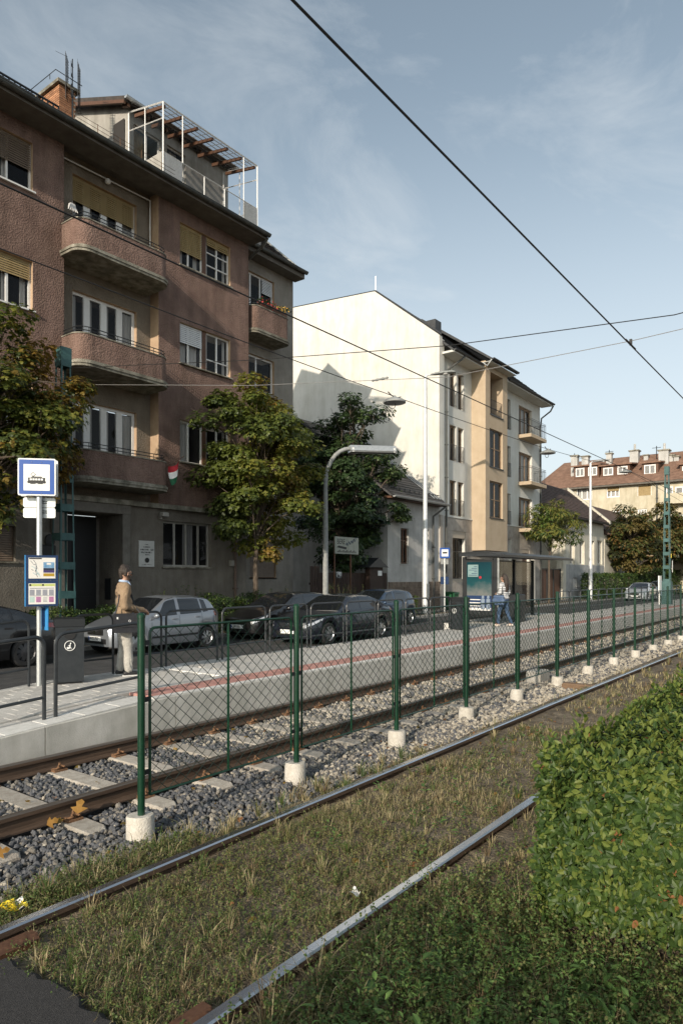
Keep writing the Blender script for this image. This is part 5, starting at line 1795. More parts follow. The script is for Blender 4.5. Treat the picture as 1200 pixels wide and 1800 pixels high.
def leaves(P, N, S, shape, T=None, roll=None):
    """P points, N leaf normals, S sizes; T tip directions; returns vertices and triangles"""
    n = len(P)
    V, F = shape
    N = N / (np.linalg.norm(N, axis=1, keepdims=True) + 1e-9)
    if T is None:
        T = RNG.normal(0, 1, (n, 3))
    T = T - N * (T * N).sum(1, keepdims=True)
    T = T / (np.linalg.norm(T, axis=1, keepdims=True) + 1e-9)
    B = np.cross(T, N)
    Q = P[:, None, :] + S[:, None, None] * (V[None, :, 0:1] * B[:, None] + V[None, :, 1:2] * T[:, None] + V[None, :, 2:3] * N[:, None])
    FF = F[None] + (np.arange(n) * len(V))[:, None, None]
    return Q.reshape(-1, 3), FF.reshape(-1, 3)

def tree(name, label, base, trunk_h, r0, cc, cr, nclump, nleaf, leaf, mats, shape, weights, lean=(0, 0), clump=.55, group=None, seed=1, shell=.55, flat=.55, hang=.45, sub=1, tint=None, low=-1.0):
    """trunk and limbs reach every clump of leaves; clumps sit unevenly towards the outside of the crown so that gaps stay open"""
    g = np.random.default_rng(seed)
    t = thing(name, label, 'tree', base, group)
    bx, by, bz = base
    cc = np.array(cc, float); cr = np.array(cr, float)
    C = []
    tries = 0
    while len(C) < nclump and tries < 20000:
        tries += 1
        d = g.normal(0, 1, 3); d /= np.linalg.norm(d)
        if d[2] < low and g.uniform() < .9:
            continue
        lump = 1 + .16 * math.sin(3.1 * d[0] + 2.3 * d[2] + seed) + .13 * math.sin(5.3 * d[1] - 4.1 * d[2] + seed * 2) + .10 * math.sin(7.1 * d[0] * d[2] * 2 + seed)
        r = g.uniform(shell, 1.0) ** .7 * lump
        p = cc + d * cr * r
        if all(np.linalg.norm((p - q) / cr) > .17 for q in C) or tries > 8000:
            C.append(p)
    C = np.array(C)
    top = Vector((bx + lean[0], by + lean[1], bz + trunk_h))
    b = MB()
    cz = float(cc[2] + cr[2] * .55)
    tp = [Vector((bx, by, bz - .15)), Vector((bx + lean[0] * .3 + .02, by + lean[1] * .3, bz + trunk_h * .5)), top, Vector((cc[0], cc[1], (top.z + cz) / 2)), Vector((cc[0] + .1, cc[1], cz))]
    b.tube(tp, [r0 * 1.25, r0, r0 * .8, r0 * .45, r0 * .12], 9)
    for p in C:
        f = g.uniform(.1, .9)
        s = top.lerp(tp[4], max(0, min(.85, f * (p[2] - top.z) / max(.1, cz - top.z))))
        e = Vector(p)
        m = s.lerp(e, .5) + Vector((g.normal(0, .12), g.normal(0, .12), g.uniform(.0, .3)))
        L = (e - s).length
        rr = r0 * .30 * min(1, L / 2.2)
        b.tube([s, m, e], [rr, rr * .6, rr * .22], 5)
        for q in range(3):
            e2 = e + Vector((g.normal(0, clump * .6), g.normal(0, clump * .6), g.normal(0, clump * .3)))
            b.tube([m.lerp(e, .5), e2], [rr * .32, rr * .1], 3)
    b.build('trunk', M['bark'], t, smooth=True)
    # leaves
    ci = g.integers(0, len(C), nleaf)
    off = g.normal(0, 1, (nleaf, 3)); off /= np.linalg.norm(off, axis=1, keepdims=True)
    rad = g.uniform(.25, 1.0, (nleaf, 1)) ** .6
    csz = g.uniform(.6, 1.3, len(C))[ci][:, None]
    P = C[ci] + off * rad * clump * csz * np.array([1, 1, flat])
    out = (C - cc) / cr
    N = off * .5 + np.array([0, 0, .9]) + out[ci] * .35 + g.normal(0, .35, (nleaf, 3))
    T = off * np.array([1, 1, .3]) + np.array([0, 0, -hang]) + g.normal(0, .4, (nleaf, 3))
    S = leaf * g.uniform(.6, 1.25, nleaf)
    V, F = leaves(P, N, S, shape, T)
    # colour runs through the crown in patches
    ph = np.sin(P[:, 0] * 1.7 + seed) + np.sin(P[:, 2] * 1.9 + 2 * seed) + np.sin(P[:, 1] * 1.3 - P[:, 0] * .8) + g.normal(0, .75, nleaf)
    if tint is not None:
        ph = ph + tint(P)
    qs = np.quantile(ph, np.cumsum(weights)[:-1] / np.sum(weights))
    mi = np.searchsorted(qs, ph)
    o = np_mesh('crown', V, F, mats, t, np.repeat(mi, len(shape[1])))
    return t

KLAB = 'street trees'
tree('maple_tree', 'dark maple with brown tinged crown behind the tram stop pole', (7.55, 17.2, .06), 2.5, .13, (8.2, 17.2, 5.75), (2.45, 1.75, 2.8), 88, 19000, .145, LG[:], MAPLE, [.34, .20, .28, .14, .04], seed=3, clump=.6, shell=.3)
tree('maple_tree', 'yellow green maple in front of the pink house windows', (17.7, 17.25, .06), 2.3, .10, (17.9, 17.2, 6.1), (2.6, 1.75, 3.15), 90, 21000, .155, [LG[2], LG[0], LG[1], LG[3], LG[4]], MAPLE, [.10, .34, .42, .11, .03], seed=8, clump=.58, shell=.35,
     tint=lambda P: .55 * (P[:, 0] - 17.9))
tree('linden_tree', 'dark green tree in the garden beside the grey house', (27.1, 20.3, .1), 2.4, .2, (27.4, 20.3, 6.6), (2.75, 2.4, 4.7), 105, 25000, .165, L_DARK, MAPLE, [.45, .33, .22], seed=5, clump=.66, shell=.3)
tree('walnut_tree', 'slender light green young tree behind the tram shelter', (47.3, 17.4, .06), 3.0, .075, (47.5, 17.3, 5.4), (2.25, 1.7, 2.05), 50, 5200, .30, L_WAL, LANCE, [.3, .5, .2][:3], seed=6, clump=.55, shell=.2, hang=.7, low=-.6)
tree('chestnut_tree', 'brown leaved chestnut behind the white car', (69.3, 17.6, .06), 2.2, .16, (69.5, 17.5, 5.5), (3.0, 2.5, 3.1), 75, 11000, .34, L_CHE, OVAL, [.3, .4, .12, .18], seed=9, clump=.85, shell=.3)
tree('chestnut_tree', 'brown leaved chestnut behind the green lattice mast', (80.5, 17.6, .06), 2.2, .16, (80.5, 17.3, 5.9), (3.4, 2.9, 3.6), 75, 11000, .40, L_CHE, OVAL, [.3, .4, .12, .18], seed=12, clump=.95, shell=.3)
tree('chestnut_tree', 'big dark chestnut at the right edge of the street', (82, 12.6, .06), 2.4, .2, (82, 12.0, 6.0), (3.6, 3.3, 3.8), 75, 11000, .40, L_CHE, OVAL, [.2, .4, .15, .25], seed=15, clump=1.0, shell=.3)

def hedge(name, label, x0, x1, y0, y1, z0, z1, n, leaf, mats, weights, shape=OVAL, wild=.1, core=.25, group=None, cat='hedge', stems=True):
    t = thing(name, label, cat, ((x0 + x1) / 2, (y0 + y1) / 2, z0), group)
    if stems:
        b = MB()
        k = 0
        x = x0 + .15
        while x < x1:
            yy = (y0 + y1) / 2 + random.uniform(-.12, .12)
            b.tube([(x, yy, z0 - .1), (x + random.uniform(-.1, .1), yy + random.uniform(-.15, .15), z0 + (z1 - z0) * .5), (x + random.uniform(-.2, .2), yy + random.uniform(-.2, .2), z1 - .1)], [.018, .014, .006], 5)
            x += .28
        b.build('stems', M['bark'], t)
    A = [(x1 - x0) * (y1 - y0), (x1 - x0) * (z1 - z0), (y1 - y0) * (z1 - z0)]
    tot = A[0] + A[1] * 2 + A[2] * 2
    f = RNG.choice(5, n, p=np.array([A[0], A[1], A[1], A[2], A[2]]) / tot)
    u, v = RNG.uniform(0, 1, n), RNG.uniform(0, 1, n)
    P = np.zeros((n, 3)); N = np.zeros((n, 3))
    def put(k, x, y, z, nn):
        s = f == k
        P[s] = np.stack([np.broadcast_to(x, n)[s], np.broadcast_to(y, n)[s], np.broadcast_to(z, n)[s]], -1)
        N[s] = nn
    put(0, x0 + u * (x1 - x0), y0 + v * (y1 - y0), z1, (0, 0, 1))
    put(1, x0 + u * (x1 - x0), y0, z0 + v * (z1 - z0), (0, -1, .15))
    put(2, x0 + u * (x1 - x0), y1, z0 + v * (z1 - z0), (0, 1, .15))
    put(3, x0, y0 + u * (y1 - y0), z0 + v * (z1 - z0), (-1, 0, .15))
    put(4, x1, y0 + u * (y1 - y0), z0 + v * (z1 - z0), (1, 0, .15))
    lump = wild * (np.sin(P[:, 0] * 3.3) + np.sin(P[:, 0] * 7.7 + P[:, 1] * 5) * .6 + np.sin(P[:, 2] * 6 + P[:, 0] * 2.1) * .5)
    P = P + N * lump[:, None] - N * (np.abs(RNG.normal(0, core * .45, (n, 1))))
    P[:, 2] = np.maximum(P[:, 2], z0)
    N2 = N + RNG.normal(0, .45, (n, 3)) + np.array([0, 0, .3])
    T = RNG.normal(0, .6, (n, 3)) + np.array([0, 0, .25]) + N * .4
    S = leaf * RNG.uniform(.6, 1.3, n)
    V, F = leaves(P, N2, S, shape, T)
    ph = np.sin(P[:, 0] * 2.7) + np.sin(P[:, 2] * 5 + P[:, 0]) + RNG.normal(0, 1.0, n)
    qs = np.quantile(ph, np.cumsum(weights)[:-1] / np.sum(weights))
    mi = np.searchsorted(qs, ph)
    np_mesh('foliage', V, F, mats, t, np.repeat(mi, len(shape[1])), kind='stuff')
    return t
hedge('hedge', 'low leafy hedge behind the tram stop pole and silver car', 4.5, 13.2, 16.95, 17.7, .06, 1.05, 15000, .075, L_HED, [.45, .35, .2], wild=.09)
hedge('hedge', 'shaggy green hedge between the silver and black cars', 13.3, 19.6, 16.95, 17.7, .06, 1.25, 13000, .08, L_HED, [.45, .3, .25], wild=.10)
hedge('hedge', 'straggly shrubs in front of the dark wooden fence', 20.4, 28.5, 16.95, 17.7, .06, 1.0, 9000, .09, L_HED, [.35, .4, .25], wild=.16)
hedge('hedge', 'tall clipped green hedge behind the white car', 57, 74, 16.9, 18.3, .06, 2.15, 13000, .16, L_HED, [.5, .3, .2], wild=.08)
hedge('hedge', 'dark hedge under the chestnut trees at the right', 74.2, 100, 16.0, 17.5, .06, 2.6, 9000, .22, L_HED, [.3, .6, .1], wild=.12)
# loose shoots rising out of the verge shrubs
def shoots(label, x0, x1, y, z, n, h, mats):
    t = thing('shrub', label, 'shrub', ((x0 + x1) / 2, y, .06))
    b = MB(); Ps, Ns = [], []
    for k in range(n):
        x, yy = random.uniform(x0, x1), y + random.uniform(-.3, .3)
        hh = h * random.uniform(.6, 1.1)
        dx, dy = random.uniform(-.25, .25), random.uniform(-.2, .2)
        pts = [Vector((x, yy, .05)), Vector((x + dx * .5, yy + dy * .5, z + hh * .5)), Vector((x + dx * 1.3, yy + dy, z + hh))]
        b.tube(pts, [.012, .008, .003], 4)
        for q in range(26):
            f = random.uniform(.35, 1.0)
            p = pts[1].lerp(pts[2], (f - .5) * 2) if f > .5 else pts[0].lerp(pts[1], f * 2)
            Ps.append(p); Ns.append((random.gauss(0, .5), random.gauss(0, .5), .8))
    b.build('stems', M['bark'], t)
    V, F = leaves(np.array([p[:] for p in Ps]), np.array(Ns), .085 * RNG.uniform(.6, 1.2, len(Ps)), LANCE)
    np_mesh('foliage', V, F, mats, t, np.repeat(RNG.integers(0, len(mats), len(Ps)), 4), kind='stuff')
shoots('wispy shrub shoots rising from the hedge below the ground floor window', 13.4, 15.6, 17.5, .9, 16, .75, L_HED)
shoots('wispy shrub shoots beside the young maple trunk', 18.4, 20.2, 17.5, .7, 12, .8, L_HED)
shoots('flowering shrub shoots by the dark fence and grey lamp post', 21.5, 24.5, 17.6, .6, 26, 1.0, [L_HED[0], L_HED[1], L_HED[2]])
shoots('yellow green shrub in front of the roofed gate post', 25.5, 28, 17.8, .6, 20, .8, [L_HED[2], L_HED[0], L_WAL[1]])

# ================================================================ the clipped hedge in the foreground
HX, HY1, HY0, HZ1, HZ0 = 3.70, 1.52, -1.1, .96, -.09
fh = thing('hedge', 'big clipped laurel hedge beside the nearest rail', 'hedge', (HX, .2, HZ0))
b = MB()
for k in range(150):
    x, y = random.uniform(HX + .35, 14), random.uniform(HY0, HY1 - .38)
    if k < 40:
        x = HX + random.uniform(.32, .7)
    e = Vector((x + random.uniform(-.1, .15), y + random.uniform(-.12, .08), HZ1 - .12))
    b.tube([(x, y, HZ0 - .05), (x + random.uniform(-.1, .1), y + random.uniform(-.1, .1), .35), e], [.016, .012, .005], 5)
b.build('stems', M['bark'], fh)
# inner mass so that no daylight falls through
P, N, S, Tp = [], [], [], []
def surf(n, f, nn, size, spread, up=.0):
    u, v = RNG.uniform(0, 1, n), RNG.uniform(0, 1, n)
    p = f(u, v)
    nn = np.broadcast_to(np.array(nn, float), (n, 3))
    depth = np.abs(RNG.normal(0, spread, (n, 1)))
    wob = (.045 * np.sin(p[:, 1:2] * 6.1 + p[:, 2:3] * 3) + .04 * np.sin(p[:, 2:3] * 9 + p[:, 1:2] * 4) + .035 * np.sin(p[:, 0:1] * 5.0 + p[:, 1:2] * 7))
    p = p + nn * (wob - depth)
    P.append(p)
    N.append(nn + RNG.normal(0, .62, (n, 3)) + np.array([0, 0, .3]))
    Tp.append(RNG.normal(0, .55, (n, 3)) + np.array([0, 0, up]) + nn * .35)
    S.append(size * RNG.uniform(.65, 1.25, n))
one = lambda u, c: np.full_like(u, c)
# rounded front-left shoulder: the corner is pulled in
def front(u, v):
    y = HY0 + u * (HY1 - HY0)
    low = .42 + .12 * np.sin(y * 5)           # the hedge is open and thin near the ground
    z = HZ0 + .14 + v * (HZ1 - HZ0 - .14)
    x = HX + .12 * np.clip((.40 - (HY1 - y)) / .40, 0, 1) ** 2 + .22 * np.clip((z - .65) / .35, 0, 1) ** 2 + .10 * np.clip((.35 - z) / .4, 0, 1)
    return np.stack([x, y, z], -1)
surf(18500, front, (-1, 0, .1), .049, .075, .15)
def top_near(u, v):
    x = HX + .12 + u * 3.2
    y = HY0 + v * (HY1 - .12 - HY0)
    return np.stack([x, y, HZ1 - .03 - .10 * np.clip((y - 1.1) / .3, 0, 1) ** 2 - .12 * np.clip((.25 - (x - HX)) / .25, 0, 1) + .02 * np.sin(x * 4)], -1)
surf(16500, top_near, (0, 0, 1), .051, .065, .9)
def side_near(u, v):
    x = HX + u * 3.4
    z = HZ0 + .1 + v * (HZ1 - HZ0 - .1)
    return np.stack([x, HY1 - .16 * np.clip((z - .7) / .3, 0, 1) ** 2 - .14 * np.clip((HX + .3 - x) / .3, 0, 1) ** 2, z], -1)
surf(10500, side_near, (0, 1, .1), .048, .065, .2)
def top_mid(u, v):
    return np.stack([HX + 3.3 + u * 6, HY0 + v * (HY1 - .14 - HY0), one(u, HZ1 - .03) + .03 * np.sin(u * 30)], -1)
surf(9000, top_mid, (0, 0, 1), .085, .06, .8)
def top_far(u, v):
    return np.stack([HX + 9.2 + u * 22, HY0 + v * (HY1 - .14 - HY0), one(u, HZ1 - .05) + .04 * np.sin(u * 60)], -1)
surf(5000, top_far, (0, 0, 1), .17, .06, .6)
def side_far(u, v):
    return np.stack([HX + 3.2 + u * 22, one(u, HY1 - .14), HZ0 + .1 + v * (HZ1 - HZ0 - .1)], -1)
surf(7000, side_far, (0, 1, .1), .12, .06, .3)
# interior leaves
ni = 5000
P.append(np.stack([RNG.uniform(HX + .1, HX + 3, ni), RNG.uniform(HY0, HY1 - .1, ni), RNG.uniform(.15, HZ1 - .1, ni)], -1))
N.append(RNG.normal(0, 1, (ni, 3))); Tp.append(RNG.normal(0, 1, (ni, 3))); S.append(.06 * RNG.uniform(.8, 1.3, ni))
# upright shoots breaking the clipped outline
for k in range(420):
    x, y = HX + .1 + 5.5 * RNG.uniform() ** 1.5, RNG.uniform(HY0, HY1)
    h = RNG.uniform(.05, .20)
    m = 7
    tt = np.linspace(.1, 1, m)
    P.append(np.stack([x + RNG.normal(0, .01, m), y + RNG.normal(0, .01, m), HZ1 - .06 + h * tt], -1))
    a = RNG.uniform(0, 6.28, m)
    N.append(np.stack([np.cos(a), np.sin(a), np.full(m, .7)], -1)); Tp.append(np.stack([np.cos(a) * .7, np.sin(a) * .7, np.full(m, .9)], -1)); S.append(np.full(m, .05) * RNG.uniform(.7, 1.2, m))
P, N, S, Tp = np.concatenate(P), np.concatenate(N), np.concatenate(S), np.concatenate(Tp)
n = len(P)
top_lit = np.clip((P[:, 2] - .78) / .25, 0, 1)
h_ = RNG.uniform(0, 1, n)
mi = np.where(h_ < .52 - .38 * top_lit, 1, np.where(h_ > .83 - .42 * top_lit, 2, 0))  # leaf mix brightens upwards, painting the sunlit top into the colour
mi = np.where(RNG.uniform(0, 1, n) > .992, 3, mi)
for cx, cy, cz, rr in ((3.75, .74, .33, .06), (3.78, .5, .20, .06), (3.72, .2, .3, .045), (3.7, 1.0, .62, .03), (3.8, .35, .12, .09)):
    mi = np.where((np.linalg.norm(P - np.array([cx, cy, cz]), axis=1) < rr) & (RNG.uniform(0, 1, n) < .75), 3, mi)
dep = P[:, 0] * .7978 + P[:, 1] * .603
rgt = P[:, 0] * .603 - P[:, 1] * .7978
vis = (rgt / dep < .5) & (rgt / dep > .1) & (P[:, 2] > .0) & ((P[:, 0] < HX - .0) | (P[:, 2] > .96)) & ((CAM_H - P[:, 2]) / dep < .62)
score = np.where(vis, S / dep * RNG.uniform(.7, 1, n), 0)
big = np.argsort(-score)[:300]
mask = np.ones(n, bool); mask[big] = False
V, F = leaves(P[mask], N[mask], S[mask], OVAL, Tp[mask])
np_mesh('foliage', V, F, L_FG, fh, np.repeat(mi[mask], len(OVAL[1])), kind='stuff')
lp = [np_mesh('leaf', OVAL[0], OVAL[1], mm) for mm in L_FG]
o_ = OFF[fh.name]
for i in big:
    nn = Vector(N[i]).normalized()
    tt = Vector(Tp[i]); tt = (tt - nn * tt.dot(nn)).normalized()
    bb = tt.cross(nn)
    c = lp[mi[i]].copy()
    Mx = Matrix(((bb.x, tt.x, nn.x), (bb.y, tt.y, nn.y), (bb.z, tt.z, nn.z))).to_4x4()
    c.parent = fh
    c.matrix_local = Matrix.Translation(Vector(P[i]) - o_) @ Mx @ Matrix.Scale(float(S[i]), 4)
    COL.objects.link(c)
for o in lp:
    bpy.data.objects.remove(o)

# ================================================================ grass and weeds in the near track
G_M = [leafmat('grass_dry', (.34, .28, .155), (.45, .38, .22), .2, .7, .2), leafmat('grass_olive', (.13, .135, .05), (.18, .175, .065), .25, .6, .3), leafmat('grass_green', (.065, .105, .028), (.10, .15, .04), .25, .5, .3), leafmat('grass_brown', (.15, .105, .06), (.21, .155, .09), .15, .8, .2)]
def track_keep(x, y):
    """clear of both rail heads and of the asphalt path"""
    y2 = 2.31 - .00035 * np.clip(x - 2, 0, 30) ** 2
    y3 = 3.82 - .00035 * np.clip(x - 2, 0, 30) ** 2
    ok = (np.abs(y - y2) > .075) & (np.abs(y - y3) > .075)
    ok &= ~((x < 1.80 + .06 * np.sin(y * 7)) & (y > 2.2) & (y < 3.9))
    ok &= ~((x < 1.55 + .05 * np.sin(y * 9)) & (y <= 2.2))
    ok &= ~((x > HX + .15) & (y < HY1 - .1))
    return ok
def green_share(x, y):
    g = .5 + .5 * np.sin(x * 1.3 + 1.7 * np.sin(y * 1.9)) * np.sin(y * 2.1 + .6 * x)
    g = .45 * g + .36 * np.clip((4.6 - x) / 2.6, 0, 1)
    g = np.where(y < 2.2, g * .5 + .5, g)
    return np.clip(g, 0, 1)
def blades(n, x0, x1, y0, y1, h, w, thin=None):
    x, y = RNG.uniform(x0, x1, n), RNG.uniform(y0, y1, n)
    # tufts
    tx, ty = np.sin(x * 9.1 + 3 * np.sin(y * 4.3)), np.sin(y * 11.3 + 2 * np.sin(x * 5.7))
    big = np.sin(x * 1.9 + 2.1 * np.sin(y * 1.4 + .5)) * np.sin(y * 2.7 + 1.3 * np.sin(x * 1.1))
    ok = track_keep(x, y) & (RNG.uniform(0, 1, n) < np.clip(.62 + .4 * tx * ty + .45 * big, .05, 1))
    if thin is not None:
        ok &= RNG.uniform(0, 1, n) < thin(x, y)
    x, y = x[ok], y[ok]
    m = len(x)
    gs = green_share(x, y)
    patch = .55 + .45 * np.sin(x * 2.3 + y * 1.1) * np.sin(y * 3.1 - x * .7)
    H = h * RNG.uniform(.3, 1.3, m) ** 1.3 * (.35 + 1.15 * patch)
    near = np.minimum(np.abs(y - 2.31 + .00035 * np.clip(x - 2, 0, 30) ** 2), np.abs(y - 3.82 + .00035 * np.clip(x - 2, 0, 30) ** 2))
    H = np.where(near < .16, np.minimum(H, .075), H)
    a = RNG.uniform(0, 6.283, m)
    bend = RNG.uniform(.15, 1.0, m) ** .7 * H * np.where(RNG.uniform(0, 1, m) < .35, 1.9, 1.0)
    dx, dy = np.cos(a), np.sin(a)
    wx, wy = -dy * w * .5, dx * w * .5
    z0 = np.full(m, -.10)
    p = lambda ox, oy, oz: np.stack([x + ox, y + oy, z0 + oz], -1)
    V = np.stack([p(-wx, -wy, 0), p(wx, wy, 0), p(dx * bend * .35 + wx * .8, dy * bend * .35 + wy * .8, H * .6), p(dx * bend * .35 - wx * .8, dy * bend * .35 - wy * .8, H * .6), p(dx * bend, dy * bend, H * np.maximum(.12, 1 - .42 * bend / H))], 1)
    F = np.array([[0, 1, 2], [0, 2, 3], [3, 2, 4]])[None] + (np.arange(m) * 5)[:, None, None]
    hh = RNG.uniform(0, 1, m)
    mi = np.where(hh < gs * .42, 2, np.where(hh < gs * .42 + .18, 1, np.where(hh < .80 - .05 * gs, 0, 3)))
    return V.reshape(-1, 3), F.reshape(-1, 3), np.repeat(mi, 3)
def merge(parts):
    V, F, mm, o = [], [], [], 0
    for v, f, m in parts:
        V.append(v); F.append(f + o); mm.append(m); o += len(v)
    return np.concatenate(V), np.concatenate(F), np.concatenate(mm)
soil_thin = lambda x, y: np.clip(1.15 - .06 * x + .3 * np.sin(x * 1.1 + y * 2), .3, 1)
def tufts(n, x0, x1, y0, y1, h, w, per=26):
    cx, cy = RNG.uniform(x0, x1, n), RNG.uniform(y0, y1, n)
    ok = track_keep(cx, cy)
    cx, cy = cx[ok], cy[ok]
    hs = RNG.uniform(.5, 1.3, len(cx)); kind = RNG.choice([0, 0, 1, 2, 3], len(cx))
    x = np.repeat(cx, per); y = np.repeat(cy, per); m = len(x)
    a = RNG.uniform(0, 6.283, m); r = RNG.uniform(0, .03, m)
    H = h * np.repeat(hs, per) * RNG.uniform(.5, 1.1, m); bend = H * RNG.uniform(.2, 1.1, m)
    dx, dy = np.cos(a), np.sin(a); x = x + dx * r; y = y + dy * r
    wx, wy = -dy * w * .5, dx * w * .5
    p = lambda ox, oy, oz: np.stack([x + ox, y + oy, -.10 + oz], -1)
    V = np.stack([p(-wx, -wy, 0 * H), p(wx, wy, 0 * H), p(dx * bend * .4 + wx, dy * bend * .4 + wy, H * .65), p(dx * bend * .4 - wx, dy * bend * .4 - wy, H * .65), p(dx * bend, dy * bend, H * .85)], 1)
    F = np.array([[0, 1, 2], [0, 2, 3], [3, 2, 4]])[None] + (np.arange(m) * 5)[:, None, None]
    mi = np.where(RNG.uniform(0, 1, m) < .75, np.repeat(kind, per), RNG.integers(0, 4, m))
    return V.reshape(-1, 3), F.reshape(-1, 3), np.repeat(mi, 3)
gr = merge([tufts(230, 1.8, 6, 1.6, 3.9, .125, .0042), tufts(230, 6, 16, 1.3, 3.9, .15, .007, 22), tufts(160, 16, 40, 1.2, 3.7, .28, .014, 16), tufts(90, 1.5, 4, 1.3, 2.2, .22, .0045), tufts(60, 2.2, 7, 3.9, 4.2, .17, .005), blades(70000, 1.55, 6, 1.2, 4.02, .075, .0040, soil_thin), blades(26000, 1.4, 4.2, -.6, 2.22, .13, .005), blades(36000, 6, 13, 1.2, 4.0, .075, .0065, soil_thin), blades(20000, 13, 34, 1.2, 3.9, .10, .013, soil_thin),
            blades(9000, 34, 70, -4, 3.9, .2, .03), blades(12000, 1.3, 5.4, 3.9, 4.45, .10, .0045, lambda x, y: np.clip(1.2 - .36 * (x - 1.3), .06, 1) * np.clip(1.2 - (y - 3.9) * 1.6, 0, 1)),
            blades(3500, 5, 16, 3.88, 4.1, .10, .006, lambda x, y: .35 + 0 * x)])
gg = tag(np_mesh('grass', gr[0], gr[1], G_M, None, gr[2], 'stuff'), 'rough dry and green grass growing between the rails', 'grass')
# knotgrass: thin branching stems set with tiny leaves
W_M = [leafmat('weed_leaf', (.075, .12, .032), (.11, .165, .045), .25, .5, .3), leafmat('weed_leaf_olive', (.15, .155, .055), (.20, .195, .075), .25, .6, .3), leafmat('weed_stem', (.15, .10, .05), (.20, .14, .07), .05, .7, .2)]
def knot(n, x0, x1, y0, y1, h, leafs, ls, keep=track_keep):
    x, y = RNG.uniform(x0, x1, n), RNG.uniform(y0, y1, n)
    ok = keep(x, y)
    x, y = x[ok], y[ok]
    m = len(x)
    a = RNG.uniform(0, 6.283, m); H = h * RNG.uniform(.5, 1.3, m); ln = H * RNG.uniform(.2, 1.1, m)
    d = np.stack([np.cos(a) * ln, np.sin(a) * ln, H], -1)
    base = np.stack([x, y, np.full(m, -.10)], -1)
    side = np.stack([-np.sin(a), np.cos(a), np.zeros(m)], -1) * .0016
    V1 = np.stack([base - side, base + side, base + d], 1)
    F1 = np.arange(m * 3).reshape(m, 3)
    t = RNG.uniform(.2, 1.0, (m, leafs))
    P = (base[:, None] + d[:, None] * t[..., None]).reshape(-1, 3)
    k = len(P)
    Nn = RNG.normal(0, .6, (k, 3)) + np.array([0, 0, .8])
    V2, F2 = leaves(P, Nn, ls * RNG.uniform(.6, 1.3, k), QUAD2)
    lm = (RNG.uniform(0, 1, k) > np.repeat(green_share(x, y), leafs) * .8 + .15).astype(int)
    return merge([(V1.reshape(-1, 3), F1, np.full(m, 2)), (V2, F2, np.repeat(lm, 2))])
kn = merge([knot(3000, 1.6, 4.6, 2.4, 3.72, .10, 11, .012), knot(3400, 1.4, 4.0, .2, 2.18, .22, 15, .018), knot(1500, 4.6, 9, 2.3, 3.6, .06, 8, .014), knot(1500, 1.3, 3.6, 3.92, 4.3, .09, 11, .013), knot(900, 4, 8, 1.4, 2.1, .12, 10, .016)])
tag(np_mesh('weeds', kn[0], kn[1], W_M, None, kn[2], 'stuff'), 'fine branching knotgrass weeds between the rails', 'weeds')
# broad-leaved weeds in front of the hedge
B_M = [leafmat('broad_weed', (.11, .20, .05), (.155, .25, .07), .25, .45, .35), leafmat('broad_weed_dark', (.05, .10, .03), (.075, .13, .035), .2, .5, .3)]
def rosette(n, x0, x1, y0, y1, h, ls, k):
    x, y = RNG.uniform(x0, x1, n), RNG.uniform(y0, y1, n)
    ok = track_keep(x, y)
    x, y = x[ok], y[ok]; m = len(x)
    t = np.tile(np.linspace(.15, 1, k), (m, 1)) * RNG.uniform(.5, 1.2, (m, 1))
    a = RNG.uniform(0, 6.28, (m, k))
    P = np.stack([x[:, None] + .01 * np.cos(a), y[:, None] + .01 * np.sin(a), -.1 + h * t], -1).reshape(-1, 3)
    a = a.ravel()
    Nn = np.stack([np.cos(a) * -.3, np.sin(a) * -.3, np.full(len(a), 1.0)], -1) + RNG.normal(0, .2, (len(a), 3))
    T = np.stack([np.cos(a), np.sin(a), np.full(len(a), .25)], -1)
    V, F = leaves(P, Nn, ls * RNG.uniform(.6, 1.3, len(a)), LANCE if ls < .05 else OVAL, T)
    nf = len((LANCE if ls < .05 else OVAL)[1])
    mm = np.repeat((RNG.uniform(0, 1, len(a)) > .65).astype(int), nf)
    return V, F, mm
bw_ = merge([rosette(520, 1.5, 3.5, .3, 1.9, .24, .034, 18), rosette(70, 1.7, 3.4, .5, 1.8, .26, .052, 10), rosette(160, 2.5, 3.9, 0, 1.5, .14, .045, 9), rosette(60, 4, 9, 2.4, 3.7, .1, .05, 7)])
tag(np_mesh('weeds', bw_[0], bw_[1], B_M, None, bw_[2], 'stuff'), 'broad leaved green weeds in front of the laurel hedge', 'weeds')
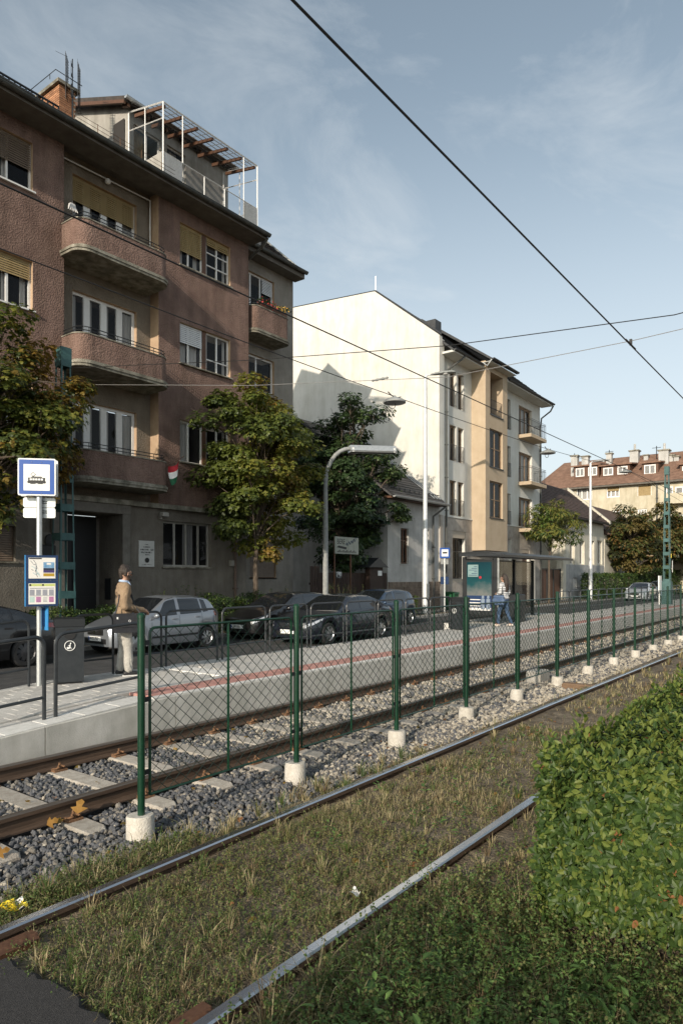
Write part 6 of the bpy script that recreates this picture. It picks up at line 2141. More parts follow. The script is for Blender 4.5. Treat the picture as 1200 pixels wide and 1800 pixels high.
# fallen leaves
P = np.stack([RNG.uniform(1.5, 14, 420), RNG.uniform(1.5, 7.4, 420), RNG.uniform(-.15, -.06, 420)], -1)
P[:, 2] = np.where(P[:, 1] > 4.1, -.155, -.055)
V, F = leaves(P, RNG.normal(0, .4, (420, 3)) + np.array([0, 0, 1]), .055 * RNG.uniform(.5, 1.3, 420), MAPLE)
tag(np_mesh('fallen_leaves', V, F, [LG[3], LG[4], L_FG[3]], None, np.repeat(RNG.integers(0, 3, 420), len(MAPLE[1])), 'stuff'), 'brown fallen leaves on ballast and grass', 'leaves')
FLM = leafmat('autumn_leaf', (.26, .13, .03), (.34, .19, .05), .3, .7, .2)
for k, (x, y, z, s, lab) in enumerate(((3.36, 5.42, -.10, .13, 'large ochre fallen leaf standing against the rail clip'), (3.1, 5.46, -.13, .10, 'large ochre fallen leaf lying on the rail foot'), (2.55, 5.2, -.14, .10, 'small orange leaf on the ballast at the left edge'))):
    V, F = leaves(np.array([[0, 0, 0.]]), np.array([[-.8, -.5, .55 + .3 * k]]), np.array([s]), MAPLE, np.array([[.2, .1, 1.0]]) if k == 0 else np.array([[.7, -.3, .2]]))
    o = tag(np_mesh('fallen_leaf', V, F, FLM), lab, 'leaf', 'single fallen leaves')
    o.location = (x, y, z)
# ================================================================ cars
M['car_glass'] = mat('car_glass_dark', (.012, .014, .017), None, rough=.03, spec=.7, coat=.6)
M['car_trim'] = mat('car_black_trim', (.012, .012, .013), None, rough=.45)
def paint(name, c, metal=.0, rough=.35):
    return mat(name, c, None, rough=rough, metal=metal, coat=1.0)
P_SILVER = paint('silver_paint', (.27, .29, .32), .55)
P_BLACK = paint('black_paint', (.006, .006, .007))
P_NAVY = paint('dark_navy_paint', (.007, .009, .016))
P_BLUE = paint('blue_grey_paint', (.03, .055, .10), .4)
P_WHITE = paint('pale_silver_paint', (.50, .53, .56), .35)
_SI = {}
def smooth_interp(pts, x, s=.05):
    key = (tuple(pts), s)
    if key in _SI:
        return float(np.interp(x, *_SI[key]))
    px_, pz_ = zip(*pts)
    xx = np.linspace(px_[0] - .5, px_[-1] + .5, 1200)
    yy = np.interp(xx, px_, pz_)
    k = max(1, int(s / (xx[1] - xx[0])))
    ker = np.hanning(2 * k + 3); ker /= ker.sum()
    yp = np.pad(yy, (k + 1, k + 1), mode='edge')
    ys = np.convolve(yp, ker, 'same')[k + 1:-k - 1]
    _SI[key] = (xx, ys)
    return float(np.interp(x, xx, ys))
class CarShape:
    def __init__(s, sp):
        s.sp = sp
    def ring(s, x):
        sp = s.sp
        w = smooth_interp(sp['plan'], x, .08)
        zb = smooth_interp(sp['sill'], x, .05)
        zt = smooth_interp(sp['top'], x, .10)
        zl = min(smooth_interp(sp['belt'], x, .08), zt - .02)
        za = zb
        for xw in sp['wheels']:
            d = abs(x - xw)
            Ra = sp['rw'] + .055
            if d < Ra:
                za = max(za, sp['rw'] + math.sqrt(Ra * Ra - d * d))
        za = min(za, zl - .12)
        h = zt - zl
        tu = sp.get('tumble', .36)
        g = w * .94
        zs = za + .10
        return [(0, zb), (.70 * w, zb), (.70 * w, za), (.975 * w, za), (w * .995, za + .03), (w, zs + (zl - zs) * .35), (w * .99, zl - .09), (w * .955, zl),
                (g - tu * .12 * h, zl + .14 * h), (g - tu * .5 * h, zl + .54 * h), (g - tu * .88 * h, zl + .86 * h), ((g - tu * h) * .88, zl + .955 * h), ((g - tu * h) * .5, zl + .99 * h), (0, zt)]
    def pt(s, x, t, side):
        r = s.ring(x)
        i = min(int(t), len(r) - 2)
        f = t - i
        return Vector((x, side * (r[i][0] * (1 - f) + r[i + 1][0] * f), r[i][1] * (1 - f) + r[i + 1][1] * f))
    def patch(s, c, side, off, nu=8, nv=5):
        """c: four (x, t) corners in order bottom-front, bottom-rear, top-rear, top-front; a sheet just proud of the body"""
        vs, fs = [], []
        for j in range(nv + 1):
            for i in range(nu + 1):
                u, v = i / nu, j / nv
                x = (c[0][0] * (1 - u) + c[1][0] * u) * (1 - v) + (c[3][0] * (1 - u) + c[2][0] * u) * v
                t = (c[0][1] * (1 - u) + c[1][1] * u) * (1 - v) + (c[3][1] * (1 - u) + c[2][1] * u) * v
                p = s.pt(x, t, side)
                du = s.pt(x + .02, t, side) - s.pt(x - .02, t, side)
                dv = s.pt(x, min(t + .1, 12.99), side) - s.pt(x, max(t - .1, 0), side)
                n = du.cross(dv)
                n = n.normalized() if n.length > 1e-9 else Vector((0, side, 0))
                if n.dot(p - Vector((s.sp['L'] / 2, 0, .55))) < 0:
                    n = -n
                vs.append(p + n * off)
        for j in range(nv):
            for i in range(nu):
                a = j * (nu + 1) + i
                fs.append((a, a + 1, a + nu + 2, a + nu + 1))
        return vs, fs
WHEELS = {}
def make_wheel(r, spokes, rim_m):
    key = (round(r, 3), spokes, rim_m.name)
    if key in WHEELS:
        return WHEELS[key]
    w = .2
    b = MB()
    pr = [(r * .66, -w / 2), (r * .9, -w / 2), (r * .985, -w * .38), (r, -w * .2), (r, w * .2), (r * .985, w * .38), (r * .9, w / 2), (r * .66, w / 2)]
    b.lathe(pr, 28, (0, 0, 0), axis='y', cap=False)
    ty = b.build('wheel', M['tyre'], smooth=True)
    b = MB()
    b.lathe([(r * .66, -w * .5), (r * .68, -w * .48), (r * .62, -w * .3), (r * .62, w * .4)], 28, axis='y', cap=False)
    for k in range(spokes):
        a = 2 * math.pi * k / spokes
        ca, sa = math.cos(a), math.sin(a)
        hw0, hw1 = r * .10, r * .15
        P = lambda rr, q, y: (rr * ca - q * sa, y, rr * sa + q * ca)
        b.prism([P(r * .1, -hw0, -w * .42), P(r * .63, -hw1, -w * .36), P(r * .63, hw1, -w * .36), P(r * .1, hw0, -w * .42)], (0, w * .1, 0))
    b.lathe([(.001, -w * .45), (r * .15, -w * .44), (r * .17, -w * .3)], 14, axis='y')
    rim = b.build('rim', rim_m, smooth=False)
    b = MB().lathe([(.001, -w * .12), (r * .62, -w * .10), (r * .62, 0)], 20, axis='y')
    back = b.build('brake_disc', M['car_trim'])
    rim.parent = ty; back.parent = ty
    WHEELS[key] = ty
    return ty
def make_car(name, label, cat, loc, rz, sp, pm, plate=None, group=None, rim_m=None, spokes=7):
    t = thing(name, label, cat, loc, group, local=True)
    t.rotation_euler = (0, 0, rz)
    s = CarShape(sp)
    L = sp['L']
    xs = sorted(set([0, .015, .04, .08, .13, .2, .3] + list(np.linspace(.4, L - .3, 44)) + [L - .2, L - .12, L - .06, L - .02, L] + [xw + d * (sp['rw'] + .055) for xw in sp['wheels'] for d in (-1, -.98, -.92, -.8, -.6, -.3, 0, .3, .6, .8, .92, .98, 1)]))
    b = MB()
    n = 14
    vs = []
    for x in xs:
        r = s.ring(x)
        vs += [(x, -y, z) for y, z in r] + [(x, y, z) for y, z in r]
    fs = []
    for i in range(len(xs) - 1):
        for sd in (0, 1):
            for j in range(n - 1):
                a = i * 2 * n + sd * n + j
                fs.append((a, a + 1, a + 2 * n + 1, a + 2 * n))
    for i in (0, len(xs) - 1):
        for j in range(1, n - 1):
            a, c = i * 2 * n + j, i * 2 * n + n + j
            fs.append((a, a + 1, c + 1, c))
    b.add(vs, fs)
    body = b.build('body', pm, t, smooth=True, weld=True)
    OFF[body.name] = Vector((0, 0, 0))
    def part(nm, patches, m, off=.005, parent=t, thick=True):
        k = MB()
        for c, sd in patches:
            for side in sd:
                v, f = s.patch(c, side, off)
                k.add(v, f)
        return k.build(nm, m, parent, smooth=True)
    both = (-1, 1)
    for (c, nm) in sp['side_windows']:
        for side in both:
            v, f = s.patch(c, side, .004)
            MB().add(v, f).build('side_window', M['car_glass'], t, smooth=True)
    for nm, c in (('windscreen', sp['windscreen']), ('rear_window', sp['rear_window'])):
        k = MB()
        for side in both:
            v, f = s.patch(c, side, .005, 8, 8)
            k.add(v, f)
        k.build(nm, M['car_glass'], t, smooth=True, weld=True)
    for side in both:
        v, f = s.patch(sp['headlamp'], side, .006)
        MB().add(v, f).build('headlight', M['lamp_glass'], t, smooth=True)
        v, f = s.patch(sp['taillamp'], side, .006)
        MB().add(v, f).build('taillight', M['red_lamp'], t, smooth=True)
    k = MB()
    for x0 in sp['seams']:
        for side in both:
            v, f = s.patch([(x0, 4.0), (x0 + .009, 4.0), (x0 + .009, 7.0), (x0, 7.0)], side, .0025, 1, 8)
            k.add(v, f)
    k.build('door_seams', M['car_trim'], t, kind='stuff')
    xa, xb = sp['seams'][0], sp['seams'][-1]
    for side in both:
        v, f = s.patch([(xa, 4.55), (xb, 4.55), (xb, 4.72), (xa, 4.72)], side, .010, 10, 1)
        MB().add(v, f).build('side_moulding', pm if sp.get('mould') else M['car_trim'], t)
    for x0 in sp['handles']:
        for side in both:
            p = s.pt(x0, 6.0, side)
            MB().cbox(p.x - .09, p.x + .09, p.y - .022, p.y + .022, p.z + .0, p.z + .034, .008).build('door_handle', pm, t)
    for side in both:
        p = s.pt(sp['mirror'], 7.2, side)
        m_ = MB().sphere((p.x, p.y + side * .10, p.z + .05), (.07, .10, .075), 12, 8).tube([(p.x, p.y - side * .02, p.z - .01), (p.x, p.y + side * .06, p.z + .02)], .02, 6).build('mirror', pm, t, smooth=True)
    # front: grille, lower intake, bumper strip, plate
    gz, gh, gw = sp['grille']
    g = MB().cbox(-.016, .06, -gw, gw, gz, gz + gh, .01)
    g.build('grille', M['car_trim'], t)
    g = MB()
    for q in range(3):
        zz = gz + gh * (q + .5) / 3
        g.box(-.024, -.014, -gw * .94, gw * .94, zz - .007, zz + .007)
    g.build('grille_bar', M['chrome'], t)
    MB().lathe([(.001, -.035), (.05, -.032), (.05, -.01)], 16, (0, 0, gz + gh * .55), axis='x').build('badge', M['chrome'], t)
    MB().cbox(-.012, .08, -.45, .45, sp['sill'][0][1] + .06, sp['sill'][0][1] + .19, .01).build('air_intake', M['car_trim'], t)
    for side in both:
        MB().sphere((.05, side * .52, sp['sill'][0][1] + .14), (.05, .06, .04), 10, 6).build('fog_lamp', M['lamp_glass'], t, smooth=True)
    zp = sp.get('plate_z', gz - .13)
    pl = MB().cbox(-.034, -.01, -.26, .26, zp, zp + .115, .004).build('number_plate', M['white_sign'], t)
    OFF[pl.name] = Vector((0, 0, 0))
    if plate:
        text_mesh(plate, .115, pl, 'plate_lettering', M['ink'], (-.036, .02, zp + .056), (0, -1, 0), (0, 0, 1), sx=.82)
        MB().box(-.0355, -.0345, .215, .255, zp + .008, zp + .107).build('plate_band', M['sign_blue'], pl)
    pr = MB().cbox(L - .002, L + .02, -.26, .26, .62, .735, .004).build('number_plate', M['white_sign'], t)
    w0 = make_wheel(sp['rw'], spokes, rim_m or M['rim'])
    for xw in sp['wheels']:
        wy = s.ring(xw)[5][0] - .115
        for side in (-1, 1):
            c = copy_tree(w0, (xw, side * wy, sp['rw']), 0 if side < 0 else math.pi, parent=t)
            c.rotation_euler = (0, random.uniform(0, 1), 0 if side < 0 else math.pi)
    MB().box(.55, L - .5, -.55, .55, .17, .30).build('underbody', M['car_trim'], t)
    return t
def hatch(L, H, W, hood=.93, slope=0.0, ang=1.0):
    k = L / 3.64
    return dict(L=L, wheels=(.62 * k, L - .62 * k + .03), rw=.295 if L < 3.9 else .315, tumble=.36,
        top=[(0, .64), (.05, .70), (.30 * k, hood - .15), (.75 * k, hood), (1.0 * k, hood + .05), (1.72 * k, H - .05), (2.05 * k, H), (2.7 * k, H - .01), (3.2 * k, H - .08), (3.50 * k, H - .45), (3.60 * k, .84), (L, .55)],
        belt=[(0, .58), (.05, .64), (.35 * k, hood - .19), (.8 * k, hood - .04), (1.1 * k, hood - .01), (3.2 * k, hood + .06), (3.45 * k, hood + .03), (3.58 * k, .78), (L, .5)],
        plan=[(0, W * .66), (.05, W * .78), (.16, W * .88), (.45, W * .975), (1.0, W), (L - .9, W), (L - .35, W * .95), (L - .1, W * .84), (L, W * .7)],
        sill=[(0, .24), (.25, .20), (L - .3, .21), (L, .30)],
        side_windows=[([(1.22 * k, 7.35), (1.98 * k, 7.35), (2.0 * k, 10.5), (1.72 * k, 10.4)], 'front'), ([(2.10 * k, 7.35), (2.86 * k, 7.35), (2.80 * k, 10.5), (2.10 * k, 10.5)], 'rear'), ([(2.92 * k, 7.45), (3.12 * k, 7.7), (3.02 * k, 10.2), (2.87 * k, 10.45)], 'quarter')],
        windscreen=[(1.03 * k, 10.7), (1.03 * k, 13), (1.70 * k, 13), (1.70 * k, 10.8)], rear_window=[(3.22 * k, 10.7), (3.22 * k, 13), (3.48 * k, 13), (3.48 * k, 10.7)],
        headlamp=[(.035, 6.05), (.42 * k, 6.5), (.50 * k, 7.3), (.05, 7.0)], taillamp=[(L - .28, 6.3), (L - .06, 6.3), (L - .10, 8.2), (L - .30, 8.2)],
        seams=[1.12 * k, 2.04 * k, 2.84 * k], handles=[1.88 * k, 2.68 * k], mirror=1.22 * k, grille=(.52, .15, W * .40), plate_z=.37)
def saloon(L, H, W, hood=.92):
    k = L / 4.6
    return dict(L=L, wheels=(.86 * k, 3.60 * k), rw=.325, tumble=.40,
        top=[(0, .62), (.06, .70), (.4 * k, hood - .13), (1.1 * k, hood), (1.35 * k, hood + .05), (2.15 * k, H - .05), (2.6 * k, H), (3.1 * k, H - .03), (3.55 * k, H - .15), (4.05 * k, 1.06), (4.45 * k, 1.0), (4.55 * k, .90), (L, .55)],
        belt=[(0, .56), (.06, .63), (.5 * k, hood - .16), (1.2 * k, hood - .04), (1.6 * k, hood), (3.8 * k, hood + .05), (4.35 * k, hood + .02), (4.53 * k, .8), (L, .5)],
        plan=[(0, W * .62), (.05, W * .74), (.2, W * .87), (.55, W * .97), (1.1, W), (L - 1.1, W), (L - .4, W * .93), (L - .1, W * .8), (L, W * .66)],
        sill=[(0, .22), (.3, .18), (L - .3, .2), (L, .3)],
        side_windows=[([(1.55 * k, 7.35), (2.42 * k, 7.35), (2.42 * k, 10.5), (2.08 * k, 10.4)], 'front'), ([(2.50 * k, 7.35), (3.32 * k, 7.35), (3.20 * k, 10.45), (2.50 * k, 10.5)], 'rear'), ([(3.38 * k, 7.4), (3.72 * k, 7.6), (3.45 * k, 10.0), (3.27 * k, 10.4)], 'quarter')],
        windscreen=[(1.38 * k, 10.7), (1.38 * k, 13), (2.12 * k, 13), (2.12 * k, 10.8)], rear_window=[(3.45 * k, 10.8), (3.45 * k, 13), (4.02 * k, 13), (4.02 * k, 10.8)],
        headlamp=[(.04, 6.0), (.55 * k, 6.5), (.62 * k, 7.2), (.06, 6.9)], taillamp=[(L - .45, 6.0), (L - .08, 5.9), (L - .12, 7.0), (L - .45, 7.0)],
        seams=[1.45 * k, 2.46 * k, 3.36 * k], handles=[2.30 * k, 3.2 * k], mirror=1.62 * k, grille=(.50, .16, W * .36), plate_z=.34)
RZ = ROADZ = ROAD_Z
CG = 'cars along the street'
make_car('parked_car', 'silver five door hatchback parked behind the man with the bag', 'car', (10.15, 15.55, RZ), 0, hatch(3.64, 1.50, .83), P_SILVER, 'RVX-792', CG)
make_car('parked_car', 'black saloon with alloy wheels at the left edge behind the tram stop pole', 'car', (4.35, 15.62, RZ), 0, saloon(4.55, 1.43, .87), P_BLACK, None, CG, rim_m=mat('dark_rim', (.10, .10, .105), None, rough=.35, metal=.8), spokes=9)
make_car('parked_car', 'black hatchback parked between the hedge and the dark saloon', 'car', (15.3, 15.7, RZ), 0, hatch(4.15, 1.50, .87), P_BLACK, 'LSM-906', CG)
make_car('moving_car', 'dark navy saloon driving past the platform railings', 'car', (15.05, 13.35, RZ), 0, saloon(4.65, 1.47, .90), P_NAVY, None, CG)
make_car('parked_car', 'blue grey estate parked beyond the dark saloon', 'car', (21.0, 15.75, RZ), 0, hatch(4.2, 1.50, .87), P_BLUE, None, CG)
make_car('moving_car', 'pale silver hatchback approaching from the far end of the street', 'car', (57.8, 14.3, RZ), 0, hatch(4.3, 1.52, .89), P_WHITE, None, CG)
make_car('parked_car', 'pale blue estate car at the right edge behind the lattice mast', 'car', (67.5, 15.0, RZ), 0, hatch(4.4, 1.6, .9), paint('pale_blue_paint', (.30, .38, .50), .4), None, CG)
for o in list(WHEELS.values()):
    for ch in list(o.children):
        bpy.data.objects.remove(ch)
    bpy.data.objects.remove(o)
# ================================================================ people
M['skin'] = mat('skin', (.42, .24, .165), (.48, .29, .20), 20, .55)
M['hair'] = mat('dark_hair', (.022, .015, .011), (.05, .034, .024), 60, .5, bump=.6, bscale=180, stretch=(1, 1, .3))
M['sweater'] = mat('tan_knit', (.27, .185, .115), (.33, .235, .15), 8, .95, bump=.5, bscale=110)
M['trousers'] = mat('stone_trousers', (.40, .38, .34), (.48, .46, .415), 7, .9, bump=.5, bscale=26, bdist=.03)
M['shirt'] = mat('pale_blue_shirt', (.42, .52, .68), None, rough=.8)
M['shoe'] = mat('black_shoe', (.018, .018, .02), None, rough=.55)
M['sole'] = mat('white_sole', (.62, .61, .59), None, rough=.7)
M['bag'] = mat('black_bag', (.016, .017, .021), (.026, .027, .032), 14, .6, bump=.2)
M['denim'] = mat('blue_denim', (.035, .065, .125), (.06, .10, .17), 8, .9, bump=.3)
def blob(name, caps, m, parent, voxel=.010, it=5, fold=0.0):
    """tapered limbs fused into one skin"""
    b = MB()
    for c in caps:
        if c[0] == 's':
            b.sphere(c[1], c[2], 14, 10)
        else:
            p, q, r1, r2 = c
            p, q = Vector(p), Vector(q)
            n = 5
            b.tube([p.lerp(q, i / n) for i in range(n + 1)], [r1 + (r2 - r1) * i / n for i in range(n + 1)], 12)
            b.sphere(p, r1, 12, 8)
            b.sphere(q, r2, 12, 8)
    o = b.build(name, m, None)
    md = o.modifiers.new('fuse', 'REMESH')
    md.mode = 'VOXEL'
    md.voxel_size = voxel
    ms = o.modifiers.new('soft', 'SMOOTH')
    ms.factor = .5
    ms.iterations = it
    dg = bpy.context.evaluated_depsgraph_get()
    me = bpy.data.meshes.new_from_object(o.evaluated_get(dg))
    bpy.data.objects.remove(o)
    if fold:      # creases and sags of cloth
        n = len(me.vertices)
        co = np.empty(n * 3, np.float32); me.vertices.foreach_get('co', co); co = co.reshape(-1, 3)
        nr = np.array([v.normal[:] for v in me.vertices], np.float32)
        x, y, z = co.T
        f = np.sin(z * 46 + 7 * np.sin(x * 13 + y * 9) + 4 * np.sin(z * 9)) * (.55 + .45 * np.sin(x * 17 - z * 6)) + .6 * np.sin(x * 37 + z * 21 + 3 * np.sin(y * 15))
        co = co + nr * (fold * f)[:, None]
        me.vertices.foreach_set('co', co.ravel()); me.update()
    me.polygons.foreach_set('use_smooth', np.ones(len(me.polygons), bool))
    r = bpy.data.objects.new(name, me)
    me.materials.clear()
    me.materials.append(m)
    COL.objects.link(r)
    r.parent = parent
    return r
def hand(p, d, up, s=1.0, curl=.5):
    """palm, four fingers and a thumb as tapered segments; p wrist, d pointing direction, up back-of-hand normal"""
    p, d, up = Vector(p), Vector(d).normalized(), Vector(up).normalized()
    sd = d.cross(up).normalized()
    caps = [(p, p + d * .045, .027, .032)]
    for i, (o, ln) in enumerate(((-.03, .065), (-.010, .078), (.010, .073), (.029, .058))):
        k = p + d * .08 + sd * o
        caps.append((p + d * .03 + sd * o * .7, k, .016, .0115))
        m_ = k + (d * math.cos(curl * .6) - up * math.sin(curl * .6)) * ln * .5 * s
        e = m_ + (d * math.cos(curl * 1.5) - up * math.sin(curl * 1.5)) * ln * .5 * s
        caps += [(k, m_, .0115, .0095), (m_, e, .0095, .0075)]
    tb = p + d * .025 - sd * .028
    tm = tb + (d * .6 - sd * .8 - up * .2) * .042
    caps += [(tb, tm, .0135, .011), (tm, tm + (d * .9 - sd * .3 - up * .3) * .03, .011, .008)]
    return caps
def head(c, f, s=1.0):
    """c centre, f facing direction; skull, jaw, nose, ears, brow"""
    c, f = Vector(c), Vector(f).normalized()
    r = f.cross(Vector((0, 0, 1))).normalized()
    caps = [('s', c + Vector((0, 0, .025)) - f * .012, (.092, .085, .105)), (c - f * .01 + Vector((0, 0, -.03)), c + f * .045 + Vector((0, 0, -.085)), .066, .036),
            (c + f * .082 + Vector((0, 0, .012)), c + f * .106 + Vector((0, 0, -.022)), .010, .016)]
    for q in (-1, 1):
        caps.append((c + r * q * .082 + Vector((0, 0, .02)), c + r * q * .084 + Vector((0, 0, -.02)), .017, .013))
        caps.append((c + f * .074 + r * q * .05 + Vector((0, 0, .03)), c + f * .084 + r * q * .015 + Vector((0, 0, .03)), .014, .014))
    caps.append((c + f * .07 + r * -.022 + Vector((0, 0, -.055)), c + f * .07 + r * .022 + Vector((0, 0, -.055)), .013, .013))
    return caps
def face_bits(parent, c, f, glasses=True):
    c, f = Vector(c), Vector(f).normalized()
    r = f.cross(Vector((0, 0, 1))).normalized()
    for q in (-1, 1):
        MB().sphere(c + f * .082 + r * q * .033 + Vector((0, 0, .012)), .010, 8, 6).build('eye', M['white_sign'], parent, smooth=True)
        MB().sphere(c + f * .0905 + r * q * .033 + Vector((0, 0, .012)), .0055, 8, 6).build('iris', M['ink'], parent, smooth=True)
    MB().tube([c + f * .083 - r * .02 + Vector((0, 0, -.054)), c + f * .088 + Vector((0, 0, -.052)), c + f * .083 + r * .02 + Vector((0, 0, -.054))], .004, 6).build('mouth', mat('lips', (.30, .12, .10), None, rough=.5), parent)
# ---- the man: his own +X is where he faces
mx, my = 6.92, 9.80
man = thing('person', 'man in tan sweater and pale trousers waiting at the railing with a black bag', 'person', (mx, my, ramp(mx)), local=True)
man.rotation_euler = (0, 0, R(-24))
sc = 1.0
SHo = {-1: Vector((.0, -.185, 1.475)), 1: Vector((.0, .185, 1.475))}
ELr, WRr = Vector((-.03, -.25, 1.16)), Vector((.33, -.03, 1.09))
ELl, WRl = Vector((.10, .26, 1.18)), Vector((.30, .17, 1.02))
hc = (.035, -.0, 1.70)
hf = (.95, .25, .0)
body = []
body += head(hc, hf)
body += [((0.005, 0, 1.50), (.02, 0, 1.62), .062, .055), ((0, -.13, 1.47), (0, .13, 1.47), .058, .058), ((0, 0, 1.42), (0, 0, 1.10), .092, .085), ((0, -.06, .98), (0, .06, .98), .092, .092)]
body += [(SHo[-1], ELr, .055, .042), (ELr, WRr, .042, .028), (SHo[1], ELl, .055, .042), (ELl, WRl, .042, .028)]
dr = (WRr - ELr).normalized()
body += hand(WRr, Vector((.75, .55, -.35)), Vector((.2, -.2, .95)), curl=.7) + hand(WRl, Vector((.5, -.3, -.8)), Vector((.6, .6, .4)), curl=.8)
FTr, FTl = Vector((.06, -.10, .09)), Vector((-.03, .10, .09))
KNr, KNl = Vector((.055, -.095, .50)), Vector((.02, .095, .50))
body += [((0, -.09, .95), KNr, .085, .058), (KNr, FTr, .058, .04), ((0, .09, .95), KNl, .085, .058), (KNl, FTl, .058, .04)]
body += [(FTr - Vector((.03, 0, .04)), FTr + Vector((.14, -.01, -.055)), .04, .032), (FTl - Vector((.03, 0, .04)), FTl + Vector((.14, .02, -.055)), .04, .032)]
blob('body', body, M['skin'], man, .009, 4)
sw = [((0, -.115, 1.475), (0, .115, 1.475), .092, .092), ((0.0, -.10, 1.40), (0.0, .10, 1.40), .115, .115), ((.01, -.075, 1.22), (.01, .075, 1.22), .122, .122), ((.005, -.075, 1.06), (.005, .075, 1.06), .122, .122), ((0, -.08, .99), (0, .08, .99), .112, .112),
      (SHo[-1], SHo[-1].lerp(ELr, .5) + Vector((-.015, -.01, 0)), .082, .072), (SHo[-1].lerp(ELr, .5) + Vector((-.015, -.01, 0)), ELr, .072, .064), (ELr, ELr.lerp(WRr, .55), .064, .054), (ELr.lerp(WRr, .55), ELr.lerp(WRr, .93), .054, .043),
      (SHo[1], ELl, .082, .062), (ELl, ELl.lerp(WRl, .93), .06, .042)]
blob('sweater', sw, M['sweater'], man, .010, 5, .0055)
tr = [((0, -.075, .97), (0, .075, .97), .115, .115), ((0, -.09, .90), KNr, .105, .080), (KNr, FTr + Vector((.0, 0, .06)), .078, .070), ((0, .09, .90), KNl, .105, .080), (KNl, FTl + Vector((0, 0, .06)), .078, .070),
      (FTr + Vector((.0, 0, .06)), FTr + Vector((.005, 0, .03)), .072, .070), (FTl + Vector((.0, 0, .06)), FTl + Vector((.005, 0, .03)), .072, .070)]
blob('trousers', tr, M['trousers'], man, .010, 4, .0055)
for F_, q in ((FTr, -.01), (FTl, .02)):
    sh = blob('shoe', [(F_ - Vector((.045, 0, .045)), F_ + Vector((.07, q * .4, -.045)), .043, .044), (F_ + Vector((.07, q * .4, -.045)), F_ + Vector((.175, q, -.055)), .044, .032), (F_ + Vector((0, 0, .0)), F_ - Vector((.02, 0, .03)), .042, .045)], M['shoe'], man, .009, 4)
    so = MB()
    pts = [(-.095, -.02), (-.08, -.042), (.02, -.043), (.12, -.048), (.195, -.03), (.21, 0), (.195, .03), (.12, .048), (.02, .043), (-.08, .042), (-.095, .02)]
    so.prism([(F_.x + a, F_.y + c + q * max(0, a) * 4, .0) for a, c in pts], (0, 0, .018))
    so.build('shoe_sole', M['sole'], man)
hcv = Vector(hc); fv = Vector(hf).normalized(); rv = fv.cross(Vector((0, 0, 1))).normalized()
hr = [('s', hcv + Vector((0, 0, .045)) - fv * .025, (.098, .092, .095)), (hcv - fv * .075 + Vector((0, 0, .03)), hcv - fv * .07 + Vector((0, 0, -.055)), .05, .035), (hcv + Vector((0, 0, .10)) + fv * .03, hcv + Vector((0, 0, .11)) - fv * .04, .05, .055)]
for q in (-1, 1):
    hr.append((hcv + rv * q * .068 - fv * .03 + Vector((0, 0, .03)), hcv + rv * q * .068 - fv * .035 + Vector((0, 0, -.02)), .035, .026))
blob('hair', hr, M['hair'], man, .008, 3)
bd = [(hcv + fv * .05 + rv * .045 + Vector((0, 0, -.075)), hcv + fv * .082 + Vector((0, 0, -.098)), .027, .03), (hcv + fv * .05 - rv * .045 + Vector((0, 0, -.075)), hcv + fv * .082 + Vector((0, 0, -.098)), .027, .03),
      (hcv + fv * .05 + rv * .045 + Vector((0, 0, -.075)), hcv + rv * .073 + fv * .012 + Vector((0, 0, -.02)), .024, .014), (hcv + fv * .05 - rv * .045 + Vector((0, 0, -.075)), hcv - rv * .073 + fv * .012 + Vector((0, 0, -.02)), .024, .014)]
blob('beard', bd, M['hair'], man, .007, 2)
face_bits(man, hc, hf)
g = MB()
for q in (-1, 1):
    c_ = hcv + fv * .10 + rv * q * .033 + Vector((0, 0, .012))
    g.tube(arc(c_, .024, 0, 2 * math.pi, 12, rv, Vector((0, 0, 1))), .0035, 5)
    g.tube([c_ + rv * q * .024, hcv + rv * q * .088 + Vector((0, 0, .015))], .003, 5)
g.build('glasses', M['black'], man)
cl = MB()
for q in (-1, 1):
    cl.prism([(.0 - .05, q * .05, 1.60), (.07, q * .045, 1.575), (.115, q * .055, 1.505), (.05, q * .10, 1.535)], (.0, q * .012, .006))
cl.tube(arc((.01, 0, 1.575), .068, 0, 2 * math.pi, 16, Vector((1, 0, -.15)), Vector((0, 1, 0))), .020, 6, closed=False)
cl.build('shirt_collar', M['shirt'], man)
# his bag hangs at the right hip
bag = thing('shoulder_bag', 'black messenger bag hanging at the hip of the man in the tan sweater', 'bag', (mx, my, ramp(mx)), local=True)
bag.rotation_euler = (0, 0, R(-24))
b = MB()
vs = []
bx0, bx1, bz0, bz1 = -.20, .25, .74, 1.05
b.cbox(bx0, bx1, -.34, -.19, bz0, bz1, .02)
b.build('bag_body', M['bag'], bag)
b = MB().cbox(bx0 - .006, bx1 + .006, -.352, -.342, bz0 + .09, bz1 + .004, .003)
b.build('flap', M['bag'], bag)
text_mesh('O', .055, bag, 'bag_mark', M['white_sign'], (.03, -.354, .93), (1, 0, 0), (0, 0, 1))
MB().box(-.005, .065, -.3545, -.353, .885, .897).build('bag_print', M['white_sign'], bag)
MB().box(-.175, -.15, -.3545, -.353, .965, 1.0).build('bag_tag', M['white_sign'], bag)
MB().tube([(bx0 + .02, -.26, 1.04), (-.115, -.20, 1.25), (-.06, -.02, 1.52), (.02, .13, 1.555), (.10, .12, 1.47), (.135, -.02, 1.32), (.16, -.16, 1.15), (bx1 - .02, -.26, 1.04)], .012, 6).build('strap', M['bag'], bag)
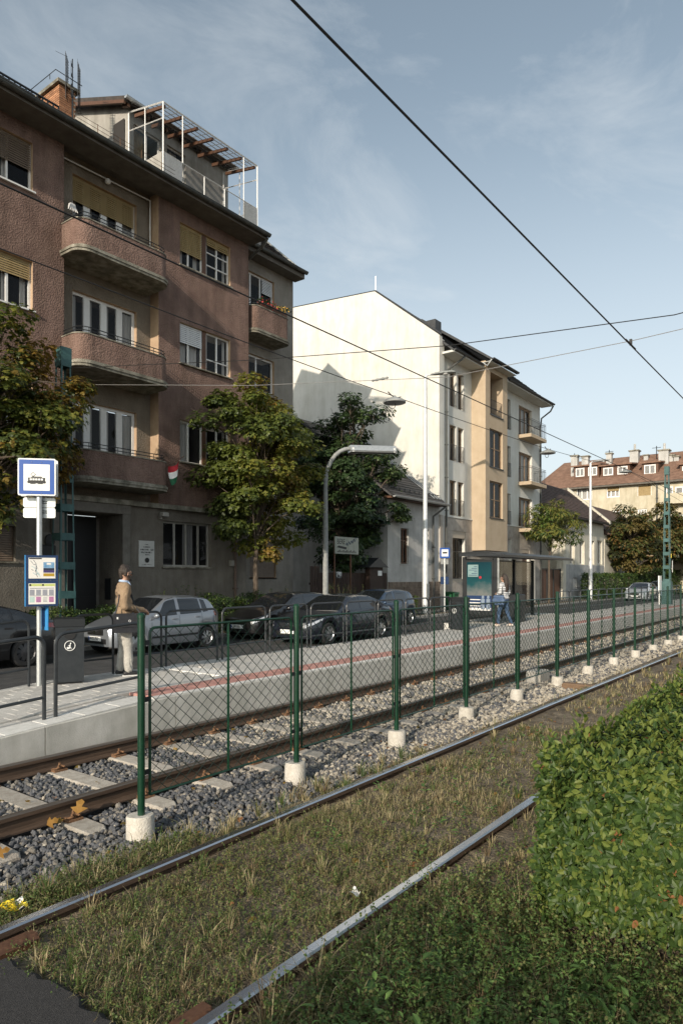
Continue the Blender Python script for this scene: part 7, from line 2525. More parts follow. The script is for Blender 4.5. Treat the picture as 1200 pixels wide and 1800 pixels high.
# ---- the woman seen from behind
wx_, wy_ = 21.3, 9.35
wom = thing('person', 'woman with long dark hair and striped top walking into the tram shelter', 'person', (wx_, wy_, PZ), local=True)
wom.rotation_euler = (0, 0, R(78))
M['stripes'] = bpy.data.materials.new('striped_jersey')
M['stripes'].use_nodes = True
nt = M['stripes'].node_tree
g_ = nt.nodes.new('ShaderNodeTexCoord'); sp_ = nt.nodes.new('ShaderNodeSeparateXYZ'); mt = nt.nodes.new('ShaderNodeMath'); mt.operation = 'PINGPONG'; mt.inputs[1].default_value = .028
nt.links.new(g_.outputs['Object'], sp_.inputs[0]); nt.links.new(sp_.outputs['Z'], mt.inputs[0])
m2 = nt.nodes.new('ShaderNodeMath'); m2.operation = 'GREATER_THAN'; m2.inputs[1].default_value = .019
nt.links.new(mt.outputs[0], m2.inputs[0])
nt.links.new(_ramp(nt, m2.outputs[0], [(.62, .62, .62), (.04, .04, .05)]), nt.nodes['Principled BSDF'].inputs['Base Color'])
nt.nodes['Principled BSDF'].inputs['Roughness'].default_value = .9
hc2, hf2 = (.02, 0, 1.60), (.97, .2, -.05)
S2 = {-1: Vector((0, -.165, 1.385)), 1: Vector((0, .165, 1.385))}
E2r, W2r = Vector((-.03, -.225, 1.12)), Vector((.12, -.20, .90))
E2l, W2l = Vector((-.02, .24, 1.12)), Vector((.16, .20, 1.05))
K2r, F2r = Vector((-.06, -.085, .47)), Vector((-.22, -.09, .10))
K2l, F2l = Vector((.14, .085, .48)), Vector((.17, .09, .08))
bd2 = head(hc2, hf2) + [((0, 0, 1.40), (.015, 0, 1.53), .05, .045), ((0, -.10, 1.37), (0, .10, 1.37), .06, .06), ((0, 0, 1.33), (0, 0, 1.05), .085, .07), ((0, -.06, .92), (0, .06, .92), .09, .09),
        (S2[-1], E2r, .043, .034), (E2r, W2r, .034, .023), (S2[1], E2l, .043, .034), (E2l, W2l, .034, .023), ((0, -.085, .88), K2r, .085, .052), (K2r, F2r, .05, .035), ((0, .085, .88), K2l, .085, .052), (K2l, F2l, .05, .035),
        (F2r, F2r + Vector((.13, 0, -.05)), .035, .028), (F2l, F2l + Vector((.13, 0, -.045)), .035, .028)]
bd2 += hand(W2r, (.25, 0, -.95), (.1, -.95, 0), .9, .5) + hand(W2l, (.6, -.4, .3), (.3, .9, .2), .9, .9)
blob('body', bd2, M['skin'], wom, .009, 4)
blob('striped_top', [((0, -.10, 1.375), (0, .10, 1.375), .085, .085), ((0, -.075, 1.25), (0, .075, 1.25), .11, .11), ((0, -.06, 1.08), (0, .06, 1.08), .105, .105), ((0, -.07, .94), (0, .07, .94), .122, .122), (S2[-1], E2r, .068, .055), (E2r, E2r.lerp(W2r, .9), .053, .038), (S2[1], E2l, .068, .055), (E2l, E2l.lerp(W2l, .9), .053, .038)], M['stripes'], wom, .010, 4, .005)
blob('jeans', [((0, -.07, .90), (0, .07, .90), .118, .118), ((0, -.085, .86), K2r, .10, .066), (K2r, F2r + Vector((.0, 0, .03)), .064, .05), ((0, .085, .86), K2l, .10, .066), (K2l, F2l + Vector((0, 0, .03)), .064, .05)], M['denim'], wom, .010, 4, .005)
for F_ in (F2r, F2l):
    z_ = -.045
    blob('shoe', [(F_ + Vector((-.03, 0, z_)), F_ + Vector((.08, 0, z_)), .038, .04), (F_ + Vector((.08, 0, z_)), F_ + Vector((.16, 0, z_ - .008)), .04, .028)], mat('pale_shoe', (.60, .52, .45), None, rough=.7), wom, .009, 3)
h2 = Vector(hc2); f2 = Vector(hf2).normalized()
blob('hair', [('s', h2 + Vector((0, 0, .03)) - f2 * .025, (.105, .10, .115)), (h2 - f2 * .07 + Vector((0, 0, .0)), h2 - f2 * .10 + Vector((0, 0, -.22)), .085, .09), (h2 - f2 * .10 + Vector((0, .03, -.2)), h2 - f2 * .12 + Vector((0, .03, -.42)), .09, .045), (h2 - f2 * .09 + Vector((0, -.05, -.18)), h2 - f2 * .12 + Vector((0, -.05, -.38)), .07, .04)], M['hair'], wom, .010, 3)
face_bits(wom, hc2, hf2)
hb = thing('handbag', 'blue slouchy handbag on the shoulder of the woman in the striped top', 'bag', (wx_, wy_, PZ), local=True)
hb.rotation_euler = (0, 0, R(78))
blob('bag_body', [((-.12, .25, .98), (.16, .29, .98), .06, .06), ((-.15, .27, .86), (.18, .30, .86), .075, .075), ((-.14, .27, .76), (.16, .3, .76), .06, .06)], mat('blue_bag', (.05, .09, .17), (.08, .12, .2), 9, .6), hb, .012, 5)
MB().tube([(-.13, .26, 1.0), (-.07, .20, 1.3), (0, .15, 1.475), (.06, .19, 1.3), (.15, .28, 1.0)], .010, 6).build('strap', M['bag'], hb)
# ================================================================ tram stop sign
def rect(b, c, n, w, h, d, z0, mi=0, off=0.0, dx=0.0):
    """upright board: centre (x, y) pushed along its normal n by off, bottom z0"""
    n = Vector((n[0], n[1], 0)).normalized()
    r = Vector((-n.y, n.x, 0))
    o = Vector((c[0], c[1], 0)) + n * off + r * dx
    P = lambda a, e, z: o + r * a + n * e + Vector((0, 0, z))
    b.add([P(-w / 2, 0, z0), P(w / 2, 0, z0), P(w / 2, d, z0), P(-w / 2, d, z0), P(-w / 2, 0, z0 + h), P(w / 2, 0, z0 + h), P(w / 2, d, z0 + h), P(-w / 2, d, z0 + h)],
          [(0, 3, 2, 1), (4, 5, 6, 7), (0, 1, 5, 4), (1, 2, 6, 5), (2, 3, 7, 6), (3, 0, 4, 7)], mi)
    return b
def rrect(c, n, w, h, d, z0, r, off=0.0, dx=0.0):
    n = Vector((n[0], n[1], 0)).normalized()
    t = Vector((-n.y, n.x, 0))
    o = Vector((c[0], c[1], 0)) + n * off + t * dx
    pts = []
    for (cx, cz, a0) in ((w / 2 - r, h - r, 0), (-w / 2 + r, h - r, 90), (-w / 2 + r, r, 180), (w / 2 - r, r, 270)):
        for i in range(5):
            a = R(a0 + 90 * i / 4)
            pts.append(o + t * (cx + r * math.cos(a)) + Vector((0, 0, z0 + cz + r * math.sin(a))))
    return MB().prism(pts, n * d)
def flat(pts2, c, n, z0, off, d=.002):
    n = Vector((n[0], n[1], 0)).normalized(); t = Vector((-n.y, n.x, 0)); o = Vector((c[0], c[1], 0)) + n * off
    return MB().prism([o + t * a + Vector((0, 0, z0 + z)) for a, z in pts2], n * d)
SX, SY = 5.57, 10.02
sz0 = ramp(SX)
st = thing('tram_stop_sign', 'tall tram stop pole with blue and white tram sign and two framed timetables', 'sign', (SX, SY, sz0))
MB().tube([(SX, SY, sz0 - .05), (SX, SY, 3.70)], .042, 14).build('pole', M['galv'], st, smooth=True)
n1 = (-.68, -.73)
sc1 = (SX - .02, SY)
for off, nm in ((.055, 'front'), (-.085, 'back')):
    pb = rrect(sc1, n1, .545, .565, .018, 3.20, .025, off=off).build('sign_plate', M['white_sign'], st)
    OFF[pb.name] = OFF[st.name]
    if nm == 'front':
        rrect(sc1, n1, .505, .525, .002, 3.22, .012, off=off + .019).build('blue_field', M['sign_blue'], pb)
        rect(MB(), sc1, n1, .375, .40, .002, 3.275, off=off + .022).build('white_field', M['white_sign'], pb)
        tz = 3.385
        def ic(pts, m=M['ink']):
            flat(pts, sc1, n1, tz, off + .0245).build('tram_symbol', m, pb)
        ic([(-.135, .02), (-.12, 0.045), (-.125, .085), (.125, .085), (.12, .045), (.135, .02), (.125, .0), (-.125, 0)])
        ic([(-.08, .088), (.08, .088), (.07, .103), (-.07, .103)])
        ic([(-.09, -.012), (-.015, -.012), (-.015, -.002), (-.09, -.002)])
        ic([(.015, -.012), (.09, -.012), (.09, -.002), (.015, -.002)])
        for a in (-.098, -.058, -.018, .022, .062):
            flat([(a, .045), (a + .03, .045), (a + .03, .073), (a, .073)], sc1, n1, tz, off + .027).build('tram_symbol', M['white_sign'], pb)
        n_ = Vector((n1[0], n1[1], 0)).normalized(); t_ = Vector((-n_.y, n_.x, 0)); o_ = Vector((sc1[0], sc1[1], tz)) + n_ * (off + .027)
        pan = [o_ + t_ * a + Vector((0, 0, z)) for a, z in ((-.05, .105), (-.085, .135), (-.05, .165), (-.015, .135))]
        MB().tube(pan + [pan[0]], .004, 4).build('tram_symbol', M['ink'], pb)
        b = MB()
        for a in (-.07, .07):
            for z in (3.235, 3.705):
                q = Vector((sc1[0], sc1[1], 0)) + n_ * (off + .021) + t_ * a
                b.sphere((q.x, q.y, z), .008, 6, 4)
        b.build('rivets', M['chrome'], pb, kind='stuff')
for z0, h in ((3.035, .15), (2.872, .155)):
    rrect(sc1, n1, .47, h, .006, z0, .03, off=-.085).build('number_plate_back', M['galv'], st)
b = MB()
for z in (2.95, 2.98, 3.1, 3.13):
    b.tube([(SX + .03, SY + .02, z), (SX + .12, SY - .02, z)], .006, 5)
b.build('clamps', M['dark_frame'], st, kind='stuff')
n2 = (-.40, -.915)
ic_ = (SX + .02, SY - .02)
for z0, h in ((1.905, .385), (1.515, .385)):
    cs = rect(MB(), ic_, n2, .455, h, .075, z0, off=.05).build('timetable_case', M['navy_frame'], st)
    OFF[cs.name] = OFF[st.name]
    t_ = Vector((.915, -.40, 0))
    rect(MB(), ic_, n2, .012, h, .078, z0, off=.049, dx=-.232).build('case_edge', M['sky_blue'], cs)
    rect(MB(), ic_, n2, .375, h - .07, .002, z0 + .032, off=.1255).build('paper_sheet', M['paper'], cs)
    def pr(x, z, w, hh, m, o=.128):
        rect(MB(), ic_, n2, w, hh, .0012, z0 + z, off=o, dx=x).build('print', m, cs)
    if z0 > 1.8:
        pr(-.092, .325, .175, .018, M['ink'])
        m_line = mat('map_line', (.10, .12, .16), None, rough=.7)
        m_cy = mat('map_cyan', (.30, .50, .55), None, rough=.7)
        N2 = Vector((n2[0], n2[1], 0)).normalized()
        T2 = Vector((-N2.y, N2.x, 0))
        O2 = Vector((ic_[0], ic_[1], z0)) + N2 * .129
        for pts, m in (([(-.16, .30), (-.115, .24), (-.09, .25), (-.07, .19), (-.1, .14)], m_line), ([(-.12, .31), (-.085, .26), (-.085, .10), (-.06, .05)], m_line), ([(-.15, .22), (-.11, .20), (-.08, .16), (-.05, .08)], m_cy), ([(-.13, .12), (-.09, .09), (-.05, .12), (-.03, .06)], m_cy), ([(-.15, .17), (-.12, .15)], m_line)):
            MB().tube([O2 + T2 * a + Vector((0, 0, z)) for a, z in pts], .0028, 4).build('map_line', m, cs)
        pr(.095, .19, .155, .09, mat('poster_blue', (.10, .24, .42), (.25, .40, .55), 30, .6))
        pr(.095, .155, .155, .034, mat('poster_dark', (.02, .025, .05), None, rough=.6))
        pr(.095, .12, .155, .034, mat('poster_purple', (.05, .03, .14), None, rough=.6))
        pr(.095, .065, .155, .045, mat('poster_gold', (.42, .26, .02), None, rough=.6))
        pr(.095, .24, .06, .03, M['paper'], .1295)
    else:
        m_y = mat('timetable_lime', (.50, .55, .18), None, rough=.7)
        m_g = mat('timetable_grey', (.42, .42, .46), None, rough=.7)
        m_p = mat('timetable_pink', (.55, .22, .42), None, rough=.7)
        m_c = mat('timetable_mint', (.42, .56, .52), None, rough=.7)
        pr(0, .305, .36, .035, m_y)
        for x in (-.165, .012):
            pr(x, .31, .026, .026, M['ink'], .1295)
        for x in (-.14, -.05, .04, .13):
            pr(x, .165, .07, .09, m_g)
            for q in range(5):
                pr(x, .172 + q * .017, .06, .006, m_line, .1295)
        for x, m in ((-.14, m_c), (-.05, m_p), (.04, M['paper']), (.13, m_p)):
            pr(x, .06, .068, .085, m)
        for x in (-.05, .04, .13):
            for q in range(4):
                pr(x, .068 + q * .019, .055, .006, m_line, .1295)
        pr(0, .27, .34, .008, m_line)
        pr(0, .155, .34, .005, m_line)
MB().box(SX + .07, SX + .085, SY - .12, SY + .02, 1.14, 1.52).build('blue_strip', M['sky_blue'], st)
MB().box(SX + .03, SX + .07, SY - .04, SY - .02, 1.2, 1.48).build('bracket', M['navy_frame'], st)

# ---------------------------------------------------------------- litter bins
def bin_(x, y, w, h, rz, label, grp='litter bins on the platform'):
    t = thing('litter_bin', label, 'litter bin', (x, y, ramp(x)), grp, local=True)
    t.rotation_euler = (0, 0, rz)
    b = MB()
    prof = [(0, .02), (w / 2, 0)]
    b.cbox(-w / 2, w / 2, -w / 2, w / 2, .03, h - .14, .002)
    P = lambda z, q: [(-w / 2 + q, -w / 2 + q, z), (w / 2 - q, -w / 2 + q, z), (w / 2 - q, w / 2 - q, z), (-w / 2 + q, w / 2 - q, z)]
    b.build('bin_body', M['rail_grey'], t)
    MB().prism([(-w / 2 - .012, -w / 2 - .012, h - .136), (-w / 2 - .012, -w / 2 - .012, h - .02), (-w / 2 - .012, 0, h), (-w / 2 - .012, w / 2 + .012, h - .02), (-w / 2 - .012, w / 2 + .012, h - .136)], (w + .024, 0, 0)).build('bin_hood', M['dark_frame'], t)
    MB().box(-w / 2 + .03, w / 2 - .03, -w / 2 + .03, w / 2 - .03, 0, .028).build('plinth', M['black'], t)
    for sx, ax in ((-1, 'x'), (1, 'y')):
        pass
    MB().lathe([(.085, 0), (.085, .012)], 20, (0, -w / 2 - .015, h - .25), axis='y').build('opening', M['black'], t)
    MB().lathe([(.085, 0), (.085, .012)], 20, (-w / 2 - .015, 0, h - .25), axis='x').build('opening', M['black'], t)
    for o, u in (((0, -w / 2 - .006, h - .43), (1, 0, 0)), ((-w / 2 - .006, 0, h - .43), (0, -1, 0))):
        MB().tube(arc(o, .075, 0, 2 * math.pi, 24, u, (0, 0, 1)), .006, 5).build('ring_mark', M['white_sign'], t)
        u = Vector(u); o = Vector(o)
        m = MB().sphere(o + u * .012 + Vector((0, 0, .035)), .012, 8, 6)
        m.tube([o + u * .008 + Vector((0, 0, .02)), o + u * .002 + Vector((0, 0, -.012)), o - u * .012 + Vector((0, 0, -.05))], .008, 5)
        m.tube([o + u * .002 + Vector((0, 0, -.012)), o + u * .02 + Vector((0, 0, -.045))], .007, 5)
        m.tube([o + u * .008 + Vector((0, 0, .015)), o - u * .025 + Vector((0, 0, -.005))], .005, 5)
        m.box(o.x - .04 * abs(u.x) - .004, o.x - .02 * abs(u.x) + .004, o.y - .004 - .03 * abs(u.y), o.y + .004, o.z - .05, o.z - .02)
        m.build('litter_symbol', M['white_sign'], t)
    return t
bin_(5.97, 9.86, .41, 1.02, R(-28), 'dark litter bin with white ring symbol beside the tram stop pole')
bin_(19.25, 9.95, .46, 1.02, R(-10), 'dark litter bin with white ring symbol in front of the shelter advert')
tag(MB().cbox(23.6, 24.1, 9.75, 10.2, PZ - .01, PZ + 1.0, .03).build('equipment_cabinet', M['rail_grey']), 'dark box cabinet beside the woman under the shelter roof', 'cabinet')

# ---------------------------------------------------------------- tram shelter
sh = thing('tram_shelter', 'dark framed tram shelter with flat roof and teal advert panel', 'shelter', (24, 10.8, PZ))
Q0, Q1, QB, QF = 22.2, 28.9, 11.25, 9.7
M['shelter_glass'] = glass('smoky_shelter_glass', (.02, .025, .028), .5)
b = MB()
b.prism([(Q0 - .15, QF, 2.64), (Q0 - .15, QB + .15, 2.70), (Q0 - .15, QB + .15, 2.82), (Q0 - .15, (QF + QB) / 2, 2.86), (Q0 - .15, QF, 2.72)], (Q1 - Q0 + .5, 0, 0))
b.build('shelter_roof', M['dark_frame'], sh)
MB().box(Q0 - .17, Q0 - .152, QF + .05, QB + .1, 2.68, 2.76).build('roof_edge', M['rail_grey'], sh)
for x, y in ((Q0, QB), (24.7, QB), (26.6, QB), (28.6, QB), (Q0, QF + .35)):
    MB().box(x - .06, x + .06, y - .06, y + .06, PZ - .02, 2.66).build('shelter_post', M['dark_frame'], sh)
MB().box(Q0 - .035, Q0 - .01, QF + .22, QF + .28, PZ + .1, 2.62).build('panel_trim', M['pole_grey'], sh)
for x0, x1 in ((Q0 + .08, 24.62), (24.78, 26.52), (26.68, 28.52)):
    g = MB().box(x0, x1, QB - .008, QB + .008, PZ + .15, 2.55).build('glass_wall', M['shelter_glass'], sh)
    MB().box(x0, x1, QB - .03, QB + .03, PZ + .10, PZ + .148).build('shelter_rail', M['dark_frame'], sh)
    MB().box(x0, x1, QB - .025, QB + .025, 2.553, 2.6).build('shelter_rail', M['dark_frame'], sh)
ad = MB().box(Q0 - .09, Q0 + .09, QF + .40, QB - .07, PZ + .32, 2.55).build('advert_case', M['dark_frame'], sh)
OFF[ad.name] = OFF[sh.name]
M['poster'] = bpy.data.materials.new('teal_poster')
M['poster'].use_nodes = True
nt = M['poster'].node_tree
ge = nt.nodes.new('ShaderNodeNewGeometry'); se = nt.nodes.new('ShaderNodeSeparateXYZ'); nz = nt.nodes.new('ShaderNodeTexNoise'); nz.inputs['Scale'].default_value = 5; nz.inputs['Detail'].default_value = 6
ad_ = nt.nodes.new('ShaderNodeMath'); ad_.operation = 'MULTIPLY_ADD'; ad_.inputs[1].default_value = .5
mr = nt.nodes.new('ShaderNodeMapRange'); mr.inputs['From Min'].default_value = .95; mr.inputs['From Max'].default_value = 2.75
nt.links.new(ge.outputs['Position'], nz.inputs['Vector']); nt.links.new(ge.outputs['Position'], se.inputs[0])
nt.links.new(nz.outputs['Fac'], ad_.inputs[0]); nt.links.new(se.outputs['Z'], ad_.inputs[2]); nt.links.new(ad_.outputs[0], mr.inputs['Value'])
nt.links.new(_ramp(nt, mr.outputs['Result'], [(.11, .125, .12), (.14, .15, .145), (.008, .06, .07), (.004, .032, .045)], [0, .35, .6, 1]), nt.nodes['Principled BSDF'].inputs['Base Color'])
nt.nodes['Principled BSDF'].inputs['Roughness'].default_value = .25
ya, yb2 = QF + .47, QB - .14
MB().box(Q0 - .1, Q0 - .091, ya, yb2, PZ + .45, 2.47).build('poster', M['poster'], ad)
MB().box(Q0 - .104, Q0 - .101, ya, yb2, PZ + .45, PZ + .98).build('poster_band', M['navy_frame'], ad)
MB().box(Q0 - .107, Q0 - .1045, ya + .5, yb2 - .04, 1.95, 2.38).build('poster_text_block', mat('poster_pale', (.20, .30, .30), None, rough=.5), ad)
b = MB()
for k in range(6):
    b.box(Q0 - .110, Q0 - .1075, ya + .54, yb2 - .08 - .1 * (k % 3), 2.0 + k * .06, 2.02 + k * .06)
b.build('poster_lines', M['navy_frame'], ad, kind='stuff')
b = MB()
for k in range(3):
    b.box(Q0 - .108, Q0 - .1045, ya + .42, yb2 - .05, PZ + .6 + k * .11, PZ + .63 + k * .11)
b.build('poster_lines', M['paper'], ad, kind='stuff')
MB().lathe([(.05, 0), (.05, .004)], 16, (Q0 - .110, ya + .42, 1.93), axis='x').build('poster_dot', M['flag_red'], ad)
for k in (0, 1):
    yy = ya + .12 + k * .2
    m = MB().sphere((Q0 - .11, yy, PZ + .93), (.004, .05, .06), 10, 6)
    m.box(Q0 - .112, Q0 - .1085, yy - .07, yy + .07, PZ + .5, PZ + .87)
    m.build('poster_figure', mat('poster_pale_blue', (.2, .25, .32), None, rough=.5), ad)
MB().box(Q0 - .106, Q0 - .1035, ya + .02, yb2 - .02, PZ + .33 + .13, PZ + .33 + .22).build('poster_foot', M['paper'], ad)
bn = MB()
for k in range(3):
    bn.cbox(24.9, 26.4, QB - .55 + k * .13, QB - .44 + k * .13, PZ + .43, PZ + .46, .006)
for x in (25.1, 26.2):
    bn.box(x - .03, x + .03, QB - .5, QB - .1, PZ + .37, PZ + .428)
    bn.box(x - .03, x + .03, QB - .16, QB - .1, PZ, PZ + .37)
tag(bn.build('bench', M['wood_brown']), 'slatted bench inside the tram shelter', 'bench')
tag(MB().cbox(23.0, 23.22, 10.6, 10.95, PZ + .42, PZ + .92, .02).build('notice_board', mat('red_white_notice', (.55, .30, .27), (.7, .6, .57), 14, .6)), 'small red and white notice behind the shelter glass', 'notice')
# platform end sign
ps = thing('white_sign', 'small white board on a thin post beside the far lattice mast', 'sign', (43.2, 9.3, PZ))
MB().tube([(43.2, 9.3, PZ - .02), (43.2, 9.3, 2.0)], .05, 8).build('post', M['white_paint'], ps)
MB().box(42.9, 43.5, 9.24, 9.30, 1.05, 2.0).build('board', M['white_sign'], ps)

# ---------------------------------------------------------------- lattice masts
def mast(x, y, zb, zt, wb, wt, label, box_h=.0):
    t = thing('lattice_mast', label, 'mast', (x, y, zb), 'green lattice masts of the tram wire')
    H = zt - zb
    def wd(z):
        return (wb + (wt - wb) * (z - zb) / H) / 2
    for sx in (-1, 1):
        for sy in (-1, 1):
            b = MB()
            f = .045
            for (a0, a1, c0, c1) in ((0, f, 0, .008), (0, .008, .0085, f)):
                v = []
                for z in (zb - .2, zt):
                    w = wd(z)
                    for (p, q) in ((a0, c0), (a1, c0), (a1, c1), (a0, c1)):
                        v.append((x + sx * (w - p), y + sy * (w - q), z))
                b.add(v, [(0, 1, 2, 3), (7, 6, 5, 4), (0, 4, 5, 1), (1, 5, 6, 2), (2, 6, 7, 3), (3, 7, 4, 0)])
            b.build('corner_angle', M['mast_green'], t)
    z = zb + .5
    k = 0
    while z < zt - .15:
        w = wd(z)
        hp = .20
        for ax in range(4):
            b = MB()
            if ax < 2:
                s = -1 if ax == 0 else 1
                b.box(x - w, x + w, y + s * (w + .002), y + s * (w + .010), z, z + hp)
            else:
                s = -1 if ax == 2 else 1
                b.box(x + s * (w + .002), x + s * (w + .010), y - w, y + w, z, z + hp)
            b.build('batten_plate', M['mast_green'], t)
        z += .80
    w = wd(zt)
    MB().cbox(x - w - .02, x + w + .02, y - w - .02, y + w + .02, zt - .45, zt + .04, .01).build('mast_cap', M['mast_green'], t)
    return t
MX1, MY1 = 10.45, 17.55
mast(MX1, MY1, .06, 8.25, .50, .28, 'green lattice mast behind the leftmost maple and tram stop pole')
m2_ = mast(44.0, 9.05, PZ, 8.45, .42, .22, 'green lattice mast at the far end of the platform')
MB().box(43.72, 44.28, 8.80, 9.30, PZ, PZ + 1.35).build('base_cabinet', M['mast_green'], m2_)
MB().box(43.78, 43.9, 8.775, 8.79, 3.05, 3.3).build('warning_plate', M['yellow'], m2_)
MB().box(44.1, 44.2, 8.775, 8.79, 2.2, 2.9).build('white_plate', M['white_sign'], m2_)

# ---------------------------------------------------------------- lamps
def lamp_post(u, label):
    Y = 17.35
    x = px(u, Y)
    zt = pz(u, 660 if u < 900 else 812, Y)
    t = thing('lamp_post', label, 'street lamp', (x, Y, .06), 'tall pale lamp posts')
    MB().lathe([(.15, 0), (.15, 2.6), (.115, 4.2), (.09, zt - .1)], 12, (x, Y, .03)).build('pole', M['pole_white'], t, smooth=True)
    MB().lathe([(.20, 0), (.20, .12), (.15, .16)], 12, (x, Y, .03)).build('base_plate', M['pole_grey'], t, smooth=True)
    e = Vector((x + .75, Y - 1.35, zt + .12))
    b = MB().tube([(x, Y, zt - .1), (x + .05, Y - .1, zt), e * .35 + Vector((x, Y, zt)) * .65], [.05, .045, .04], 6)
    b.build('arm', M['pole_white'], t, smooth=True)
    d = (e - Vector((x, Y, zt))).normalized()
    r = d.cross(Vector((0, 0, 1))).normalized()
    prof = [(0.25, .05, .05), (.5, .13, .09), (.9, .19, .12), (1.3, .17, .10), (1.52, .06, .04)]
    vs = []
    for s_, w, h in prof:
        c = Vector((x, Y, zt)) + d * s_
        for k in range(10):
            a = 2 * math.pi * k / 10
            hh = h if math.sin(a) > 0 else h * .5
            vs.append(c + r * w * math.cos(a) + Vector((0, 0, 1)) * hh * math.sin(a))
    b = MB().add(vs, [(i * 10 + k, i * 10 + (k + 1) % 10, (i + 1) * 10 + (k + 1) % 10, (i + 1) * 10 + k) for i in range(4) for k in range(10)] + [tuple(range(10)), tuple(range(40, 50))])
    b.build('lamp_head', M['pole_grey'], t, smooth=True)
    c = Vector((x, Y, zt)) + d * 1.0
    MB().sphere((c.x, c.y, c.z - .05), (.16, .16, .06), 12, 6).build('lamp_lens', M['white_sign'], t, smooth=True)
    MB().box(x - .12, x + .12, Y - .158, Y - .15, .9, 1.6).build('service_door', M['pole_grey'], t)
    return t
lamp_post(747, 'tall pale lamp post in front of the grey house and white gable')
lamp_post(1037, 'tall pale lamp post in front of the low cream house')
# curved grey lamp with tube fitting
KY = 17.0
KX = px(572, KY)
kt = thing('lamp_post', 'old grey curved lamp post with long open tube fitting', 'street lamp', (KX, KY, .06))
zk = pz(572, 850, KY)
ze = pz(620, 797, KY)
pts = [(KX, KY, .0), (KX, KY, 3.0), (KX, KY, zk)]
ex = Vector((KX + .95, KY - .55, ze))
for i in range(1, 8):
    a = math.pi / 2 * i / 7
    pts.append((KX + (ex.x - KX) * (1 - math.cos(a)), KY + (ex.y - KY) * (1 - math.cos(a)), zk + (ze - zk) * math.sin(a)))
MB().tube(pts, [.12, .11] + [.085] * (len(pts) - 2), 12).build('pole', M['pole_grey'], kt, smooth=True)
d = Vector((.80, -.60, .03)).normalized()
r = d.cross(Vector((0, 0, 1))).normalized(); upv = r.cross(d)
c0 = ex - d * .05
def lv(a, w, h):
    return c0 + d * a + r * w + upv * h
LF_ = 1.95
hd = MB()
sec = [(-.2, .00), (-.24, -.10), (-.2, -.15), (.2, -.15), (.24, -.10), (.2, .0), (.14, .13), (-.14, .13)]
vs = [lv(0, w, h) for w, h in sec] + [lv(LF_, w, h) for w, h in sec]
hd.add(vs, [(k, (k + 1) % 8, 8 + (k + 1) % 8, 8 + k) for k in range(8) if k not in (2,)] + [tuple(range(8)), tuple(range(8, 16))])
hd.build('lamp_housing', M['galv'], kt)
MB().tube([lv(.08, -.07, -.09), lv(LF_ - .08, -.07, -.09)], .035, 8).tube([lv(.08, .07, -.09), lv(LF_ - .08, .07, -.09)], .035, 8).build('lamp_tubes', M['white_sign'], kt, smooth=True)
b = MB()
for a in (.06, LF_ - .12):
    for w in (-.21, .21):
        b.box(*[f(p) for p in [0] for f in ()]) if False else b.add([lv(a, w - .015, -.15), lv(a + .07, w - .015, -.15), lv(a + .07, w + .015, -.15), lv(a, w + .015, -.15), lv(a, w - .015, .02), lv(a + .07, w - .015, .02), lv(a + .07, w + .015, .02), lv(a, w + .015, .02)], [(0, 1, 2, 3), (7, 6, 5, 4), (0, 4, 5, 1), (1, 5, 6, 2), (2, 6, 7, 3), (3, 7, 4, 0)])
b.build('latches', M['white_paint'], kt, kind='stuff')
b = MB().tube([lv(-.02, -.2, -.14), lv(LF_ + .02, -.2, -.14), lv(LF_ + .05, 0, -.14), lv(LF_ + .02, .2, -.14), lv(-.02, .2, -.14)], .016, 6)
b.build('cover_frame', M['galv'], kt)
# ---------------------------------------------------------------- overhead wires
def wire(name, pts, r, m, label, cat='cable', grp=None, sag=0.0, n=10):
    P = []
    for a, c in zip(pts[:-1], pts[1:]):
        a, c = Vector(a), Vector(c)
        for i in range(n):
            f = i / n
            p = a.lerp(c, f)
            p.z -= sag * 4 * f * (1 - f)
            P.append(p)
    P.append(Vector(pts[-1]))
    return tag(MB().tube(P, r, 5).build(name, m), label, cat, grp)
wire('contact_wire', [(-6, 3.03, 5.86), (12.1, 3.05, 5.86), (45, 3.0, 5.80), (160, 3.0, 5.8)], .0115, M['black_wire'], 'black contact wire over the overgrown near track', 'contact wire', 'tram contact wires')
wire('contact_wire', [(-6, 6.3, 5.58), (11.7, 6.3, 5.60), (45, 6.3, 5.62), (160, 6.3, 5.6)], .010, M['black_wire'], 'black contact wire over the ballasted track', 'contact wire', 'tram contact wires')
wire('span_wire', [(MX1, MY1 - .2, 7.70), (11.2, 11.0, 6.90), (11.75, 6.3, 6.42), (12.2, 2.4, 6.25), (12.8, -3, 6.75)], .009, M['black_wire'], 'black upper span wire from the left mast across both tracks', 'span wire', 'span wires')
wire('span_wire', [(MX1, MY1 - .2, 7.25), (11.2, 11.0, 6.32), (11.7, 6.3, 5.80), (12.1, 3.05, 5.93), (12.6, -2, 6.3)], .0065, M['grey_wire'], 'thin pale lower span wire from the left mast across both tracks', 'span wire', 'span wires')
ins = MB().lathe([(.012, -.20), (.026, -.18), (.016, -.13), (.03, -.07), (.016, 0), (.03, .07), (.016, .13), (.026, .18), (.012, .20)], 8, (11.55, 7.75, 5.98), axis='y')
tag(ins.build('insulator', M['pole_grey'], smooth=True), 'grey insulator on the lower span wire above the lamp disc', 'insulator')
tag(MB().box(12.08, 12.12, 3.03, 3.07, 5.86, 5.96).tube([(11.8, 3.05, 5.875), (12.4, 3.05, 5.875)], .014, 5).build('wire_clamp', M['black_wire']), 'black clamp joining span wire and near contact wire', 'clamp')
LY = 9.4
LZc = 6.5
lx = [px(u, LY) for u in (693, 962, 1099)]
lz_ = [pz(u, v, LY) for u, v in ((693, 705), (962, 795), (1099, 829))]
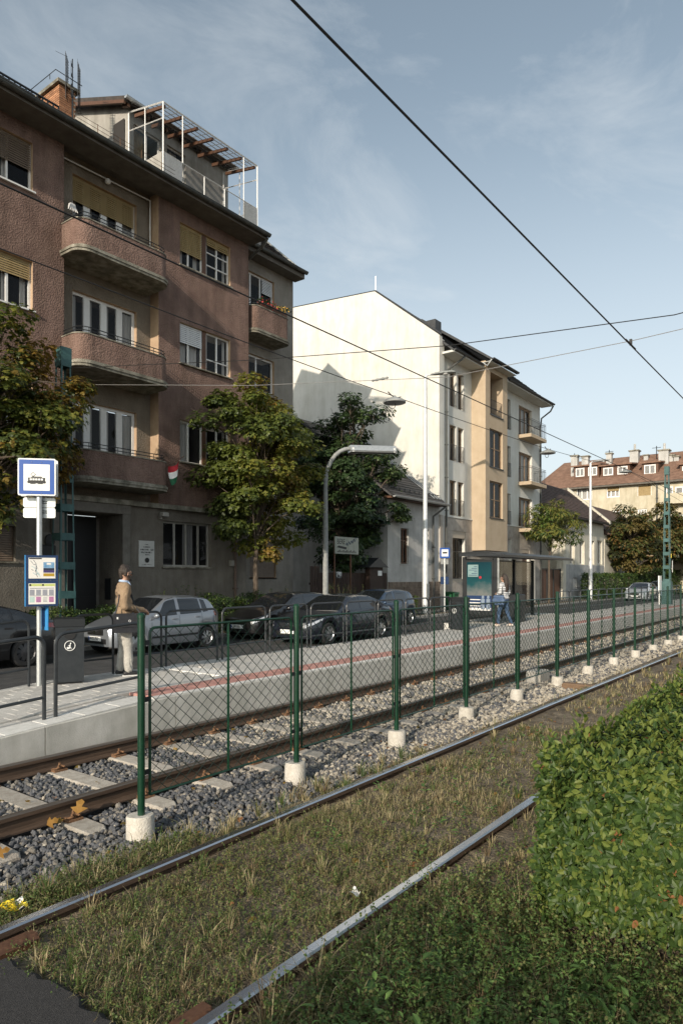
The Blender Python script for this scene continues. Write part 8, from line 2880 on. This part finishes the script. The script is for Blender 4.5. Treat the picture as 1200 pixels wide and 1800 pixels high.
cab = [(-6, LY, 6.55), (6, LY, 6.48), (lx[0], LY, lz_[0] + .12), (lx[1], LY, lz_[1] + .12), (lx[2], LY, lz_[2] + .12), (70, LY, 6.4), (150, LY, 6.4)]
wire('lamp_cable', cab, .0095, M['black_wire'], 'black cable carrying the hanging disc lamps along the street', 'cable', sag=.03)
def disc_lamp(x, z, label):
    t = thing('hanging_lamp', label, 'street lamp', (x, LY, z), 'disc lamps hanging on the cable')
    MB().lathe([(.285, -.05), (.29, -.02), (.24, .03), (.13, .07), (.06, .10), (.03, .14)], 20, (x, LY, z)).build('lamp_shade', M['pole_grey'], t, smooth=True)
    MB().lathe([(.001, -.075), (.20, -.062), (.278, -.048)], 20, (x, LY, z), cap=False).build('lamp_lens', mat('lamp_diffuser', (.30, .31, .32), None, rough=.3), t, smooth=True)
    b = MB().tube([(x - .30, LY, z + .17), (x - .12, LY, z + .11), (x + .12, LY, z + .11), (x + .30, LY, z + .17)], .014, 5)
    b.build('hanger', M['dark_frame'], t)
    c = Vector((x - .16, LY - .02, z - .10))
    MB().tube(arc(c, .13, R(150), R(390), 14, (1, -.2, 0), (0, 0, 1)), .009, 5).build('cable_loop', M['black_wire'], t)
    return t
disc_lamp(lx[0], lz_[0], 'grey disc lamp hanging in front of the white gable')
disc_lamp(lx[1], lz_[1], 'grey disc lamp hanging beside the white house balconies')
disc_lamp(lx[2], lz_[2], 'small distant disc lamp hanging before the orange roof')

# ---------------------------------------------------------------- far pavement
BX, BY2 = px(781, 17.5), 17.5
bs = thing('bus_stop_sign', 'thin bus stop pole with blue and white sign on the far pavement', 'sign', (BX, BY2, .06))
MB().tube([(BX, BY2, .0), (BX, BY2, pz(781, 965, BY2))], .04, 8).build('pole', M['galv'], bs, smooth=True)
n3 = (-.80, -.60)
zb1_, zt1_ = pz(781, 981, BY2), pz(781, 963, BY2)
p_ = rect(MB(), (BX, BY2), n3, .52, zt1_ - zb1_, .03, zb1_, off=.05).build('sign_plate', M['sign_blue'], bs)
OFF[p_.name] = OFF[bs.name]
rect(MB(), (BX, BY2), n3, .36, (zt1_ - zb1_) * .68, .003, zb1_ + (zt1_ - zb1_) * .16, off=.082).build('white_field', M['white_sign'], p_)
rect(MB(), (BX, BY2), n3, .24, .085, .003, zb1_ + .24, off=.087).build('bus_symbol', M['ink'], p_)
rect(MB(), (BX, BY2), n3, .40, .28, .02, zb1_ - .32, off=-.05).build('line_plate', M['pole_grey'], bs)
rect(MB(), (BX, BY2), n3, .44, .40, .05, pz(781, 1027, BY2), off=-.06).build('timetable_case', M['navy_frame'], bs)
gx = px(796, 17.9)
wb_ = thing('wheelie_bin', 'green plastic wheelie bin behind the litter bin at the shelter', 'wheelie bin', (gx, 17.95, .1))
M['bin_green'] = mat('bin_green', (.012, .09, .035), None, rough=.5)
MB().prism([(gx - .24, 17.75, .13), (gx - .29, 17.68, 1.0), (gx - .29, 18.25, 1.0), (gx - .24, 18.15, .13)], (.52, 0, 0)).build('bin_body', M['bin_green'], wb_)
MB().prism([(gx - .31, 17.66, 1.0), (gx - .31, 17.68, 1.08), (gx - .31, 18.2, 1.12), (gx - .31, 18.3, 1.0)], (.60, 0, 0)).build('lid', M['bin_green'], wb_)
MB().lathe([(.1, -.03), (.1, .03)], 12, (gx + .2, 18.12, .11), axis='x').lathe([(.1, -.03), (.1, .03)], 12, (gx - .2, 18.12, .11), axis='x').build('wheels', M['tyre'], wb_, kind='stuff')

# dark board fence, gate post with little roof, sign boards
FYY = 18.9
M['fence_wood'] = mat('dark_stained_board', (.030, .016, .011), (.055, .032, .022), 9, .75, stretch=(5, 5, .6), rnd=.25)
fx0, fx1 = 22.75, px(680, FYY)
wf = thing('board_fence', 'dark stained vertical board fence between the brown and grey houses', 'fence', (25, FYY, .1))
bd = MB().box(-.062, .062, -.012, .012, 0, 1.95).build('board', M['fence_wood'])
x = fx0 + .08
xg0, xg1 = px(640, FYY), px(684, FYY)
while x < fx1:
    c = inst(bd, wf, (x, FYY, .18 + random.uniform(-.01, .01)), (0, random.uniform(-.008, .008), 0), (1, 1, 1.14 if x < px(560, FYY) else 1.0))
    x += .155
bpy.data.objects.remove(bd)
MB().box(fx0, fx1, FYY + .014, FYY + .06, .5, .6).build('fence_rail', M['fence_wood'], wf)
MB().box(fx0, fx1, FYY + .014, FYY + .06, 1.6, 1.7).build('fence_rail', M['fence_wood'], wf)
xp = px(657, FYY - .2)
gp = thing('gate_post', 'dark wooden gate post with small pitched roof and letter notice', 'gate post', (xp, FYY - .2, .1))
zr_ = pz(657, 985, FYY)
MB().box(xp - .55, xp + .55, FYY - .35, FYY - .05, .1, zr_ - .35).build('post_body', M['fence_wood'], gp)
MB().prism([(xp - .85, FYY - .5, zr_ - .35), (xp, FYY - .5, zr_ + .12), (xp + .85, FYY - .5, zr_ - .35)], (0, .7, 0)).build('post_roof', M['dark_frame'], gp)
zn = pz(667, 1012, FYY - .36)
MB().box(px(664, FYY - .36), px(669, FYY - .36) + .08, FYY - .372, FYY - .352, zn, zn + .24).build('notice', M['white_sign'], gp)
tag(MB().box(px(595, 18.6), px(604, 18.6), 18.72, 18.74, pz(600, 1016, 18.6), pz(600, 1005, 18.6)).build('notice', mat('notice_print', (.08, .08, .08), (.66, .66, .64), 9, .7, lo=.48, hi=.52)), 'black and white notice hung low on the dark board fence', 'notice')
sgx0, sgx1 = px(588, 18.4), px(629, 18.4)
sgz0, sgz1 = pz(590, 973, 18.4), pz(590, 943, 18.4)
sg = thing('shop_sign', 'pale hand painted board sign half hidden by the dark green tree', 'sign', (sgx0, 18.4, .1))
bdm = MB().cbox(sgx0, sgx1, 18.37, 18.42, sgz0, sgz1, .004).build('board', mat('faded_board', (.36, .37, .31), (.46, .46, .40), 3, .8, stain=.2), sg)
OFF[bdm.name] = OFF[sg.name]
sxm = (sgx0 + sgx1) / 2
text_mesh('BERE', .34, bdm, 'sign_lettering', M['ink'], (sgx0 + .42, 18.366, sgz1 - .22), (1, 0, 0), (0, 0, 1), sx=.8)
MB().tube([(sxm - .1 + .055 * k, 18.364, sgz0 + .40 + .09 * math.sin(k * 1.9) + .02 * k) for k in range(15)], .016, 4).build('sign_scrawl', M['navy_frame'], bdm)
MB().prism([(sgx0 + .1, 18.3665, sgz0 + .28), (sgx0 + .8, 18.3665, sgz0 + .2), (sgx0 + .85, 18.3665, sgz0 + .3), (sgx0 + .25, 18.3665, sgz0 + .36)], (0, -.003, 0)).build('sign_arrow', M['ink'], bdm)
b = MB()
for k in range(16):
    b.box(sgx0 + .15 + k * .09, sgx0 + .20 + k * .09, 18.3655, 18.3695, sgz0 + .06, sgz0 + .06 + .03 * (2 + k * 7 % 3))
b.build('sign_print', M['ink'], bdm, kind='stuff')
for xx in (sgx0 + .05, sgx1 - .5):
    MB().box(xx - .03, xx + .03, 18.425, 18.48, .1, sgz1 - .02).build('sign_post', M['wood_brown'], sg)

# ---------------------------------------------------------------- small things
fb_ = thing('flower_box', 'flower box with orange and red blossoms on the right balcony', 'flower box', (20.5, 18.95, 12.7))
MB().cbox(19.7, 21.3, 18.93, 19.05, 12.70, 12.86, .01).build('planter', M['wood_brown'], fb_)
Pn = 260
P = np.stack([RNG.uniform(19.6, 21.4, Pn), RNG.uniform(18.78, 19.05, Pn), RNG.uniform(12.8, 13.02, Pn)], -1)
P[:, 2] += .18 * np.clip((P[:, 0] - 20.6), 0, 1)
V, F = leaves(P, RNG.normal(0, 1, (Pn, 3)), .10 * RNG.uniform(.6, 1.2, Pn), OVAL)
bl = np.where(RNG.uniform(0, 1, Pn) < .35, np.where(P[:, 0] > 20.6, 1, 2), 0)
np_mesh('foliage', V, F, [L_HED[1], M['bloom_yellow'], M['bloom_red']], fb_, np.repeat(bl, len(OVAL[1])), kind='stuff')
cl_x, cl_z = px(124, 18.3), pz(124, 372, 18.3)
b = MB()
for k in range(6):
    a = k / 6 * 3.0
    b.tube([(cl_x + .02 * k, 18.25, cl_z + .22), (cl_x + .05 * k - .12, 18.15 + .02 * k, cl_z + .12), (cl_x + .06 * k - .17, 18.12, cl_z - .05)], [.03, .028, .012], 5)
tag(b.build('cloth', M['curtain']), 'white rag draped over the end of the top balcony rail', 'cloth')
yw = MB()
yx, yy_ = 2.06, 4.08
random.seed(5)
g8 = [[(yx + .022 * i + random.uniform(-.012, .012), yy_ + .022 * j - .008 * i + random.uniform(-.012, .012), -.065 + random.uniform(0, .06)) for i in range(6)] for j in range(5)]
for j in range(4):
    for i in range(5):
        yw.quad(g8[j][i], g8[j][i + 1], g8[j + 1][i + 1], g8[j + 1][i], 1 if (i + j * 2) % 7 == 3 else 0)
tag(yw.build('wrapper', [M['yellow'], M['paper']]), 'crumpled bright yellow wrapper in the grass at the left edge', 'litter')
wp = MB()
wx0, wy0 = 3.43, 2.48
g9 = [[(wx0 + .022 * i + random.uniform(-.008, .008), wy0 + .022 * j + random.uniform(-.008, .008), -.03 + random.uniform(0, .05)) for i in range(4)] for j in range(4)]
for j in range(3):
    for i in range(3):
        wp.quad(g9[j][i], g9[j][i + 1], g9[j + 1][i + 1], g9[j + 1][i])
tag(wp.build('paper_scrap', M['paper']), 'small crumpled white paper beside the nearest rail', 'litter')
tag(MB().cbox(13.25, 13.75, 5.05, 5.35, -.2, .06, .02).build('cable_box', M['foot']), 'low concrete cable box lying beside the ballasted track', 'box')
tag(MB().cbox(12.9, 13.1, 3.86, 4.5, -.2, -.06, .02).build('wooden_sleeper_end', mat('old_timber', (.14, .085, .05), (.2, .13, .08), 12, .9, stretch=(6, 1, 6))), 'short brown timber end beside the shiny rail', 'timber')
random.seed(9)

# ---------------------------------------------------------------- unseen hedge added behind the viewpoint to shade the clipped hedge
hedge('hedge', 'tall unclipped hedge added out of view to shade the foreground', -6.5, -1.7, -4.5, 1.1, -.1, 2.1, 16000, .10, L_HED, [.45, .35, .2], wild=.12, core=.5)
